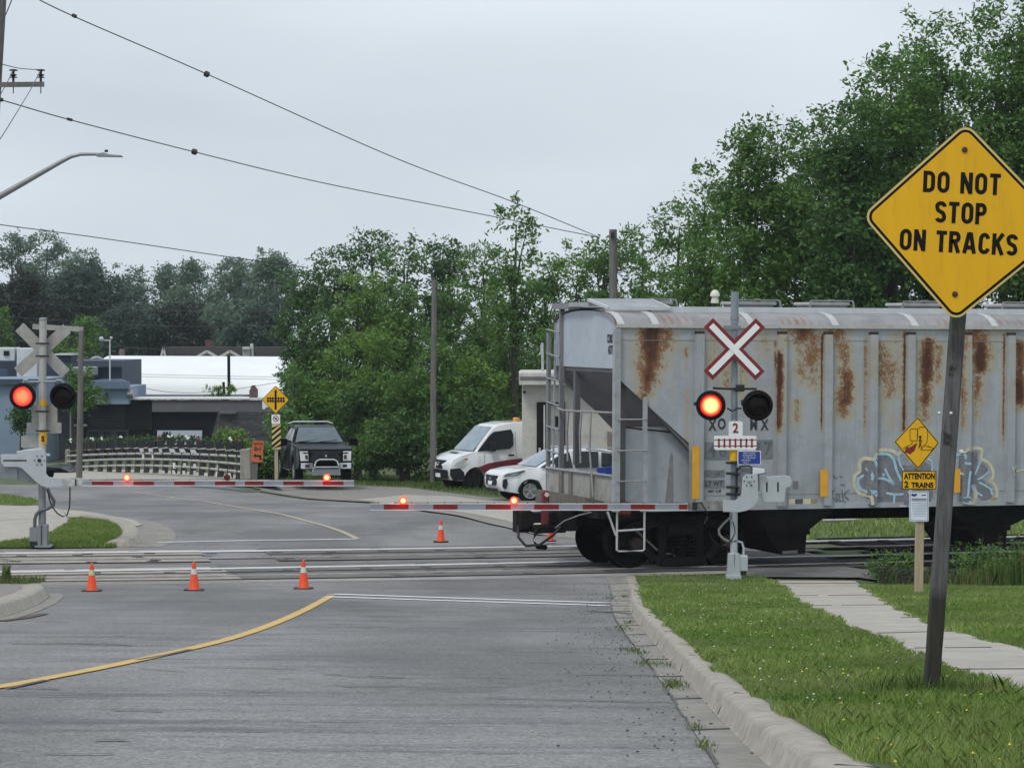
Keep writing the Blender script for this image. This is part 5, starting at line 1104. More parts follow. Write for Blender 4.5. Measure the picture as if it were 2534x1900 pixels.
# ---------------- pedestrian sign group on the pale post
Y2 = G(2272, 1476, .06).y; s2 = F / Y2
ps = thing('pedestrian_sign', 'small yellow diamond over ATTENTION 2 TRAINS plate and white notice on pale wooden post', 'sign', G(2272, 1476, .06))
a, b = W(2273, 1478, Y2), W(2277, 1180, Y2); MB().bar(a, b, .12, .1, (0, 1, 0)).build('post', WOODL, ps, bevel=.008)
dm = [(2271, 1030), (2325, 1096), (2272, 1162), (2212, 1093)]
d1 = MB().pxpoly(rounded(dm, 4, 3), Y2 - .07, .004).build('sign_panel', YRIM, ps); MB().pxpoly(rounded(inset(dm, 1.2), 3, 3), Y2 - .072, .001).build('border', SBLK, d1); MB().pxpoly(rounded(inset(dm, 3.6), 2, 3), Y2 - .074, .001).build('sign_face', YSIGN, d1)
m = MB()
def line2(pts, w_=1.1, Y=Y2 - .077):
    for (x0, y0), (x1, y1) in zip(pts[:-1], pts[1:]): m.bar(W(x0, y0, Y), W(x1, y1, Y), w_ / s2, .002, (0, 1, 0)) if False else m.tube([W(x0, y0, Y), W(x1, y1, Y)], w_ / s2 / 2, 4)
def Z3(pts): return [(1960 + x / 2.765, 700 + y / 2.765) for x, y in pts]
line2(Z3([(808, 1075), (806, 1010), (815, 998), (850, 996), (858, 1004), (857, 1078), (822, 1080), (808, 1075)])); line2(Z3([(860, 1060), (860, 1000), (875, 986), (905, 984), (922, 994), (928, 1030), (924, 1082), (908, 1110)])); line2(Z3([(822, 1080), (822, 1100), (760, 1130)])); line2(Z3([(770, 1140), (790, 1122), (820, 1128)])); line2(Z3([(905, 1110), (880, 1140), (960, 1142), (968, 1130), (900, 1110)])); line2(Z3([(930, 1115), (975, 1135)]))
line2(Z3([(876, 1062), (876, 1095), (868, 1128)]), 2.4); line2(Z3([(877, 1095), (888, 1128)]), 2); line2(Z3([(876, 1066), (888, 1080), (886, 1092)]), 1.4); line2(Z3([(876, 1066), (866, 1082)]), 1.4)
c = W(*Z3([(877, 1053)])[0], Y2 - .078); m.lathe([(.019, 0), (.001, -.002)], c, 'y', 10); m.build('train_drawing', SBLK, d1)
MB().pxpoly(Z3([(856, 1092), (798, 1132), (786, 1122), (770, 1158), (812, 1172), (818, 1162), (836, 1150), (852, 1110)]), Y2 - .076, .001).build('red_arrow', SRED, d1)
ap = rrect_px(2232, 1165, 2317, 1211, 3, Y2 - .07, .004).build('attention_plate', SBLK, ps); ay = rrect_px(2234, 1167, 2315, 1209, 2, Y2 - .0725, .001).build('plate_face', YSIGN, ap)
txt_fit(ap, 'ATTENTION', 2237, 1178.5, 2313, 1178.5, 14, Y2 - .0745, SBLK, .035); txt_fit(ap, '2', 2238, 1199, 2248, 1199, 15, Y2 - .0745, SBLK, .035); txt_fit(ap, 'TRAINS', 2255, 1200.5, 2310, 1200.5, 12.5, Y2 - .0745, SBLK, .035)
wn = rrect_px(2250, 1215, 2298, 1290, 3, Y2 - .07, .004).build('white_notice', M_('notice_white', (.66, .72, .8), .45), ps)
m = MB(); 
for y, x0, x1 in ((1234, 2256, 2293), (1238, 2256, 2293)): m.pxpoly([(x0, y - .9), (x1, y - .9), (x1, y + .9), (x0, y + .9)], Y2 - .073, .001)
m.pxpoly(Z3([(812, 1448), (825, 1440), (835, 1445), (850, 1440), (858, 1448), (840, 1460), (825, 1458)]), Y2 - .073, .001); m.pxpoly(Z3([(885, 1450), (915, 1446), (916, 1453), (886, 1456)]), Y2 - .073, .001); m.build('notice_print', M_('print_navy', (.02, .03, .09), .5), wn)
m = MB()
for k in range(9): y = 1244 + k * 4; x0 = 2257 + (3 if k > 5 else 0); m.pxpoly([(x0, y - .5), (4550 - x0, y - .5), (4550 - x0, y + .5), (x0, y + .5)], Y2 - .073, .001)
m.build('notice_print', M_('print_grey', (.35, .38, .45), .5), wn)
m = MB()
for (x0, y0, x1, y1) in ((2252, 1217, 2296, 1217.8), (2252, 1287, 2296, 1287.8), (2252, 1217, 2252.8, 1288), (2295.2, 1217, 2296, 1288)): m.pxpoly([(x0, y0), (x1, y0), (x1, y1), (x0, y1)], Y2 - .073, .001)
m.build('notice_border', bpy.data.materials['print_navy'], wn)

# ---------------- hazard sign group beyond the tracks (rail crossing diamond, small plate, striped marker)
Y3 = 92.0; 
hs = thing('railway_warning_sign', 'yellow railway crossing diamond above white plate and striped hazard marker beside the pickup', 'road sign', W(684, 1186, Y3))
s3 = F / Y3
MB().bar(W(684, 1190, Y3), W(683, 1000, Y3), .11, .1, (0, 1, 0)).build('post', WOODL, hs)
dm = [(682, 954), (716, 989), (682, 1024), (647, 989)]
d1 = MB().pxpoly(rounded(dm, 3, 3), Y3 - .08, .01).build('sign_panel', SBLK, hs); MB().pxpoly(rounded(inset(dm, 1.1), 2, 3), Y3 - .086, .002).build('sign_face', YSIGN, d1)
m = MB(); m.pxpoly([(679.5, 965), (684.5, 965), (684.5, 1013), (679.5, 1013)], Y3 - .092, .002)
for y in (985.5, 992.5): m.pxpoly([(660, y - 1.2), (705, y - 1.2), (705, y + 1.2), (660, y + 1.2)], Y3 - .092, .002)
for x in (663, 669.5, 675, 689, 695.5, 702): m.pxpoly([(x - 1.5, 982.5), (x + 1.5, 982.5), (x + 1.5, 995.5), (x - 1.5, 995.5)], Y3 - .093, .002)
m.build('crossing_symbol', SBLK, d1)
d2 = MB().pxpoly([(672, 1026), (693, 1026), (693, 1048), (672, 1048)], Y3 - .08, .01).build('no_trucks_plate', WSIGN, hs)
m = MB(); c = W(682.5, 1036, Y3 - .085)
V = []; 
for k in range(25): a = 2 * math.pi * k / 24; V += [(c.x + .1 * math.cos(a), c.y, c.z + .1 * math.sin(a)), (c.x + .075 * math.cos(a), c.y, c.z + .075 * math.sin(a))]
m.add(V, [(2 * k, 2 * k + 1, 2 * k + 3, 2 * k + 2) for k in range(24)]); m.bar((c.x - .065, c.y, c.z + .065), (c.x + .065, c.y, c.z - .065), .02, .002, (0, 1, 0)); m.build('prohibition_ring', SRED, d2)
m = MB(); m.box(c.x - .04, c.x + .04, c.y + .002, c.y + .003, c.z - .03, c.z + .03); m.build('truck_symbol', SBLK, d2)
mk = MB().pxpoly([(673, 1049), (694.5, 1049), (694.5, 1111), (673, 1111)], Y3 - .09, .01).build('hazard_marker', YRIM, hs)
def clipx(P, x0, x1):
    def cl(P, f, x):
        out = []
        for a, b in zip(P, P[1:] + P[:1]):
            ia, ib = f(a[0]) >= 0, f(b[0]) >= 0
            if ia: out.append(a)
            if ia != ib: t = (x - a[0]) / (b[0] - a[0]); out.append((x, a[1] + t * (b[1] - a[1])))
        return out
    return cl(cl(P, lambda v: v - x0, x0), lambda v: x1 - v, x1)
m = MB()
for k in range(5):
    y = 1049 + k * 14.5; P = [(673, y + 9), (694.5, y - 9), (694.5, y - 2), (673, y + 16)]
    P = [(x, min(1110.5, max(1049.5, yy))) for x, yy in P]; m.pxpoly(P, Y3 - .095, .002)
m.build('black_stripes', SBLK, mk)
# orange detour sign on grey timber
Y4 = 95.0
ds = thing('detour_sign', 'weathered orange detour sign with left arrow on a short grey timber post', 'road sign', W(634, 1190, Y4))
MB().pxpoly([(626, 1140), (637, 1140), (636, 1186), (623, 1186)], Y4, .15).build('post', POLEW, ds)
OR = M_('sign_orange', (.50, .13, .045), .6, var=.15, vs=4, dirt=(.35, .12, .05), dirt_amt=.4)
d1 = MB().pxpoly([(626, 1090), (653, 1091), (650, 1135), (648, 1144), (620, 1142), (621, 1120)], Y4 - .05, .02).build('sign_panel', OR, ds)
txt_px(d1, 'DETOUR', 639, 1098, 5.5, Y4 - .06, SRED, .75, .02); txt_px(d1, 'D-1', 638, 1110.5, 9, Y4 - .06, SBLK, .85, .03)
MB().pxpoly([(627, 1127), (633, 1122), (633, 1125.5), (646, 1126), (647, 1138), (642, 1138), (642, 1130), (633, 1129.5), (632, 1132)], Y4 - .06, .005).build('arrow', SBLK, d1)
# ================================================================== POLES, WIRES, LAMP
YPo = 99.5
for (px, base, top, Y, w0, w1, nm, lab) in ((1072, 1187, 692, YPo, 16, 12, 'utility_pole', 'thin weathered utility pole standing left of the white van before the trees'),
        (1518, 1210, 568, 104, 26, 19, 'utility_pole', 'thick utility pole whose bare top rises behind the railcar roof'),
        (-75, 1250, -60, 78, 40, 33, 'utility_pole', 'dark utility pole cut by the left edge of the picture, carrying a crossarm')):
    t = thing(nm, lab, 'utility pole', W(px, base, Y), 'utility poles'); s_ = F / Y
    tx = px + (3 if px > 0 else 78); MB().tube([W(px, base + 5, Y), W((px + tx) / 2 - 1, (base + top) / 2, Y), W(tx - (4 if px == 1518 else 0), top, Y)], [w0 / 2 / s_, (w0 + w1) / 4 / s_, w1 / 2 / s_], 12).build('pole', POLEW, t, smooth=True)
    if px < 0:
        a, b = W(-70, 211, Y - .3), W(109, 209, Y - .3); MB().bar(a, b, .12, 12 / s_).build('crossarm', POLEW, t)
        INS = M_('insulator_dark', (.02, .022, .028), .35)
        for ix in (33, 101):
            c = W(ix, 205, Y - .3); ht = 33 / s_
            m = MB(); m.lathe([(.035, 0), (.035, ht * .35), (.11, ht * .36), (.11, ht * .42), (.035, ht * .45), (.1, ht * .55), (.1, ht * .6), (.035, ht * .65), (.04, ht * .85), (.12, ht * .88), (.12, ht * .96), (.05, ht)], c, 'z', 12); m.lathe([(.015, -.3), (.015, 0)], c, 'z', 6); m.build('insulator', INS, t)
    if px == 1518:
        c = W(1516, 582, Y - .2); m = MB(); m.box(c.x - .06, c.x + .06, c.y - .05, c.y + .1, c.z - .1, c.z + .1); m.build('bracket', BOLT, t)
WIRE = M_('wire_black', (.02, .02, .022), .5)
def wire(pts, lab, r=.014, group='overhead wires', fittings=()):
    P = [W(x, y, Y) for x, y, Y in pts]
    # smooth catenary through measured points
    Q = []
    arr = np.array([tuple(p) for p in P]); tt_ = np.arange(len(arr)); n = 14 * (len(arr) - 1)
    for k in range(n + 1):
        u = k / n * (len(arr) - 1); i = min(int(u), len(arr) - 2); f = u - i
        p0, p1, p2, p3 = arr[max(i - 1, 0)], arr[i], arr[i + 1], arr[min(i + 2, len(arr) - 1)]
        Q.append(.5 * ((2 * p1) + (-p0 + p2) * f + (2 * p0 - 5 * p1 + 4 * p2 - p3) * f * f + (-p0 + 3 * p1 - 3 * p2 + p3) * f ** 3))
    o = MB().tube([Vector(q) for q in Q], r, 6).build('overhead_wire', WIRE); tag(o, lab, 'wire', group)
    for (x0, y0, x1, y1, Y, rr) in fittings:
        a, b = W(x0, y0, Y), W(x1, y1, Y); f_ = MB().tube([a, a.lerp(b, .15), a.lerp(b, .85), b], [rr * .5, rr, rr, rr * .5], 8).build('fitting', WIRE, None); f_.parent = o; WM[f_.name] = Matrix()
    return o
def Yi(t): return 70 + 33 * t
wire([(60, -20, 70), (180, 40, 73), (510, 183, 80), (980, 392, 91), (1270, 500, 98), (1484, 588, 104)], 'highest long wire, running from the top left corner to the pole behind the railcar', .015, fittings=((178, 37, 190, 43, 73, .05), (505, 181, 518, 187, 80, .085)))
wire([(-40, 240, 70), (0, 247, 71), (170, 296, 74), (480, 376, 81), (800, 453, 88), (1180, 528, 97), (1484, 588, 104)], 'second long wire, below the highest one, ending at the same pole', .015, fittings=((165, 294, 180, 298, 74, .04), (474, 374, 488, 378, 81, .085), (0, 246, 8, 249, 71, .05)))
wire([(-40, 547, 110), (0, 556, 112), (240, 588, 118), (560, 635, 126), (760, 662, 130)], 'thin wire crossing low in the sky above the left trees', .02)
wire([(-30, 150, 76), (30, 166, 77), (60, 171, 78), (101, 173, 78)], 'short slack wire at the crossarm insulators on the left edge', .012)
wire([(33, -10, 60), (10, 45, 70), (-10, 70, 77)], 'steep wire at the very top left corner', .014)
wire([(101, 173, 78), (78, 218, 72), (50, 265, 66), (0, 345, 58), (-40, 400, 52)], 'wire dropping steeply from the end insulator to the left edge', .012)
wire([(33, 172, 78), (20, 200, 74), (0, 237, 70), (-20, 270, 66)], 'wire dropping steeply from the inner insulator to the left edge', .012)
wire([(1077, 705, YPo), (1120, 775, YPo + 3), (1180, 830, YPo + 5), (1225, 858, YPo + 6)], 'slack service wire leaving the thin utility pole over the shrubs', .02)
for yy, lab in ((742, 'upper'), (780, 'middle'), (838, 'lower')):
    wire([(-30, yy, 190), (300, yy + 22, 190), (560, yy + 28, 190), (1000, yy + 20, 190)], f'{lab} of the faint wires against the dark trees behind the white roof', .016)
wire([(300, 925, 170), (640, 932, 170), (720, 930, 170)], 'upper faint wire against the white roof', .013)
wire([(300, 931, 170), (640, 938, 170), (720, 940, 170)], 'faint wire just below another against the white roof', .013)
wire([(320, 952, 165), (420, 970, 165), (540, 968, 165), (700, 944, 165)], 'sagging wire low against the white roof', .016)
# street lamp arm
YA = 62
sl_ = thing('street_lamp', 'street lamp on a long curved grey arm reaching in from the left edge', 'street lamp', W(-60, 1300, YA))
m = MB(); m.tube([W(-60, 1300, YA), W(-58, 520, YA)], [.11, .08], 12); m.build('lamp_column', ALUD, sl_, smooth=True)
m = MB(); m.tube([W(-58, 522, YA), W(0, 486, YA), (W(150, 401, YA)), W(175, 388, YA), W(200, 382, YA), W(240, 382, YA)], [.09, .07, .05, .045, .04, .035], 10); m.build('lamp_arm', M_('lamp_arm_grey', (.25, .26, .27), .4, .4), sl_, smooth=True)
m = MB(); m.pxpoly([(237, 387), (239, 379), (256, 377), (266, 381), (299, 384), (301, 387), (297, 388)], YA - .15, .3); hd = m.build('lamp_head', M_('lamp_head_grey', (.3, .32, .34), .4, .3), sl_, bevel=.01)
c = W(263, 377, YA); MB().lathe([(.04, 0), (.04, .05), (.001, .06)], c, 'z', 10).build('photocell', BOLT, hd)

# ================================================================== BRIDGE RAILING WITH PLANTERS
LE, RI = W(167, 1172, 124), W(603, 1186, 101)
br = thing('bridge_railing', 'pale three tube bridge railing between two concrete end posts on the left', 'railing', Matrix.Translation(LE))
TUBE = M_('railing_tube', (.44, .44, .41), .5, .2, var=.12, vs=3); CPOST = M_('concrete_end_post', (.30, .29, .25), .85, var=.2, vs=2, dirt=(.15, .14, .12), dirt_amt=.6)
def along(u):
    bow = 4 * u * (1 - u); return 167 + (603 - 167) * u, 124 + (101 - 124) * u - 1.5 * bow * 0, bow
def rp(u, row):
    tops = {0: (1114, 1106, 1114), 1: (1128, 1122, 1130), 2: (1142, 1136, 1149), 3: (1157, 1152, 1168), 4: (1172, 1170, 1186)}[row]
    a, b, c = tops; c1 = 2 * b - (a + c) / 2; y = (1 - u) ** 2 * a + 2 * u * (1 - u) * c1 + u * u * c; return 167 + 436 * u, y, 124 - 23 * u
for row in (1, 2, 3): MB().tube([W(*rp(k / 24, row)) for k in range(25)], .045, 8).build('rail_tube', TUBE, br, smooth=True)
for u, wd in ((0, 6), (1, 9)):
    x, y, Y = rp(u, 4); x2, y2, _ = rp(u, 0); MB().pxpoly([(x - wd, y + 2), (x + wd * .6, y + 2), (x + wd * .6, y2 - 2), (x - wd, y2 - 2)], Y, .4).build('end_post', CPOST, br, bevel=.03)
MB().pxpoly([(604, 1112), (619, 1110), (621, 1190), (605, 1190)], 100.6, .8).build('end_post', CPOST, br, bevel=.04)
DKB = M_('baluster_dark', (.045, .043, .042), .7, var=.4, vs=6)
for k in range(19):
    u = (k + .55) / 19; x, y0, Y = rp(u, 4); _, y1, _ = rp(u, 0); w_ = 7 + 3.6 * u
    m = MB(); m.pxpoly([(x - w_, y0), (x + w_ * .5, y0), (x + w_ * .9, (y0 + y1) / 2), (x + w_ * .8, y1 + 1), (x - w_ * 1.0, y1 + 1), (x - w_ * .6, (y0 + y1) / 2)], Y + .15, .25); b = m.build('baluster', DKB, br)
    m = MB(); m.pxpoly([(x - w_ * 1.3, y1 + 2.2), (x + w_ * .2, y1), (x + w_ * 1.4, y1 + .3), (x + w_ * 1.3, y1 + 2.2), (x, y1 + 3.5), (x - w_ * 1.2, y1 + 4)], Y + .1, .2); m.build('cap', TUBE, b)
MB().pxpoly([(158, 1171), (300, 1168.5), (430, 1171), (605, 1186), (605, 1191), (430, 1178), (300, 1176), (158, 1177)], 118, .2)
m = MB()
V = []
for k in range(25):
    x, y, Y = rp(k / 24, 4); p = W(x, y + 1, Y - .25); q = W(x, y + 7, Y - .25); V += [p, q]
m.add(V, [(2 * k, 2 * k + 1, 2 * k + 3, 2 * k + 2) for k in range(24)]); m.build('parapet_base', CPOST, br)
# planters hanging on top, each with its own flowers
PLB = M_('planter_black', (.014, .015, .017), .6, var=.3, vs=5)
LF1 = leafmat('planter_leaves', (.02, .05, .015), (.07, .14, .04)); FW = M_('flower_white', (.8, .8, .78), .6); FP = M_('flower_pink', (.35, .06, .12), .6)
cols = ['white flowers', 'dark red leaves', 'low green leaves', 'a few pale blooms']
for k in range(18):
    u = (k + .5) / 18; x, y1, Y = rp(u, 0); w_ = 7.2 + 3 * u
    wf = k in (0, 2, 3, 5, 10, 12, 16)
    pos = ['leftmost', 'second', 'third', 'fourth', 'fifth', 'sixth', 'seventh', 'eighth', 'ninth', 'tenth', 'eleventh', 'twelfth', 'thirteenth', 'fourteenth', 'fifteenth', 'sixteenth', 'seventeenth', 'rightmost'][k]
    t = thing('flower_planter', f'black flower box with {"white blooms" if wf else "dark green leaves"}, {pos} from the left along the railing top', 'planter', W(x, y1 - 4, Y), 'flower boxes on the bridge railing')
    m = MB(); m.pxpoly([(x - w_ * .8, y1 + 1), (x + w_ * .8, y1 + 1), (x + w_, y1 - 17), (x - w_, y1 - 17)], Y, .4); m.build('box', PLB, t, bevel=.01)
    c = W(x, y1 - 20, Y + .2); n = 70; cen = np.array(c) + RNG.normal(0, 1, (n, 3)) * np.array([.13, .1, .07]); nv = RNG.normal(0, 1, (n, 3)); nv /= np.linalg.norm(nv, axis=1)[:, None]; a = np.cross(nv, [0, 0, 1.0]); a /= np.linalg.norm(a, axis=1)[:, None]; b = np.cross(nv, a); s_ = .05
    V = np.stack([cen - a * s_, cen - b * s_, cen + a * s_, cen + b * s_], 1).reshape(-1, 3); fast_mesh('foliage', V, 4, LF1, t, RNG.random(n))
    if wf or k % 4 == 1:
        m = MB()
        for _ in range(3): q = c + Vector((rnd.uniform(-.12, .12), -.2, rnd.uniform(0, .14))); m.lathe([(.001, -.03), (.045, 0), (.001, .03)], q, 'y', 8)
        m.build('flowers', FW if wf else FP, t)
# notices on the railing
NB = M_('notice_board_white', (.60, .64, .68), .5, var=.1); 
for k, (x, y) in enumerate(((354, 1114), (376, 1114), (402, 1115), (428, 1115), (453, 1115), (480, 1117))):
    Y = rp((x - 167) / 436, 0)[2] - .15
    t = thing('railing_notice', f'tilted white notice under the caps of the railing, {["first", "second", "third", "fourth", "fifth", "sixth"][k]} of the row from the left', 'notice', W(x, y, Y), 'notices on the railing')
    MB().pxpoly([(x - 12, y - 7), (x + 4, y - 7), (x + 11, y + 6), (x - 4, y + 6)], Y, .03).build('dark_board', DKB, t); MB().pxpoly([(x - 10, y - 5), (x + 2, y - 5), (x + 7, y + 4), (x - 7, y + 4)], Y - .03, .01).build('white_panel', NB, t)
for (x, y, h_, lab, mt) in ((355, 1130, 12, 'bent white strap hanging below the first railing notice', FW), (379, 1131, 12, 'bent white strap hanging below the second railing notice', FW), (431, 1152, 14, 'white card between the lower rails, left of two grey ones', FW), (457, 1151, 10, 'blue grey card between the lower rails, first of two alike', NB), (482, 1153, 11, 'blue grey card between the lower rails, second of two alike', NB),
        (404, 1168, 7, 'small pale card at the railing foot, leftmost', LF1), (430, 1169, 10, 'pale green card at the railing foot', FW), (455, 1170, 10, 'white and dark red card at the railing foot', FW), (482, 1171, 12, 'tall grey card at the railing foot', NB), (509, 1175, 10, 'white card at the railing foot right of the grey one', FW), (540, 1158, 12, 'pale blue curled card above the railing foot', NB), (538, 1174, 14, 'large white card at the railing foot', FW), (568, 1177, 13, 'crumpled white card near the right end of the railing foot', FW)):
    Y = rp((x - 167) / 436, 0)[2] - .12; o = MB().pxpoly([(x - 4, y - h_ / 2), (x + 2, y - h_ / 2 - 1), (x + 5, y + h_ / 2), (x - 3, y + h_ / 2)], Y, .03).build('card', NB if mt is LF1 else mt); tag(o, lab, 'card', 'cards tied to the railing')

# ================================================================== BUILDINGS
DK1 = M_('cladding_grey', (.055, .06, .07), .7, var=.1); DK2 = M_('cladding_dark', (.03, .034, .042), .7, var=.1); PUR = M_('render_mauve_grey', (.13, .125, .14), .8, var=.08); PURD = M_('render_shade_grey', (.085, .085, .095), .8, var=.08)
NAVY = M_('wall_navy', (.012, .018, .03), .7, var=.1); STON = M_('stone_dark_grey', (.06, .062, .068), .9, var=.5, vs=2.2, sc=(1, 1, 2.4), bump=.5, bs=6, dirt=(.12, .12, .125), dirt_amt=.6); SHG = M_('parapet_white', (.66, .67, .66), .6, var=.2, vs=4)
YB = 148
db = thing('dark_building', 'low dark grey building with slatted cladding and a pale flat roof edge behind the railing', 'building', W(360, 1180, YB))
def slab(x0, y0, x1, y1, Y, th, mat, name, par=None, bevel=0): return MB().pxpoly([(x0, y1), (x1, y1), (x1, y0), (x0, y0)], Y, th).build(name, mat, par, bevel=bevel)
slab(85, 990, 566, 1200, YB, 12, PURD, 'wall', db); slab(85, 985, 207, 1200, YB - 1, 3, PUR, 'wall', db)
slab(207, 994, 309, 1061, YB - .9, .6, DK1, 'slatted_cladding', db); 
m = MB()
for k in range(9): y = 999 + k * 7; p, q = W(209, y, YB - .95), W(308, y, YB - .95); m.box(p.x, q.x, YB - .96, YB - .9, p.z - .03, p.z)
m.build('slat_shadow_gap', NAVY, db)
slab(309, 992, 376, 1062, YB - .7, .5, DK2, 'slatted_cladding', db); m = MB()
for k in range(8): y = 998 + k * 8; p, q = W(311, y, YB - .8), W(375, y, YB - .8); m.box(p.x, q.x, YB - .81, YB - .7, p.z - .02, p.z)
m.build('slat_shadow_gap', NAVY, db)
slab(376, 991, 645, 1019, YB - 1.2, 1, PUR, 'fascia', db); slab(376, 1019, 566, 1200, YB - .3, .2, NAVY, 'recess', db)
m = MB(); 
for k in range(48): x = 90 + k * 11.6; m.pxpoly([(x, 989 + rnd.uniform(-1, 1)), (x + 11.6, 989 + rnd.uniform(-1, 1)), (x + 11.6, 985), (x, 985)], YB - 1.3, 3)
m.build('roof_edge', SHG, db)
st = MB(); st.pxpoly([(520, 1100), (515, 1110), (512, 1200), (780, 1200), (780, 1085), (768, 1018), (540, 1018)], YB - 2.5, 4); st.build('stone_wall', STON, db)
for (x0, x1) in ((222, 243), (257, 272), (291, 310)): w_ = slab(x0, 1067, x1, 1105, YB - 1.05, .05, NAVY, 'window', db); slab(x0 - 2, 1065, x1 + 2, 1067, YB - 1.1, .1, PUR, 'frame', w_)
slab(214, 1063, 318, 1110, YB - .95, .1, PURD, 'window_surround', db)
MB().pxpoly([(543, 1018), (586, 1018), (584, 1024), (541, 1024)], YB - 2.7, .3).build('coping', PUR, db)
sg = slab(389, 1065, 500, 1100, YB - 1.4, .1, M_('sign_pale_blue', (.52, .58, .66), .5, var=.05), 'shop_sign', db)
m = MB()
for (x, y, r) in ((413, 1071, 3.2), (419, 1076, 4), (411, 1078, 5), (404, 1077, 4), (406, 1071, 3), (417, 1083, 3), (421, 1070, 2.2), (401, 1083, 4), (410, 1085, 5)): c = W(x, y, YB - 1.5); m.lathe([(.001, -.02), (r / 47, 0), (.001, .02)], c, 'y', 10)
m.build('splash_symbol', SBLK, sg)
txt_px(sg, 'AUTO', 440, 1078, 5, YB - 1.45, M_('sign_pink_text', (.5, .25, .28), .5), 1.1, .0)
slab(126, 1030, 142, 1154, YB - 1.4, .2, M_('door_white_frame', (.55, .6, .62), .5), 'door', db) if False else None
slab(121, 1040, 129, 1150, YB - 1.3, .2, NAVY, 'doorway', db); slab(130, 1073, 143, 1146, YB - 1.4, .2, M_('pale_post_panel', (.5, .56, .58), .5), 'door_panel', db)
slab(172.5, 1009, 175.5, 1096, YB - 1.3, .1, SHG, 'downpipe', db)
for x in (187, 210): slab(x - 3, 1036, x + 3, 1050, YB - 1.3, .3, NAVY, 'wall_lamp', db); 
for x in (187, 210): slab(x - 4, 1050, x + 4, 1054, YB - 1.35, .35, SHG, 'lamp_base', db)
slab(255, 980, 259, 992, YB - 2.5, 1, NAVY, 'roof_vent', db); slab(259, 973, 263, 983, YB - 2.5, 1, NAVY, 'roof_vent', db)
ch = MB().pxpoly([(617, 986), (617, 965), (620, 962), (620, 958), (622, 958), (622, 954), (629, 954), (629, 958), (632, 960), (635, 965), (635, 986)], YB - .5, .8).build('brick_chimney', M_('chimney_brick', (.12, .075, .08), .9, var=.3, vs=8)); tag(ch, 'small dark brick chimney on the flat roof left of the yellow railway diamond', 'chimney')
# white arched building
YW = 175
wb = thing('white_arched_building', 'long white building with barrel roof behind the dark building', 'building', W(480, 1010, YW))
WH = M_('membrane_white', (.84, .86, .87), .5, var=.03, vs=.5)
a, b = W(232, 1010, YW), W(720, 1010, YW); zt = W(400, 884, YW).z; R_ = zt - a.z
m = MB()
V = []; n = 16
for k in range(n + 1):
    an = math.pi * k / n; y = YW + 7 - 7 * math.cos(an); z = a.z + R_ * math.sin(an) ** .55 if an not in (0, math.pi) else a.z; V += [(a.x, y, z), (b.x, y, z)]
m.add(V, [(2 * k, 2 * k + 2, 2 * k + 3, 2 * k + 1) for k in range(n)] + [[2 * k for k in range(n + 1)], [2 * k + 1 for k in range(n + 1)][::-1]]); m.build('barrel_roof', WH, wb, smooth=True)
m = MB(); m.tube([W(222, 896, YW + 1)] + [W(225 + 14 - 15 * math.cos(t), 897 - 12 * math.sin(t), YW + .5) for t in np.linspace(0.2, 3.0, 9)], .12, 6); m.build('arch_rim', M_('rim_grey', (.3, .33, .38), .5), wb)
slab(648, 990, 656, 1030, YW - 3, .3, WH, 'white_wall_panel', wb)
slab(647, 1008, 700, 1018, YW - 2, 3, M_('blue_band', (.09, .14, .2), .6), 'blue_band', wb); slab(640, 985, 708, 1009, YW - 2, 2, WH, 'wall', wb)
# blue grey building, left
YU = 140
ub = thing('blue_building', 'blue grey flat roofed building with rooftop plant at the left edge', 'building', W(100, 1150, YU))
BL1 = M_('wall_blue_grey', (.22, .29, .39), .75, var=.06, vs=.6); BL2 = M_('band_navy', (.045, .065, .11), .7, var=.1); ACW = M_('plant_white', (.55, .57, .57), .5, var=.1, dirt=(.4, .4, .38), dirt_amt=.5)
slab(-220, 940, 90, 1205, YU, 10, BL1, 'wall', ub); slab(-220, 938, 90, 952, YU - .3, .5, BL2, 'parapet', ub)
slab(-220, 893, 302, 960, YU + 12, 8, BL2, 'upper_storey', ub); slab(176, 898, 302, 908, YU + 11.5, .4, M_('band_slate', (.06, .075, .10), .6), 'parapet', ub)
slab(90, 958, 318, 1000, YU + 6, 7, BL1, 'low_wing', ub); slab(90, 944, 318, 962, YU + 5.7, .5, M_('band_blue_grey', (.12, .17, .24), .6), 'parapet', ub)
m = MB(); m.add([W(100, 945, YU + 5.8), W(318, 944, YU + 5.8), W(300, 936, YU + 11.9), W(100, 938, YU + 11.9)], [(0, 1, 2, 3)]); m.build('low_roof', BL2, ub)
for (x0, y0, x1, y1, mt, lab) in ((-90, 860, 36, 893, ACW, 'pale rooftop unit with a dark hatch at the far left'), (41, 861, 92, 938, ACW, 'tall white rooftop duct behind the grey crossbuck'), (174, 908, 229, 930, M_('unit_grey', (.3, .35, .38), .5, var=.1), 'pale grey rooftop unit right of the crossbuck'), (135, 876, 176, 897, NAVY, 'small dark rooftop housing with pale lid')):
    t = thing('rooftop_unit', lab, 'rooftop unit', W((x0 + x1) / 2, y1, YU + 10), 'rooftop units'); slab(x0, y0, x1, y1, YU + 9, 2, mt, 'housing', t, bevel=.05)
    if x0 < 0: slab(9, 868, 22, 880, YU + 8.9, .1, SBLK, 'hatch', t); slab(-20, 912, 18, 936, YU - .2 + 9, .1, BL2, 'grille', t)
    if x0 == 174: slab(172, 929, 233, 934, YU + 8.5, 3, SBLK, 'support', t)
    if x0 == 135: slab(134, 875, 178, 879, YU + 8.9, 2.2, ACW, 'lid', t)
o = MB(); c = W(327, 975, YU + 5); o.cyl(W(316, 975, YU + 6), W(330, 975, YU + 6), .22, n=12); o = o.build('exhaust_duct', M_('duct_metal', (.3, .3, .29), .4, .5)); tag(o, 'round metal exhaust duct on the end wall of the blue low wing', 'duct')
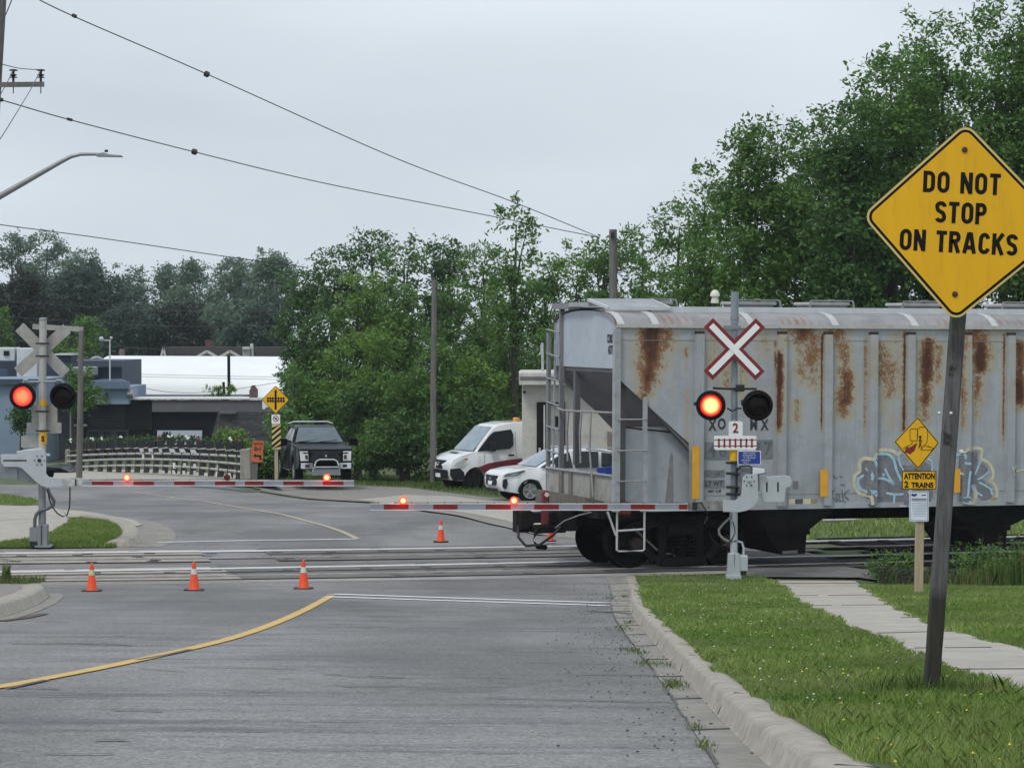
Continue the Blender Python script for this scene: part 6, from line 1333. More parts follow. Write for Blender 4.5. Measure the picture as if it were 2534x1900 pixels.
# mast with two round antennas, tall white pole
t = thing('antenna_mast', 'thin white rooftop mast carrying two small round antennas', 'antenna', W(272, 942, YU + 8)); MB().cyl(W(272, 945, YU + 8), W(272, 840, YU + 8), .045, .035, 8).build('pole', ACW, t)
m = MB(); m.bar(W(248, 842, YU + 8), W(275, 842, YU + 8), .04, .06); m.build('arm', ACW, t)
for x, y, r in ((251, 838, 5.5), (275, 836, 3.5)): MB().lathe([(.001, -.1), (r / 47, -.02), (r / 47, .03), (.001, .05)], W(x, y, YU + 7.9), 'y', 14).build('antenna_dish', ACW, t, smooth=True)
# houses beyond
YH = 215
RF = M_('shingles_dark', (.055, .05, .055), .85, var=.2, vs=3); HW = M_('house_wall_tan', (.25, .2, .16), .8); TRIM = M_('house_trim', (.5, .5, .48), .6)
h1 = thing('house', 'long dark roofed house with two small gables beyond the white roof', 'house', W(560, 900, YH))
slab(400, 884, 700, 930, YH + .5, 8, HW, 'wall', h1); MB().pxpoly([(401, 885), (404, 859), (700, 859), (702, 885)], YH, 4).build('roof', RF, h1)
for cx_ in (512, 569):
    g_ = MB().pxpoly([(cx_ - 26, 884), (cx_, 870), (cx_ + 26, 884)], YH - 1.5, 1.5).build('gable', HW, h1); m = MB(); m.bar(W(cx_ - 28, 885, YH - 1.6), W(cx_, 869, YH - 1.6), .2, .12, (0, 1, 0)); m.bar(W(cx_ + 28, 885, YH - 1.6), W(cx_, 869, YH - 1.6), .2, .12, (0, 1, 0)); m.build('trim', TRIM, g_)
m = MB(); m.bar(W(398, 886, YH - .2), W(404, 860, YH - .2), .15, .1, (0, 1, 0)); m.bar(W(410, 886, YH - .2), W(404, 860, YH - .2), .15, .1, (0, 1, 0)); m.build('trim', TRIM, h1)
ck_ = slab(600, 862, 616, 884, YH - 2, 1.5, M_('chimney_pale', (.4, .4, .4), .8, var=.3), 'chimney', h1); slab(600, 858, 617, 866, YH - 2.2, 1.8, TRIM, 'chimney_cap', ck_)
slab(508, 842, 522, 860, YH + 2, 1.5, M_('chimney_red', (.12, .06, .05), .9), 'chimney', h1); slab(295, 864, 305, 884, YH, 1, M_('chimney_brown', (.2, .15, .13), .9), 'chimney', h1)
t = thing('water_tower', 'faint blue grey round shape of a tank glimpsed between the far trees', 'tank', W(548, 850, 320)); MB().lathe([(.001, 0), (1.4, .0), (1.5, .8), (.9, 1.4), (.001, 1.6)], W(548, 856, 235), 'z', 16).build('tank', M_('tank_blue', (.2, .28, .33), .6), t, smooth=True)
t = thing('utility_pole', 'dark square pole standing up from behind the flat roof against the white roof', 'utility pole', W(566, 990, 160), 'utility poles'); MB().bar(W(567, 1010, 160), W(566, 880, 160), .16, .16, (0, 1, 0)).build('pole', SBLK, t)
t = thing('utility_pole', 'short dark stub pole left of a taller one against the white roof', 'utility pole', W(556, 990, 160), 'utility poles'); MB().bar(W(556, 1000, 160), W(553, 945, 160), .14, .14, (0, 1, 0)).build('pole', SBLK, t)
t = thing('roof_flue', 'thin pale flue beside the house chimney', 'flue', W(624, 884, YH - 1)); MB().cyl(W(624, 884, YH - 1), W(623, 850, YH - 1), .12, n=8).build('pipe', ACW, t)
# white brick hut
YHt = 97
ht = thing('brick_hut', 'small white painted brick hut with flat roof and dark door behind the railcar end', 'hut', W(1400, 1205, YHt))
def mat_brick():
    m, nt, p = newmat('painted_brick'); t = N(nt, 'ShaderNodeTexCoord'); mp_ = nt.nodes.new('ShaderNodeMapping'); mp_.inputs['Rotation'].default_value = (math.pi / 2, 0, 0); nt.links.new(t.outputs['Object'], mp_.inputs[0]); bk = N(nt, 'ShaderNodeTexBrick', Scale=3.3); bk.inputs['Mortar Size'].default_value = .012; bk.inputs['Color1'].default_value = (.60, .575, .54, 1); bk.inputs['Color2'].default_value = (.555, .53, .50, 1); bk.inputs['Mortar'].default_value = (.42, .40, .37, 1)
    nt.links.new(mp_.outputs[0], bk.inputs[0]); nt.links.new(mixc(nt, ramp(nt, noise(nt, 1.5, 6), .55, .75), bk.outputs[0], (.36, .33, .3)), p.inputs['Base Color']); p.inputs['Roughness'].default_value = .85; return m
slab(1293, 952, 1640, 1215, YHt, 5, mat_brick(), 'wall', ht)
FAS = M_('fascia_pale', (.58, .56, .52), .7, var=.15, vs=3); slab(1285, 925, 1665, 952, YHt - .5, 6, FAS, 'roof_fascia', ht); MB().pxpoly([(1286, 925), (1660, 925), (1660, 920.5), (1290, 922)], YHt - .45, 5.9).build('roof_top', FAS, ht)
m = MB()
for y in (933, 938): p, q = W(1286, y, YHt - .52), W(1660, y - .5, YHt - .52); m.box(p.x, q.x, YHt - .53, YHt - .5, p.z - .015, p.z + .015)
m.build('fascia_line', PURD, ht)
dr = slab(1328, 995, 1398, 1210, YHt - .08, .2, SBLK, 'door_frame', ht); slab(1345, 1002, 1349, 1210, YHt - .12, .05, FAS, 'door_edge', dr); slab(1352, 1003, 1387, 1210, YHt - .12, .06, M_('door_grey', (.28, .28, .27), .6), 'door', dr)
slab(1374, 1030, 1381, 1055, YHt - .14, .05, SBLK, 'door_window', dr); slab(1333, 1108, 1338, 1119, YHt - .12, .05, FAS, 'lock_plate', dr)
c = W(1298, 970, YHt - .15); MB().lathe([(.05, -.1), (.05, .1)], c, 'y', 8).build('wall_lamp', SBLK, ht)
slab(1503, 1068, 1512, 1140, YHt - .1, .1, M_('stain_brown', (.25, .19, .16), .8), 'rust_stain', ht)
m = MB(); m.cyl(W(1343, 922, YHt + 2), W(1342, 848, YHt + 2), .045, n=8); t = thing('vent_mast', 'thin grey mast with curved top standing on the roof of the white brick hut', 'mast', W(1343, 922, YHt + 2)); m.build('pole', ALU, t)
MB().tube([W(1342, 848, YHt + 2), W(1339, 856, YHt + 2), W(1339, 872, YHt + 2), W(1334, 878, YHt + 2)], .03, 6).build('curved_top', ALU, t)
wire([(1290, 872, YHt + 2), (1310, 871, YHt + 2), (1339, 864, YHt + 2)], 'short wire pair reaching the mast on the white hut roof', .02)

# ================================================================== beyond the tracks at right, under the car
t = thing('pipe_barrier', 'pale horizontal pipe gate on a short wooden post seen beneath the railcar', 'barrier', W(2110, 1320, 64)); MB().tube([W(2020, 1288, 64), W(2120, 1285, 64)], .045, 8).build('pipe', TUBE, t); MB().bar(W(2125, 1318, 64), W(2118, 1256, 64), .07, .07, (0, 1, 0)).build('stake', M_('stake_pale', (.42, .36, .27), .8, var=.3, vs=8), t)
slab(2085, 1255, 2108, 1286, 65.5, .4, M_('box_pale_grey', (.3, .29, .26), .8, var=.3), 'cabinet', t)
ww = MB().pxpoly([(2150, 1290), (2260, 1301), (2520, 1306), (2900, 1300), (2900, 1288), (2500, 1292), (2260, 1290), (2200, 1283), (2160, 1280)], 70, .5).build('low_wall', CPOST); tag(ww, 'low pale concrete edging beyond the tracks under the railcar', 'wall')
m = MB(); m.tube([W(2140, 1270, 66), (W(2200, 1274, 66)), W(2330, 1282, 66)], .05, 6); o = m.build('steel_pipe', ALUD); tag(o, 'grey pipe lying beyond the tracks under the railcar', 'pipe')

# ================================================================== VEHICLES
GLS = M_('car_glass', (.012, .016, .02), .06, var=.1, spec=.4); RUB = M_('tyre_rubber', (.006, .006, .0065), .85, var=.2, spec=.15); RIM = M_('alloy_rim', (.5, .5, .52), .3, .8); RIMD = M_('rim_dark', (.02, .02, .022), .5, .3); CHR = M_('chrome', (.7, .71, .73), .12, 1)
WPAINT = M_('paint_white', (.78, .80, .82), .25, var=.02, coat=.6); BPAINT = M_('paint_black', (.003, .0035, .005), .22, var=.1, coat=0, spec=.06); PLAS = M_('plastic_dark', (.016, .019, .024), .6, var=.15, spec=.2); LAMPG = M_('lamp_glass', (.55, .57, .55), .12, spec=.9)
class Car:
    """body surface: outline (x,z) swept over width, with plan taper and tumblehome"""
    def __init__(s, M, hw, x0, x1, belt, top, tum, ctr=.0):
        s.M, s.hw, s.x0, s.x1, s.belt, s.top, s.tum = M, hw, x0, x1, belt, top, tum
    def wy(s, x, z):
        k = 1.0
        if x > s.x1: k -= .16 * ((x - s.x1) / .9) ** 2
        if x < s.x0: k -= .10 * ((s.x0 - x) / .8) ** 2
        if z > s.belt: k -= s.tum * (z - s.belt) / (s.top - s.belt)
        if z < .45: k -= .05 * (.45 - z) / .3
        return s.hw * k
    def body(s, prof, name, mat, root, n=9):
        prof = resample(prof + [prof[0]], .12)[:-1]; c = (sum(p[0] for p in prof) / len(prof), sum(p[1] for p in prof) / len(prof))
        ys = [-1, -.985, -.93, -.8, -.4, 0, .4, .8, .93, .985, 1]; m = MB(s.M); V = []; n = len(prof)
        for yf in ys:
            sh = {1: .06, .985: .03, .93: .008}.get(abs(yf), 0)
            for x, z in prof:
                bow = .05 * yf * yf * (1 if abs(x) > s.x1 - .3 else 0) * (1 if x > 0 else -1)
                d = math.hypot(x - c[0], z - c[1]); X, Z = x - (x - c[0]) / d * sh - bow, z - (z - c[1]) / d * sh
                V.append((X, s.wy(x, z) * yf, Z))
        Fc = [(i * n + k, i * n + (k + 1) % n, (i + 1) * n + (k + 1) % n, (i + 1) * n + k) for i in range(len(ys) - 1) for k in range(n)] + [list(range(n)), [(len(ys) - 1) * n + k for k in range(n)][::-1]]
        return m.add(V, Fc).build(name, mat, root, smooth=True)
    def sidepatch(s, poly, side, off, name, mat, par):
        poly = resample(poly + [poly[0]], .15)[:-1]; c = (sum(p[0] for p in poly) / len(poly), sum(p[1] for p in poly) / len(poly)); n = len(poly); m = MB(s.M)
        V = [(x, side * (s.wy(x, z) + off), z) for x, z in poly] + [(c[0], side * (s.wy(*c) + off), c[1])]; return m.add(V, [(k, (k + 1) % n, n) for k in range(n)]).build(name, mat, par, smooth=False)
    def cross(s, p0, p1, f0, f1, off, name, mat, par, y0=-1, y1=1):
        """patch running across the car between lower edge p0=(x,z) and upper edge p1, y fractions f0 (lower) and f1 (upper)"""
        m = MB(s.M); dx, dz = p1[0] - p0[0], p1[1] - p0[1]; L = math.hypot(dx, dz); nx, nz = dz / L * off, -dx / L * off
        if nx < 0 and p0[0] > 0 and off > 0: nx, nz = -nx, -nz
        V = []
        for k in range(11):
            u = y0 + (y1 - y0) * k / 10
            for (x, z), f in ((p0, f0), (p1, f1)): V.append((x + nx - .05 * u * u, s.wy(x, z) * f * u, z + nz))
        return m.add(V, [(2 * k, 2 * k + 2, 2 * k + 3, 2 * k + 1) for k in range(10)]).build(name, mat, par)
    def wheel(s, x, r, root, rim=RIM, spokes=5, wd=.24, sides=(-1, 1), inset=.0):
        for sd in sides:
            y = sd * (s.hw - .02 - inset); o = sd
            t = MB(s.M).lathe([(r * .62, -wd * o), (r * .95, -wd * o), (r, -wd * .85 * o), (r, -.03 * o), (r * .96, 0), (r * .66, .006 * o), (r * .62, -.01 * o), (r * .62, -wd * o)], (x, y, r), 'y', 36); w_ = t.build('wheel', RUB, root, smooth=True)
            m = MB(s.M); m.lathe([(.001, -.05 * o), (r * .64, -.05 * o)], (x, y, r), 'y', 30); m.build('rim_back', RIMD, w_)
            m = MB(s.M); m.lathe([(r * .60, -.02 * o), (r * .60, .003 * o), (r * .655, .006 * o), (r * .655, -.02 * o), (r * .60, -.02 * o)], (x, y, r), 'y', 36); m.lathe([(.001, .004 * o), (r * .13, .004 * o), (r * .14, -.03 * o)], (x, y, r), 'y', 14)
            for k in range(spokes):
                a = 2 * math.pi * k / spokes + .3
                for da in (-.09, .09): m.bar((x + r * .1 * math.cos(a + da * 2), y - .012 * o, r + r * .1 * math.sin(a + da * 2)), (x + r * .61 * math.cos(a + da), y - .008 * o, r + r * .61 * math.sin(a + da)), r * .075, .02, (0, 1, 0))
            m.build('rim', rim, w_)
def carM(px, py, Y, ang): p = W(px, py, Y); return Matrix.Translation(p) @ Matrix.Rotation(math.radians(ang), 4, 'Z')
def arch(x, r, z0=.32, n=10): return [(x + r * math.cos(math.pi * k / n), z0 + (r - .0) * math.sin(math.pi * k / n)) for k in range(n + 1)]
# --- white SUV: x forward
YSu = 88.5; hd_ = 201
Ms = carM(1312, 1243, YSu, hd_) @ Matrix.Translation((-1.33, -.93, 0)); suv = thing('parked_suv', 'white compact suv with dark grille facing left in front of the brick hut', 'suv', Ms)
cs = Car(Ms, .93, -1.5, 1.35, 1.02, 1.68, .2)
pr = [(2.22, .36), (2.3, .5), (2.32, .72), (2.27, .88), (2.1, .97), (1.6, 1.06), (1.12, 1.10), (.72, 1.30), (.25, 1.57), (-.1, 1.65), (-.7, 1.68), (-1.4, 1.64), (-1.9, 1.52), (-2.2, 1.15), (-2.3, .95), (-2.3, .5), (-2.2, .3)] + [(-1.75, .28)] + [(x, z) for x, z in arch(-1.36, .40)][::-1] + [(-.9, .24), (.9, .24)] + arch(1.33, .40)[::-1] + [(1.78, .28)]
sb = cs.body(pr, 'body', WPAINT, suv)
cs.wheel(1.33, .365, suv, RIM, 5); cs.wheel(-1.36, .365, suv, RIM, 5)
for sd in (-1, 1):
    cs.sidepatch([(1.0, 1.09), (.62, 1.30), (.3, 1.47), (-.05, 1.56), (-.12, 1.07)], sd, .012, 'window', GLS, suv); cs.sidepatch([(-.2, 1.07), (-.16, 1.57), (-.7, 1.59), (-1.05, 1.57), (-1.0, 1.08)], sd, .012, 'window', GLS, suv); cs.sidepatch([(-1.1, 1.09), (-1.15, 1.55), (-1.55, 1.5), (-1.75, 1.3), (-1.6, 1.14)], sd, .012, 'window', GLS, suv)
    for xc in (1.33, -1.36):
        fl = MB(Ms); pts = arch(xc, .415, .33, 12); pi_ = arch(xc, .36, .33, 12); V = [(x, sd * (cs.wy(x, z) + .012), z) for x, z in pts] + [(x, sd * (cs.wy(x, z) + .012), z) for x, z in pi_]; fl.add(V, [(k, k + 1, 14 + k, 13 + k) for k in range(12)]); fl.build('wheel_arch_trim', PLAS, suv)
    cs.sidepatch([(.92, .24), (.92, .38), (-.93, .38), (-.93, .24)], sd, .012, 'sill_trim', PLAS, suv)
    cs.sidepatch([(-.9, .62), (-.95, 1.06), (-1.75, 1.12), (-2.1, .95), (-2.2, .6)], sd, .011, 'blue_livery', M_('livery_blue', (.02, .045, .30), .3, coat=.5) if 'livery_blue' not in bpy.data.materials else bpy.data.materials['livery_blue'], suv)
    m = MB(Ms); m.box(.55, .78, *sorted((sd * .95, sd * 1.12)), 1.04, 1.2); m.build('mirror', WPAINT, suv, bevel=.03)
    for x in (.35, -.75): m = MB(Ms); m.box(x - .2, x, *sorted((sd * .93, sd * .96)), .9, .93); m.build('door_handle', WPAINT, suv)
    cs.sidepatch([(2.12, .90), (1.55, 1.02), (1.5, .98), (1.75, .86), (2.2, .80)], sd, .012, 'headlight', M_('headlamp_dark', (.12, .13, .14), .1) if 'headlamp_dark' not in bpy.data.materials else bpy.data.materials['headlamp_dark'], suv)
    cs.sidepatch([(2.0, .87), (1.72, .93), (1.74, .895), (2.0, .84)], sd, .018, 'lamp_strip', CHR, suv)
    m = MB(Ms); m.bar((.1, sd * .62, 1.70), (-1.6, sd * .6, 1.68), .04, .04); m.build('roof_rail', ALU, suv)
cs.cross((1.14, 1.115), (.3, 1.575), .9, .86, .02, 'windscreen', M_('windscreen_pale', (.22, .28, .33), .05, spec=.9), suv)
cs.cross((2.345, .52), (2.315, .84), .62, .72, .012, 'grille', PLAS, suv); cs.cross((2.33, .33), (2.35, .44), .85, .85, .014, 'lower_grille', PLAS, suv); cs.cross((2.36, .54), (2.36, .66), .28, .28, .02, 'number_plate', WSIGN, suv); cs.cross((2.35, .70), (2.35, .77), .1, .1, .02, 'emblem', CHR, suv)
for sd in (-1, 1): m = MB(Ms); m.prism([(2.12, .42), (2.22, .50), (2.2, .72), (2.1, .76), (2.06, .6)], 'y', *sorted((sd * .78, sd * .86))); m.build('bumper_vent', PLAS, suv)
# --- white van
YVa = 98.5
Mv = carM(1172, 1217, YVa, 204) @ Matrix.Translation((-1.75, -.97, 0)); van = thing('parked_van', 'white van with dark red side stripe and amber roof beacon left of the hut', 'van', Mv)
cv = Car(Mv, .98, -2.4, 1.9, 1.25, 2.42, .16)
pr = [(2.6, .42), (2.68, .6), (2.66, .95), (2.58, 1.12), (2.3, 1.28), (1.86, 1.40), (1.72, 1.42), (1.4, 1.78), (1.02, 2.2), (.8, 2.33), (.3, 2.42), (-.6, 2.45), (-2.9, 2.42), (-3.0, 2.2), (-3.0, .5)] + [(-2.3, .42)] + arch(-1.9, .44, .40)[::-1] + [(-1.4, .34), (1.25, .34)] + arch(1.75, .47, .40)[::-1] + [(2.25, .38)]
pr = [p for p in pr]
vb = cv.body(pr, 'body', WPAINT, van); cv.wheel(1.75, .40, van, RIMD, 5); cv.wheel(-1.9, .38, van, RIMD, 5)
VRED = M_('van_stripe_red', (.16, .006, .02), .3, coat=.4)
for sd in (-1, 1):
    cv.sidepatch([(1.62, 1.42), (1.12, 1.98), (.95, 2.1), (.28, 2.18), (.2, 2.0), (.22, 1.62), (.35, 1.50), (1.0, 1.45)], sd, .012, 'window', GLS, van)
    cv.sidepatch([(1.62, 1.42), (1.3, 1.75), (1.1, 1.45)], sd, .016, 'quarter_window', PLAS, van)
    m = MB(Mv); m.box(1.0, 1.18, *sorted((sd * 1.0, sd * 1.22)), 1.42, 1.75); m.build('mirror', PLAS, van, bevel=.03)
    cv.sidepatch([(1.6, .85), (1.2, 1.0), (.5, 1.1), (-.6, 1.2), (-2.9, 1.3), (-2.9, .95), (-.6, .85), (.4, .74), (.95, .62), (1.25, .6), (1.5, .8)], sd, .012, 'side_stripe', VRED, van)
    cv.sidepatch([(2.62, .58), (2.62, .82), (2.28, .84), (2.12, .7), (2.08, .42), (2.5, .42)], sd, .014, 'bumper_side', PLAS, van); cv.sidepatch([(2.5, .90), (2.42, 1.02), (2.1, 1.18), (1.98, 1.2), (2.05, 1.05), (2.2, .92)], sd, .014, 'headlight', LAMPG, van)
    cv.sidepatch([(2.14, 1.16), (1.98, 1.2), (2.0, 1.12)], sd, .02, 'indicator', M_('indicator_orange', (.5, .14, .05), .3) if 'indicator_orange' not in bpy.data.materials else bpy.data.materials['indicator_orange'], van)
    m = MB(Mv); m.box(.2, .42, *sorted((sd * .965, sd * 1.0)), 1.24, 1.30); m.build('door_handle', PLAS, van)
    for x in (1.35, .12, -.3): cv.sidepatch([(x, .6), (x + .015, .6), (x + .015, 2.1 if x < 1 else 1.35), (x, 2.1 if x < 1 else 1.35)], sd, .008, 'door_gap', PURD, van)
txt = text_mb(van, 'lettering', 'SERVICE', M_('letter_pink', (.6, .4, .42), .5), Mv @ Matrix.Translation((.45, .985, .98)) @ Matrix.Rotation(math.pi, 4, 'Z'), .07, .8, .01)
cv.cross((1.78, 1.43), (1.0, 2.26), .9, .86, .02, 'windscreen', bpy.data.materials['windscreen_pale'], van); cv.cross((2.68, .80), (2.62, 1.1), .5, .55, .014, 'grille', PLAS, van); cv.cross((2.70, .45), (2.71, .78), .92, .92, .012, 'bumper', PLAS, van); cv.cross((2.72, .5), (2.72, .64), .3, .3, .03, 'number_plate', WSIGN, van)
m = MB(Mv); m.lathe([(.10, 0), (.10, .012), (.088, .012), (.088, 0)], (2.70, 0, .96), 'x', 20)
for k in range(3): a = math.pi / 2 + k * 2 * math.pi / 3; m.bar((2.71, 0, .96), (2.71, .09 * math.cos(a), .96 + .09 * math.sin(a)), .025, .02, (1, 0, 0))
m.build('emblem', CHR, van)
m = MB(Mv); m.box(2.0, 2.15, -.3, .3, 1.345, 1.36); m.build('bonnet_vent', PLAS, van)
m = MB(Mv); m.lathe([(.12, 0), (.13, .05), (.12, .13), (.08, .15), (.001, .155)], (-.15, .35, 2.43), 'z', 14); m.build('beacon', M_('beacon_amber', (.75, .33, .07), .25, spec=.8), van, smooth=True)
# --- black pickup
YPk = 97
Mp = carM(800, 1197, YPk, 282) @ Matrix.Translation((-2.2, 0, 0)); pk = thing('parked_pickup', 'black pickup truck with chrome bumper and bull bar facing the viewer', 'pickup', Mp)
cp_ = Car(Mp, 1.0, -2.6, 2.1, 1.25, 1.92, .3)
pr = [(2.72, .55), (2.78, .75), (2.76, 1.1), (2.68, 1.22), (2.3, 1.3), (1.5, 1.36), (1.15, 1.38), (.85, 1.62), (.5, 1.86), (.2, 1.93), (-.5, 1.95), (-1.0, 1.9), (-1.25, 1.4), (-2.9, 1.38), (-3.0, 1.3), (-3.0, .62)] + arch(-2.0, .48, .5)[::-1] + [(-1.4, .45), (1.2, .45)] + arch(1.8, .48, .5)[::-1]
cp_.body(pr, 'body', BPAINT, pk); cp_.wheel(1.8, .41, pk, CHR, 5, .28); cp_.wheel(-2.0, .41, pk, CHR, 5, .28)
cp_.cross((1.2, 1.39), (.52, 1.875), .9, .88, .02, 'windscreen', M_('windscreen_dark', (.10, .13, .15), .04, spec=.9), pk)
cp_.cross((2.80, .80), (2.76, 1.16), .58, .6, .012, 'grille', M_('grille_black', (.008, .008, .008), .5), pk)
for sd in (-1, 1):
    for z0, z1 in ((.83, .96), (1.0, 1.14)): cp_.cross((2.82, z0), (2.80, z1), 1, 1, .02, 'grille_mesh', PLAS, pk, sd * .08, sd * .5)
    cp_.cross((2.80, .82), (2.72, 1.15), 1, 1, .02, 'headlight', LAMPG, pk, sd * .66, sd * .97); cp_.cross((2.84, .88), (2.80, 1.02), 1, 1, .03, 'lamp_reflector', RIMD, pk, sd * .70, sd * .80)
    cp_.sidepatch([(1.05, 1.4), (.5, 1.8), (.0, 1.84), (-.1, 1.42)], sd, .012, 'window', GLS, pk); cp_.sidepatch([(-.2, 1.42), (-.15, 1.84), (-.8, 1.82), (-.95, 1.42)], sd, .012, 'window', GLS, pk)
    m = MB(Mp); m.bar((1.0, sd * .95, 1.42), (.95, sd * 1.12, 1.44), .06, .06); m.box(.9, 1.05, *sorted((sd * 1.1, sd * 1.38)), 1.28, 1.52); m.build('mirror', BPAINT, pk, bevel=.03)
    cp_.cross((2.86, .56), (2.85, .76), 1, 1, .03, 'bumper_end', CHR, pk, sd * .52, sd * .98)
    cp_.cross((2.88, .60), (2.87, .7), 1, 1, .05, 'fog_lamp', RIMD, pk, sd * .66, sd * .82)
    m = MB(Mp); m.bar((1.1, sd * 1.0, .42), (-1.2, sd * 1.0, .42), .06, .05); m.build('side_step', CHR, pk)
    m = MB(Mp); m.lathe([(.06, 0), (.06, .02)], (2.86, 0, 1.0), 'x', 10)
cp_.cross((2.86, .50), (2.85, .62), 1, 1, .02, 'bumper_centre', PLAS, pk, -.55, .55)
m = MB(Mp); m.lathe([(.045, 0), (.03, .02), (.001, .02)], (2.84, 0, .99), 'x', 10); m.build('badge', CHR, pk)
m = MB(Mp); m.tube([(2.9, -.46, .36), (2.98, -.44, .6), (2.98, -.36, .82), (2.96, -.25, .88), (2.96, .25, .88), (2.98, .36, .82), (2.98, .44, .6), (2.9, .46, .36)], .035, 8); m.tube([(2.98, -.42, .62), (2.98, .42, .62)], .03, 8); m.build('bull_bar', CHR, pk, smooth=True)
m = MB(Mp); m.prism([(-.5, .34), (-.45, .56), (.45, .56), (.5, .34)], 'x', 2.9, 2.96); m.build('skid_plate', ALUD, pk)
m = MB(Mp); m.tube([(-1.3, -.8, 1.4), (-1.0, -.78, 1.98), (-1.0, -.6, 2.03), (-1.0, .6, 2.03), (-1.0, .78, 1.98), (-1.3, .8, 1.4)], .035, 8); m.build('rack_bar', CHR, pk, smooth=True)
MB(Mp).box(.86, .88, .2, .55, 1.72, 1.79) 
for y0, y1 in ((-.75, -.1), (0, .65)): m = MB(Mp); m.bar((1.22, y0, 1.41), (1.1, y1, 1.47), .03, .02); m.build('wiper', SBLK, pk)
# small dark car peeping behind the left signal
Md = W(145, 1172, 116); t = thing('parked_car', 'dark car mostly hidden behind the left gate mechanism', 'car', Md)
MB().pxpoly([(90, 1185), (175, 1185), (172, 1168), (150, 1158), (118, 1155), (90, 1160)], 116, 3).build('body', BPAINT, t, bevel=.1); MB().pxpoly([(112, 1164), (140, 1164), (130, 1158), (116, 1157)], 115.9, .05).build('window', GLS, t)
gr = MB().bar(W(112, 1150, 121), W(166, 1150, 121), .1, .12).build('guard_rail', ALUD); tag(gr, 'grey guard rail between the left signal and the railing end post', 'guard rail')
# ================================================================== TREES AND GRASS
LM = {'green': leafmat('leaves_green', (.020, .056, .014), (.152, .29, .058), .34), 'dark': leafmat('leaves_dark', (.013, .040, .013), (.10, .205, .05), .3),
      'haze_blue': leafmat('leaves_haze_blue', (.06, .10, .078), (.20, .29, .20), .4), 'haze_dark': leafmat('leaves_haze_dark', (.026, .048, .040), (.085, .14, .10), .3), 'copper': leafmat('leaves_copper', (.014, .020, .018), (.045, .058, .045), .15), 'bright': leafmat('leaves_bright', (.040, .10, .016), (.20, .34, .065), .36)}  # the two far leaf colours carry painted distance haze, paler and bluer
BARK = M_('bark', (.055, .048, .04), .9, var=.3, vs=5, sc=(3, 3, .6), bump=.5, bs=10)
def leaf_quads(cen, size, rng, droop=.35):
    n = len(cen); nv = rng.normal(0, 1, (n, 3)); nv[:, 2] = np.abs(nv[:, 2]) + droop; nv /= np.linalg.norm(nv, axis=1)[:, None]
    a = rng.normal(0, 1, (n, 3)); a -= nv * (a * nv).sum(1)[:, None]; a /= np.linalg.norm(a, axis=1)[:, None]; b = np.cross(nv, a); s_ = size * rng.uniform(.6, 1.3, n)[:, None]
    return np.stack([cen - a * s_, cen - b * s_ * .42 + a * s_ * .1, cen + a * s_ * 1.0, cen + b * s_ * .42 + a * s_ * .1], 1).reshape(-1, 3)
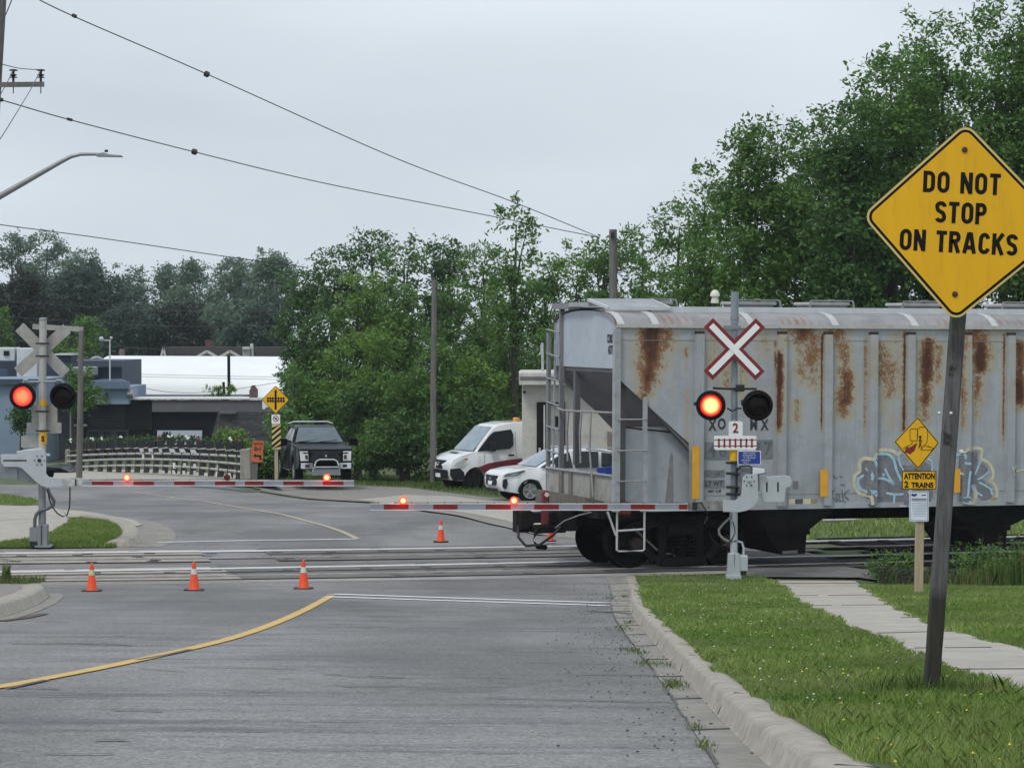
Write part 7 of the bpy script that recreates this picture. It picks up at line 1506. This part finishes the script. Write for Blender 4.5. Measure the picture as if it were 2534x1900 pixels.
def tree(px, topy, width_px, Y, kind, label, cat='tree', group=None, base_y=None, leaf=.16, dens=1.0, lobes=26, crown0=.25, openness=.0, seed=0, name='tree', low=False):
    leaf = leaf * .68; dens = dens * 1.35; rng = np.random.default_rng(seed + int(px) * 7 + int(topy)); s_ = F / Y
    top = W(px, topy, Y); g0 = float(gz(Y)); H = top.z - g0; x0 = top.x; wd = width_px / s_
    root = thing(name, label, cat, Vector((x0, Y, g0)), group)
    cz0 = g0 + H * crown0; CH = top.z - cz0; dep = min(wd * .9, 9.0)
    # crown made of many boughs: each a cluster of sprays
    cs_, rs_ = [], []
    tries = 0
    while len(cs_) < lobes and tries < 4000:
        tries += 1; u = rng.uniform(-1, 1, 3); 
        if (u ** 2).sum() > 1: continue
        prof = 1.0 if u[2] < .1 else math.sqrt(max(0, 1 - (u[2] - .1) ** 2)); 
        c = np.array([x0 + u[0] * wd * .42, Y + u[1] * dep * .42, cz0 + CH * (.5 + .42 * u[2])])
        cs_.append(c); rs_.append(rng.uniform(.13, .26) * min(wd, CH * 1.2))
    cs_.append(np.array([x0, Y, top.z - .12 * CH])); rs_.append(.12 * CH)
    P = []; T = []
    for c, r in zip(cs_, rs_):
        area = 4 * math.pi * r * r; nsp = int(area * 1.5 * dens / leaf ** .5) + 4
        d = rng.normal(0, 1, (nsp, 3)); d /= np.linalg.norm(d, axis=1)[:, None]; d[:, 2] = d[:, 2] * .85
        rad = r * rng.uniform(.45, 1.12, nsp) ** .7
        sc = c + d * rad[:, None]
        # drop hidden inner sprays
        k = 11; q = np.repeat(sc, k, 0) + rng.normal(0, 1, (nsp * k, 3)) * np.array([leaf * 1.6, leaf * 1.6, leaf * 1.0])
        t = np.repeat(rng.uniform(0, 1, nsp), k) * .55 + rng.uniform(0, .45, nsp * k); P.append(q); T.append(t)
    # ragged leaders at the outline
    for _ in range(int(10 * (1 + openness * 2))):
        i = rng.integers(len(cs_)); c, r = cs_[i], rs_[i]; d = rng.normal(0, 1, 3); d[2] = abs(d[2]) * 1.3; d[1] *= .4; d /= np.linalg.norm(d); L = r * rng.uniform(1.0, 1.45)
        for f in np.linspace(.75, 1, 6): q = c + d * L * f + rng.normal(0, 1, (9, 3)) * leaf * (1.5 - .6 * f); P.append(q); T.append(rng.uniform(.3, 1, 9))
    P = np.concatenate(P); T = np.concatenate(T); keep = P[:, 2] > g0 + .05
    if openness: keep &= (np.sin(P[:, 0] * 2.1 + seed) * np.sin(P[:, 2] * 2.6) + rng.normal(0, .3, len(P))) > -1 + openness
    P, T = P[keep], T[keep]
    fast_mesh('crown', leaf_quads(P, leaf, rng), 4, LM[kind], root, T)
    m = MB(); tw = max(.12, H * .017); tx = x0 + rng.uniform(-.3, .3)
    m.tube([(x0, Y, g0 - .2), (x0 * .5 + tx * .5, Y, g0 + H * .3), (tx, Y, g0 + H * .6), (x0, Y, top.z - CH * .12)], [tw, tw * .75, tw * .45, tw * .12], 8)
    for i in rng.permutation(len(cs_))[:min(16, lobes)]:
        c = cs_[i]; f = float(np.clip((c[2] - g0) / H - .22, .12, .75)); p0 = Vector((x0 + (tx - x0) * f, Y, g0 + H * f)); m.tube([p0, p0.lerp(Vector(c), .5) + Vector((0, 0, .25)), Vector(c)], [tw * .34, tw * .2, tw * .07], 5)
    m.build('trunk', BARK, root, smooth=True); return len(P)
tot = 0
GB_, GC_, GR_ = 'far trees behind the buildings', 'trees beyond the crossing', 'tall trees behind the railcar'
far = [ # px, top, width, Y, kind, label, leaf, dens, openness
 (28, 572, 190, 262, 'haze_blue', 'far hazy tree at the left edge, sky showing through its crown'), (118, 566, 200, 268, 'haze_blue', 'tallest far hazy tree above the left crossbuck'), (212, 612, 170, 258, 'haze_blue', 'far pale tree stepping down to the right of the tallest left one'),
 (318, 655, 150, 262, 'haze_blue', 'far sparse tree in the dip of the left skyline'), (408, 655, 160, 268, 'haze_blue', 'far sparse tree left of the dip over the house roof'), (492, 642, 170, 262, 'haze_blue', 'far pale tree right over the long house roof'), (580, 632, 170, 258, 'haze_blue', 'far pale tree above the railway diamond sign'), (668, 618, 170, 250, 'haze_blue', 'far tree meeting the dark nearer tree near the picture middle left')]
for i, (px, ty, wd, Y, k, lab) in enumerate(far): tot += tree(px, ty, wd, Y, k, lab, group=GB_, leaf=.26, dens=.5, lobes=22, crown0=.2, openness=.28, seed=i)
mid = [(62, 668, 250, 205, 'copper', 'dark shadowy tree behind the left crossbuck'), (215, 640, 260, 208, 'dark', 'broad dark round tree right of the left crossbuck'), (330, 745, 200, 202, 'dark', 'dark tree low behind the antenna mast'), (430, 752, 210, 204, 'copper', 'dark copper tree over the white barrel roof'), (545, 740, 230, 207, 'haze_blue', 'grey green tree over the two small gables'), (640, 735, 160, 203, 'dark', 'dark tree between the gabled house and the middle wood'), (-60, 640, 200, 205, 'dark', 'dark tree cut by the left edge')]
for i, (px, ty, wd, Y, k, lab) in enumerate(mid): tot += tree(px, ty, wd, Y + 27, 'haze_dark' if k == 'dark' else k, lab, group=GB_, leaf=.24, dens=.85, lobes=30, crown0=.02, seed=40 + i)
near_l = [(2, 770, 90, 165, 'green', 'small green tree at the left edge below the crossarm'), (212, 772, 110, 185, 'green', 'mid green tree right behind the left crossbuck arm'), (150, 830, 150, 178, 'bright', 'light green shrub over the blue building roof'), (195, 915, 110, 136, 'green', 'round green bush on the blue building front beside the weathered post'), (52, 1005, 60, 138, 'dark', 'dark bush against the blue wall under the left signal')]
for i, (px, ty, wd, Y, k, lab) in enumerate(near_l): tot += tree(px, ty, wd, Y, k, lab, cat='bush' if 'bush' in lab or 'shrub' in lab else 'tree', leaf=.16, dens=.9, lobes=16, crown0=.3 if i < 3 else .5, seed=60 + i, name='tree' if i < 2 else 'bush')
tot += tree(543, 958, 95, 150.5, 'bright', 'leafy weeds growing on the flat roof edge before the white roof', cat='plant', leaf=.1, dens=.9, lobes=7, crown0=.78, seed=77, name='roof_weeds', openness=.5)
ctr = [(742, 655, 150, 132, 'dark', 'dark tree at the left end of the middle wood'), (832, 598, 150, 136, 'dark', 'dark tree left of the middle skyline peak'), (920, 556, 150, 140, 'dark', 'tree with feathery tips, the middle skyline peak left of the thin pole'), (1000, 590, 130, 138, 'green', 'tree right behind the top of the thin pole'), (1095, 576, 150, 140, 'dark', 'bushy tree right of the thin pole'), (1195, 590, 130, 138, 'green', 'tree in the dip left of the slender young tree'),
       (890, 655, 170, 120, 'bright', 'light green tree in front of the middle skyline peak'), (990, 690, 150, 122, 'green', 'dense green tree left behind the thin pole'), (1120, 680, 170, 124, 'green', 'dense green tree right behind the thin pole'), (1240, 690, 160, 126, 'green', 'dense green tree left of the hut mast'), (1345, 620, 150, 128, 'green', 'bushy tree above the railcar end platform'), (1430, 610, 150, 126, 'bright', 'light green tree left of the thick pole'),
       (1500, 570, 150, 124, 'green', 'tree directly behind the thick pole'), (1590, 556, 150, 126, 'green', 'green tree just right of the thick pole'), (1682, 490, 130, 120, 'green', 'open branched tree between the thick pole and the tall trees'), (790, 760, 170, 118, 'dark', 'dark tree over the railway diamond sign right side')]
for i, (px, ty, wd, Y, k, lab) in enumerate(ctr): tot += tree(px, ty, wd, Y, k, lab, group=GC_, leaf=.17, dens=.72, lobes=24, crown0=.12, seed=100 + i)
tot += tree(1278, 500, 150, 112, 'green', 'slender young tree with see through crown standing highest in the middle', leaf=.16, dens=.5, lobes=22, crown0=.30, openness=.55, seed=150)
tot += tree(1745, 430, 110, 104, 'green', 'leaning sparse tree at the left foot of the tall right trees', leaf=.16, dens=.6, lobes=16, crown0=.3, openness=.3, seed=151)
shr = [(730, 900, 150, 112, 'green', 'shrub above the pickup left mirror'), (835, 850, 170, 113, 'bright', 'pale shrub above the pickup roof'), (930, 800, 180, 112, 'bright', 'large pale shrub left of the thin pole'), (1010, 900, 150, 110, 'green', 'shrub at the left foot of the thin pole'), (1090, 830, 160, 112, 'green', 'tall shrub right of the thin pole'), (1170, 870, 170, 111, 'bright', 'yellow green shrub above the white van'), (1250, 830, 170, 113, 'green', 'shrub behind the white hut roof corner'), (1000, 1020, 170, 108, 'dark', 'low dark shrub left of the white van nose'), (1180, 960, 170, 109, 'dark', 'dark shrub right behind the white van roof'), (920, 1030, 150, 108, 'green', 'low shrub right of the pickup'), (1340, 800, 170, 116, 'green', 'shrub behind the hut mast'), (1470, 790, 200, 118, 'green', 'shrub behind the railcar roof end'), (660, 1100, 110, 104, 'green', 'bush between the detour sign and the hazard marker'), (590, 1065, 70, 125, 'bright', 'small bush by the stone wall left of the detour sign'), (735, 1010, 130, 106, 'green', 'bush behind the pickup left side'), (560, 1055, 60, 133, 'bright', 'small feathery bush in front of the stone wall'), (880, 960, 140, 110, 'dark', 'dark shrub right behind the pickup')]
for i, (px, ty, wd, Y, k, lab) in enumerate(shr): tot += tree(px, ty, wd, Y, k, lab, cat='shrub', group='shrubs before the wood', leaf=.14, dens=.75, lobes=20, crown0=.0, seed=200 + i, name='shrub')
big = [(1885, 268, 270, 92, 'green', 'broad tree left of the tallest, above the crossbuck'), (2030, 262, 270, 96, 'green', 'tree filling the gap between the two tall right trees'), (2205, 95, 330, 90, 'green', 'tall tree rising left behind the big yellow sign'), (2330, 20, 300, 94, 'green', 'tallest tree, reaching the top edge above the big yellow sign'), (2530, -70, 330, 91, 'green', 'tall tree at the right edge behind the big yellow sign'), (2110, 230, 240, 88, 'dark', 'darker tree just left of the big yellow sign'), (2640, 40, 260, 95, 'dark', 'tall dark tree cut by the right edge')]
for i, (px, ty, wd, Y, k, lab) in enumerate(big): tot += tree(px, ty, wd, Y, k, lab, group=GR_, leaf=.15, dens=.85, lobes=50, crown0=.18, openness=.06, seed=300 + i)
lowb = [(1640, 640, 170, 100, 'green', 'lower tree behind the roof hatches, left one'), (1760, 560, 190, 98, 'green', 'lower tree behind the crossbuck mast top'), (1900, 600, 200, 97, 'dark', 'lower dark tree right of the mast top'), (2040, 580, 200, 99, 'dark', 'lower dark tree left under the big yellow sign'), (2180, 560, 200, 97, 'dark', 'dark low tree directly behind the big yellow sign'), (2330, 600, 200, 98, 'dark', 'dark low tree right behind the big yellow sign'), (2480, 560, 200, 97, 'dark', 'dark low tree at the right edge above the railcar')]
for i, (px, ty, wd, Y, k, lab) in enumerate(lowb): tot += tree(px, ty, wd, Y, k, lab, group='low trees behind the railcar roof', leaf=.16, dens=.75, lobes=26, crown0=.05, seed=350 + i)
for i, (px, ty) in enumerate(((1690, 1130), (1800, 1150), (1950, 1140), (2110, 1150), (2290, 1140), (2470, 1150))): tot += tree(px, ty - 60, 220, 88, 'dark', f'dark undergrowth glimpsed beneath the railcar, {["first", "second", "third", "fourth", "fifth", "sixth"][i]} from the left', cat='shrub', group='undergrowth under the railcar', leaf=.16, dens=.5, lobes=10, crown0=0, seed=400 + i, name='shrub')
print('LEAVES', tot)

# ---- grass
def grassmat(name, dark, mid, light):
    m, nt, p = newmat(name); a = N(nt, 'ShaderNodeAttribute', attribute_name='tint'); col = mixc(nt, ramp(nt, a.outputs['Fac'], .0, .75), dark, mid); col = mixc(nt, ramp(nt, a.outputs['Fac'], .75, 1), col, light)
    pt = ramp(nt, noise(nt, .9, 5, .65), .42, .66); col = mixc(nt, pt, col, mixc(nt, .55, col, (.38, .39, .16))); pt2 = ramp(nt, noise(nt, .45, 4, .6), .5, .7); col = mixc(nt, pt2, col, mixc(nt, .5, col, dark))
    nt.links.new(col, p.inputs['Base Color']); p.inputs['Roughness'].default_value = .55; p.inputs['Specular IOR Level'].default_value = .25
    tr = N(nt, 'ShaderNodeBsdfTranslucent'); nt.links.new(col, tr.inputs[0]); ms = N(nt, 'ShaderNodeMixShader', Fac=.3); nt.links.new(p.outputs[0], ms.inputs[1]); nt.links.new(tr.outputs[0], ms.inputs[2]); nt.links.new(ms.outputs[0], nt.nodes['Material Output'].inputs[0]); return m
GRS = grassmat('lawn_grass', (.085, .165, .026), (.265, .40, .085), (.55, .56, .24)); GRD = grassmat('tall_grass', (.028, .07, .012), (.085, .17, .03), (.2, .27, .08)); GRB = grassmat('dry_grass', (.05, .05, .02), (.15, .12, .055), (.3, .22, .12))
def inpoly(P, poly):
    x, y = P[:, 0], P[:, 1]; ins = np.zeros(len(P), bool); n = len(poly)
    for i in range(n):
        x0, y0 = poly[i - 1][:2]; x1, y1 = poly[i][:2]; c = ((y0 > y) != (y1 > y)) & (x < (x1 - x0) * (y - y0) / (y1 - y0 + 1e-12) + x0); ins ^= c
    return ins
def blades(P, hgt, wid, lean, rng, z):
    n = len(P); h = hgt * rng.uniform(.5, 1.4, n); w_ = wid * rng.uniform(.6, 1.3, n); a = rng.uniform(0, 2 * math.pi, n); dx, dy = np.cos(a), np.sin(a); b = rng.uniform(0, 2 * math.pi, n); l = lean * h * rng.uniform(.2, 1.3, n)
    base = np.stack([P[:, 0], P[:, 1], z], 1); side = np.stack([dx, dy, 0 * dx], 1) * (w_ / 2)[:, None]; tip = base + np.stack([np.cos(b) * l, np.sin(b) * l, h], 1); mid = base + np.stack([np.cos(b) * l * .3, np.sin(b) * l * .3, h * .6], 1)
    return np.stack([base - side, base + side, mid + side * .7, tip, mid - side * .7], 1).reshape(-1, 3)
def vz(X, Y, f): g = gz(Y); k = np.clip((46.6 - Y) / 3.0, 0, 1) ** .6 * .125 * f; return g + np.maximum(.014, k)
rg = np.random.default_rng(11)
def lawn(fa, fb, y0, y1, f, xmax=lambda y: y * .19 + 3.2, name='grass', lab='mown green grass of the verge between the kerb and the pavement', edge=0):
    Ps = []; Sc = []
    y = y0
    while y < y1:
        dy = .5; a, b = fa(y), min(fb(y), xmax(y))
        if b > a:
            dens = float(np.clip(6600 * (12 / y) ** 1.5, 460, 6600)); n = int((b - a) * dy * dens); P = np.stack([rg.uniform(a, b, n), rg.uniform(y, y + dy, n)], 1); Ps.append(P)
        y += dy
    P = np.concatenate(Ps); Y = P[:, 1]; sc = np.clip(Y / 14, .9, 3.0)
    patch = np.sin(P[:, 0] * 2.3 + 1) * np.sin(P[:, 1] * .9) + .6 * np.sin(P[:, 0] * 5.1) * np.sin(P[:, 1] * 2.7 + 2)
    tall = np.clip(1 + .45 * patch + np.where(Y < 15.5, .9, 0), .5, 2.4)
    V = blades(P, .029 * tall * np.clip(sc, 1, 1.25), .0036 * sc, .75, rg, vz(P[:, 0], Y, f) - .004); t = np.clip(.42 + .2 * patch + rg.normal(0, .24, len(P)), 0, 1)
    o = fast_mesh(name, V, 5, GRS, None, t); tag(o, lab, 'grass', kind='stuff'); return len(P)
n1 = lawn(lambda y: FK(y) + .15 + max(0, 19 - y) * .014 + .04 * math.sin(y * 3.1) + .03 * math.sin(y * 7.7), lambda y: FL(max(y, 13.1)) + max(0, 13.1 - y) * .1 + .05 * math.sin(y * 2.3) + .03, 9.8, 49, .96)
n2 = lawn(lambda y: FR_(max(y, 17.6)) + max(0, 17.6 - y) * .2 - .04 + .05 * math.sin(y * 2.9), lambda y: 26, 12.5, 46.6, .9, lab='mown green grass right of the pavement around the pale post')
print('BLADES', n1, n2)
def patchgrass(poly, n, h, w_, mat, lab, zf, name='grass', lean=.5, tm=.45):
    xs, ys = [p[0] for p in poly], [p[1] for p in poly]; P = np.stack([rg.uniform(min(xs), max(xs), n * 3), rg.uniform(min(ys), max(ys), n * 3)], 1); P = P[inpoly(P, poly)][:n]
    V = blades(P, h, w_, lean, rg, zf(P[:, 0], P[:, 1])); o = fast_mesh(name, V, 5, mat, None, np.clip(rg.normal(tm, .25, len(P)), 0, 1)); tag(o, lab, 'grass' if 'grass' in lab else 'weeds', kind='stuff'); return o
def fl(off): return lambda x, y: gz(y) + off
patchgrass(ISLAND, 30000, .07, .014, GRS, 'mown grass on the left island around the signal base', fl(.018))
patchgrass([p for p in GRL], 9000, .07, .018, GRS, 'strip of grass beyond the left footway', fl(.02))
patchgrass(GRF, 14000, .10, .03, GRD, 'grass strip at the foot of the wood by the vehicles', fl(-.02))
patchgrass([(5.0, 58.4), (34, 60), (34, 80), (7, 80)], 30000, .12, .035, GRS, 'grass beyond the tracks seen under the railcar', fl(-.03), tm=.55)
# weeds
e1 = [(p.x, p.y) for p in (G(2350, 1452), G(2345, 1430), G(2420, 1425), G(2560, 1428), G(2620, 1455), G(2500, 1462))]
patchgrass([(8.0, 47.4), (8.0, 49.6), (13.5, 50.4), (13.5, 46.6), (9, 46.6)], 4200, .40, .02, GRD, 'tall green weeds growing in front of the railcar at the right edge', fl(0), 'tall_weeds', .25, .35)
patchgrass([(8.1, 47.5), (8.1, 49.6), (13.5, 50.4), (13.5, 46.9)], 160, .62, .012, GRB, 'seed heads above the tall weeds at the right edge', fl(.1), 'seed_heads', .2, .7)
patchgrass([(6.2, 47.6), (6.5, 49.0), (8.1, 49.3), (8.1, 46.8)], 420, .22, .012, GRB, 'dry brown weeds around the foot of the pale sign post', fl(0), 'dry_weeds', .5, .6)
patchgrass([(6.2, 47.6), (6.5, 49.0), (8.1, 49.3), (8.1, 46.8)], 500, .2, .018, GRD, 'green weeds among the dry ones behind the pale sign post', fl(0), 'green_weeds', .5, .5)
q = G(2300, 1722, .12)
for n_, r_, h_, lab in ((900, .16, .11, 'long grass tuft round the foot of the leaning post'),):
    P = np.stack([rg.normal(q.x, r_, n_), rg.normal(q.y, r_ * 1.2, n_)], 1); V = blades(P, h_, .006, .5, rg, vz(P[:, 0], P[:, 1], .96)); o = fast_mesh('grass_tuft', V, 5, GRD, None, rg.uniform(.2, .9, n_)); tag(o, lab, 'grass', kind='stuff')
def leafy(n, x0, x1, y0, y1, h, size, mat, lab, name, tint=(.1, .8)):
    k = n // 9; c = np.stack([rg.uniform(x0, x1, k), rg.uniform(y0, y1, k), rg.uniform(.02, 1, k) ** .8 * h * (.55 + .45 * np.abs(np.sin(rg.uniform(x0, x1, k) * 3)))], 1); c[:, 2] += gz(c[:, 1]); P = np.repeat(c, 9, 0) + rg.normal(0, size * 1.2, (k * 9, 3))
    o = fast_mesh(name, leaf_quads(P, size, rg), 4, mat, None, np.clip(np.repeat(rg.uniform(*tint, k), 9) + rg.normal(0, .12, k * 9), 0, 1)); tag(o, lab, 'weeds', kind='stuff')
leafy(9000, 7.7, 13.5, 47.5, 50.2, .66, .035, LM['green'], 'leafy weeds mixed in the tall weeds before the railcar at the right edge', 'leafy_weeds')
leafy(1500, 6.3, 7.6, 47.5, 48.6, .30, .03, LM['copper'], 'brown leafy scrub around the pale sign post', 'brown_scrub', (.3, 1)); leafy(900, 6.2, 7.0, 48.2, 49.2, .5, .035, LM['green'], 'green leafy weed left of the pale sign post', 'leafy_weeds')
# small weeds in the gutter seams
PW = []
for (px, py, n_, r_) in ((1668, 1700, 120, .07), (1662, 1690, 60, .05), (1742, 1852, 60, .05), (1722, 1806, 40, .04), (1560, 1612, 60, .08), (1585, 1618, 50, .06), (1600, 1644, 70, .09), (1640, 1647, 60, .09), (1540, 1560, 60, .09), (1552, 1543, 50, .09), (1512, 1482, 60, .1), (1548, 1478, 40, .08)):
    g_ = G(px, py); PW.append(np.stack([rg.normal(g_.x, r_ * .6, n_), rg.normal(g_.y, r_ * 3, n_)], 1))
P = np.concatenate(PW); o = fast_mesh('gutter_weeds', blades(P, .035, .005, .9, rg, gz(P[:, 1]) + .005), 5, GRD, None, rg.uniform(.3, 1, len(P))); tag(o, 'small weeds sprouting from the gutter joints', 'weeds', kind='stuff')
P = np.stack([rg.uniform(W(-60, 1475, 44.5).x, W(92, 1475, 44.5).x, 1500), rg.uniform(43.5, 45.5, 1500)], 1); o = fast_mesh('verge_weeds', blades(P, .10, .012, .5, rg, gz(P[:, 1]) + .08), 5, GRD, None, rg.uniform(.2, .9, 1500)); tag(o, 'low weeds behind the short kerb at the left edge', 'weeds', kind='stuff')
P = np.stack([rg.normal(W(16, 1470, 44.2).x, .03, 120), rg.normal(44.2, .08, 120)], 1); o = fast_mesh('tall_weed', blades(P, .27, .02, .25, rg, gz(P[:, 1]) + .08), 5, GRD, None, rg.uniform(.3, .9, 120)); tag(o, 'single taller weed stalk by the short kerb at the left edge', 'weed')
# daisies and dandelions
def dots(n, mat, s_, lab, name, y0, y1):
    V = []
    for _ in range(n):
        y = rg.uniform(y0, y1); a, b = FK(y) + .25, min(FL(max(y, 13.1)), y * .19); x = rg.uniform(a, b); z = float(vz(0, y, .96)) + .045; k = s_ * rg.uniform(.7, 1.3); V += [(x - k, y, z), (x, y - k, z + k * .6), (x + k, y, z + .2 * k), (x, y + k, z + k)]
    o = fast_mesh(name, np.array(V), 4, mat, None, None); tag(o, lab, 'flowers', kind='stuff')
dots(190, FW, .007, 'tiny white clover flowers scattered in the verge grass', 'clover_flowers', 14, 46); dots(28, M_('dandelion_yellow', (.7, .6, .05), .6), .009, 'tiny yellow flowers in the near verge grass', 'yellow_flowers', 10.5, 18)

# ================================================================== HAZE
hm = bpy.data.materials.new('haze'); hm.use_nodes = True; hn = hm.node_tree; hn.nodes.clear(); ho = hn.nodes.new('ShaderNodeOutputMaterial'); hv = hn.nodes.new('ShaderNodeVolumePrincipled')
hv.inputs['Color'].default_value = (.86, .93, 1.0, 1); hv.inputs['Density'].default_value = .0002; hn.links.new(hv.outputs[0], ho.inputs['Volume'])
hz = MB().box(-340, 340, -40, 430, -7, 24).build('haze', hm); hz['kind'] = 'stuff'
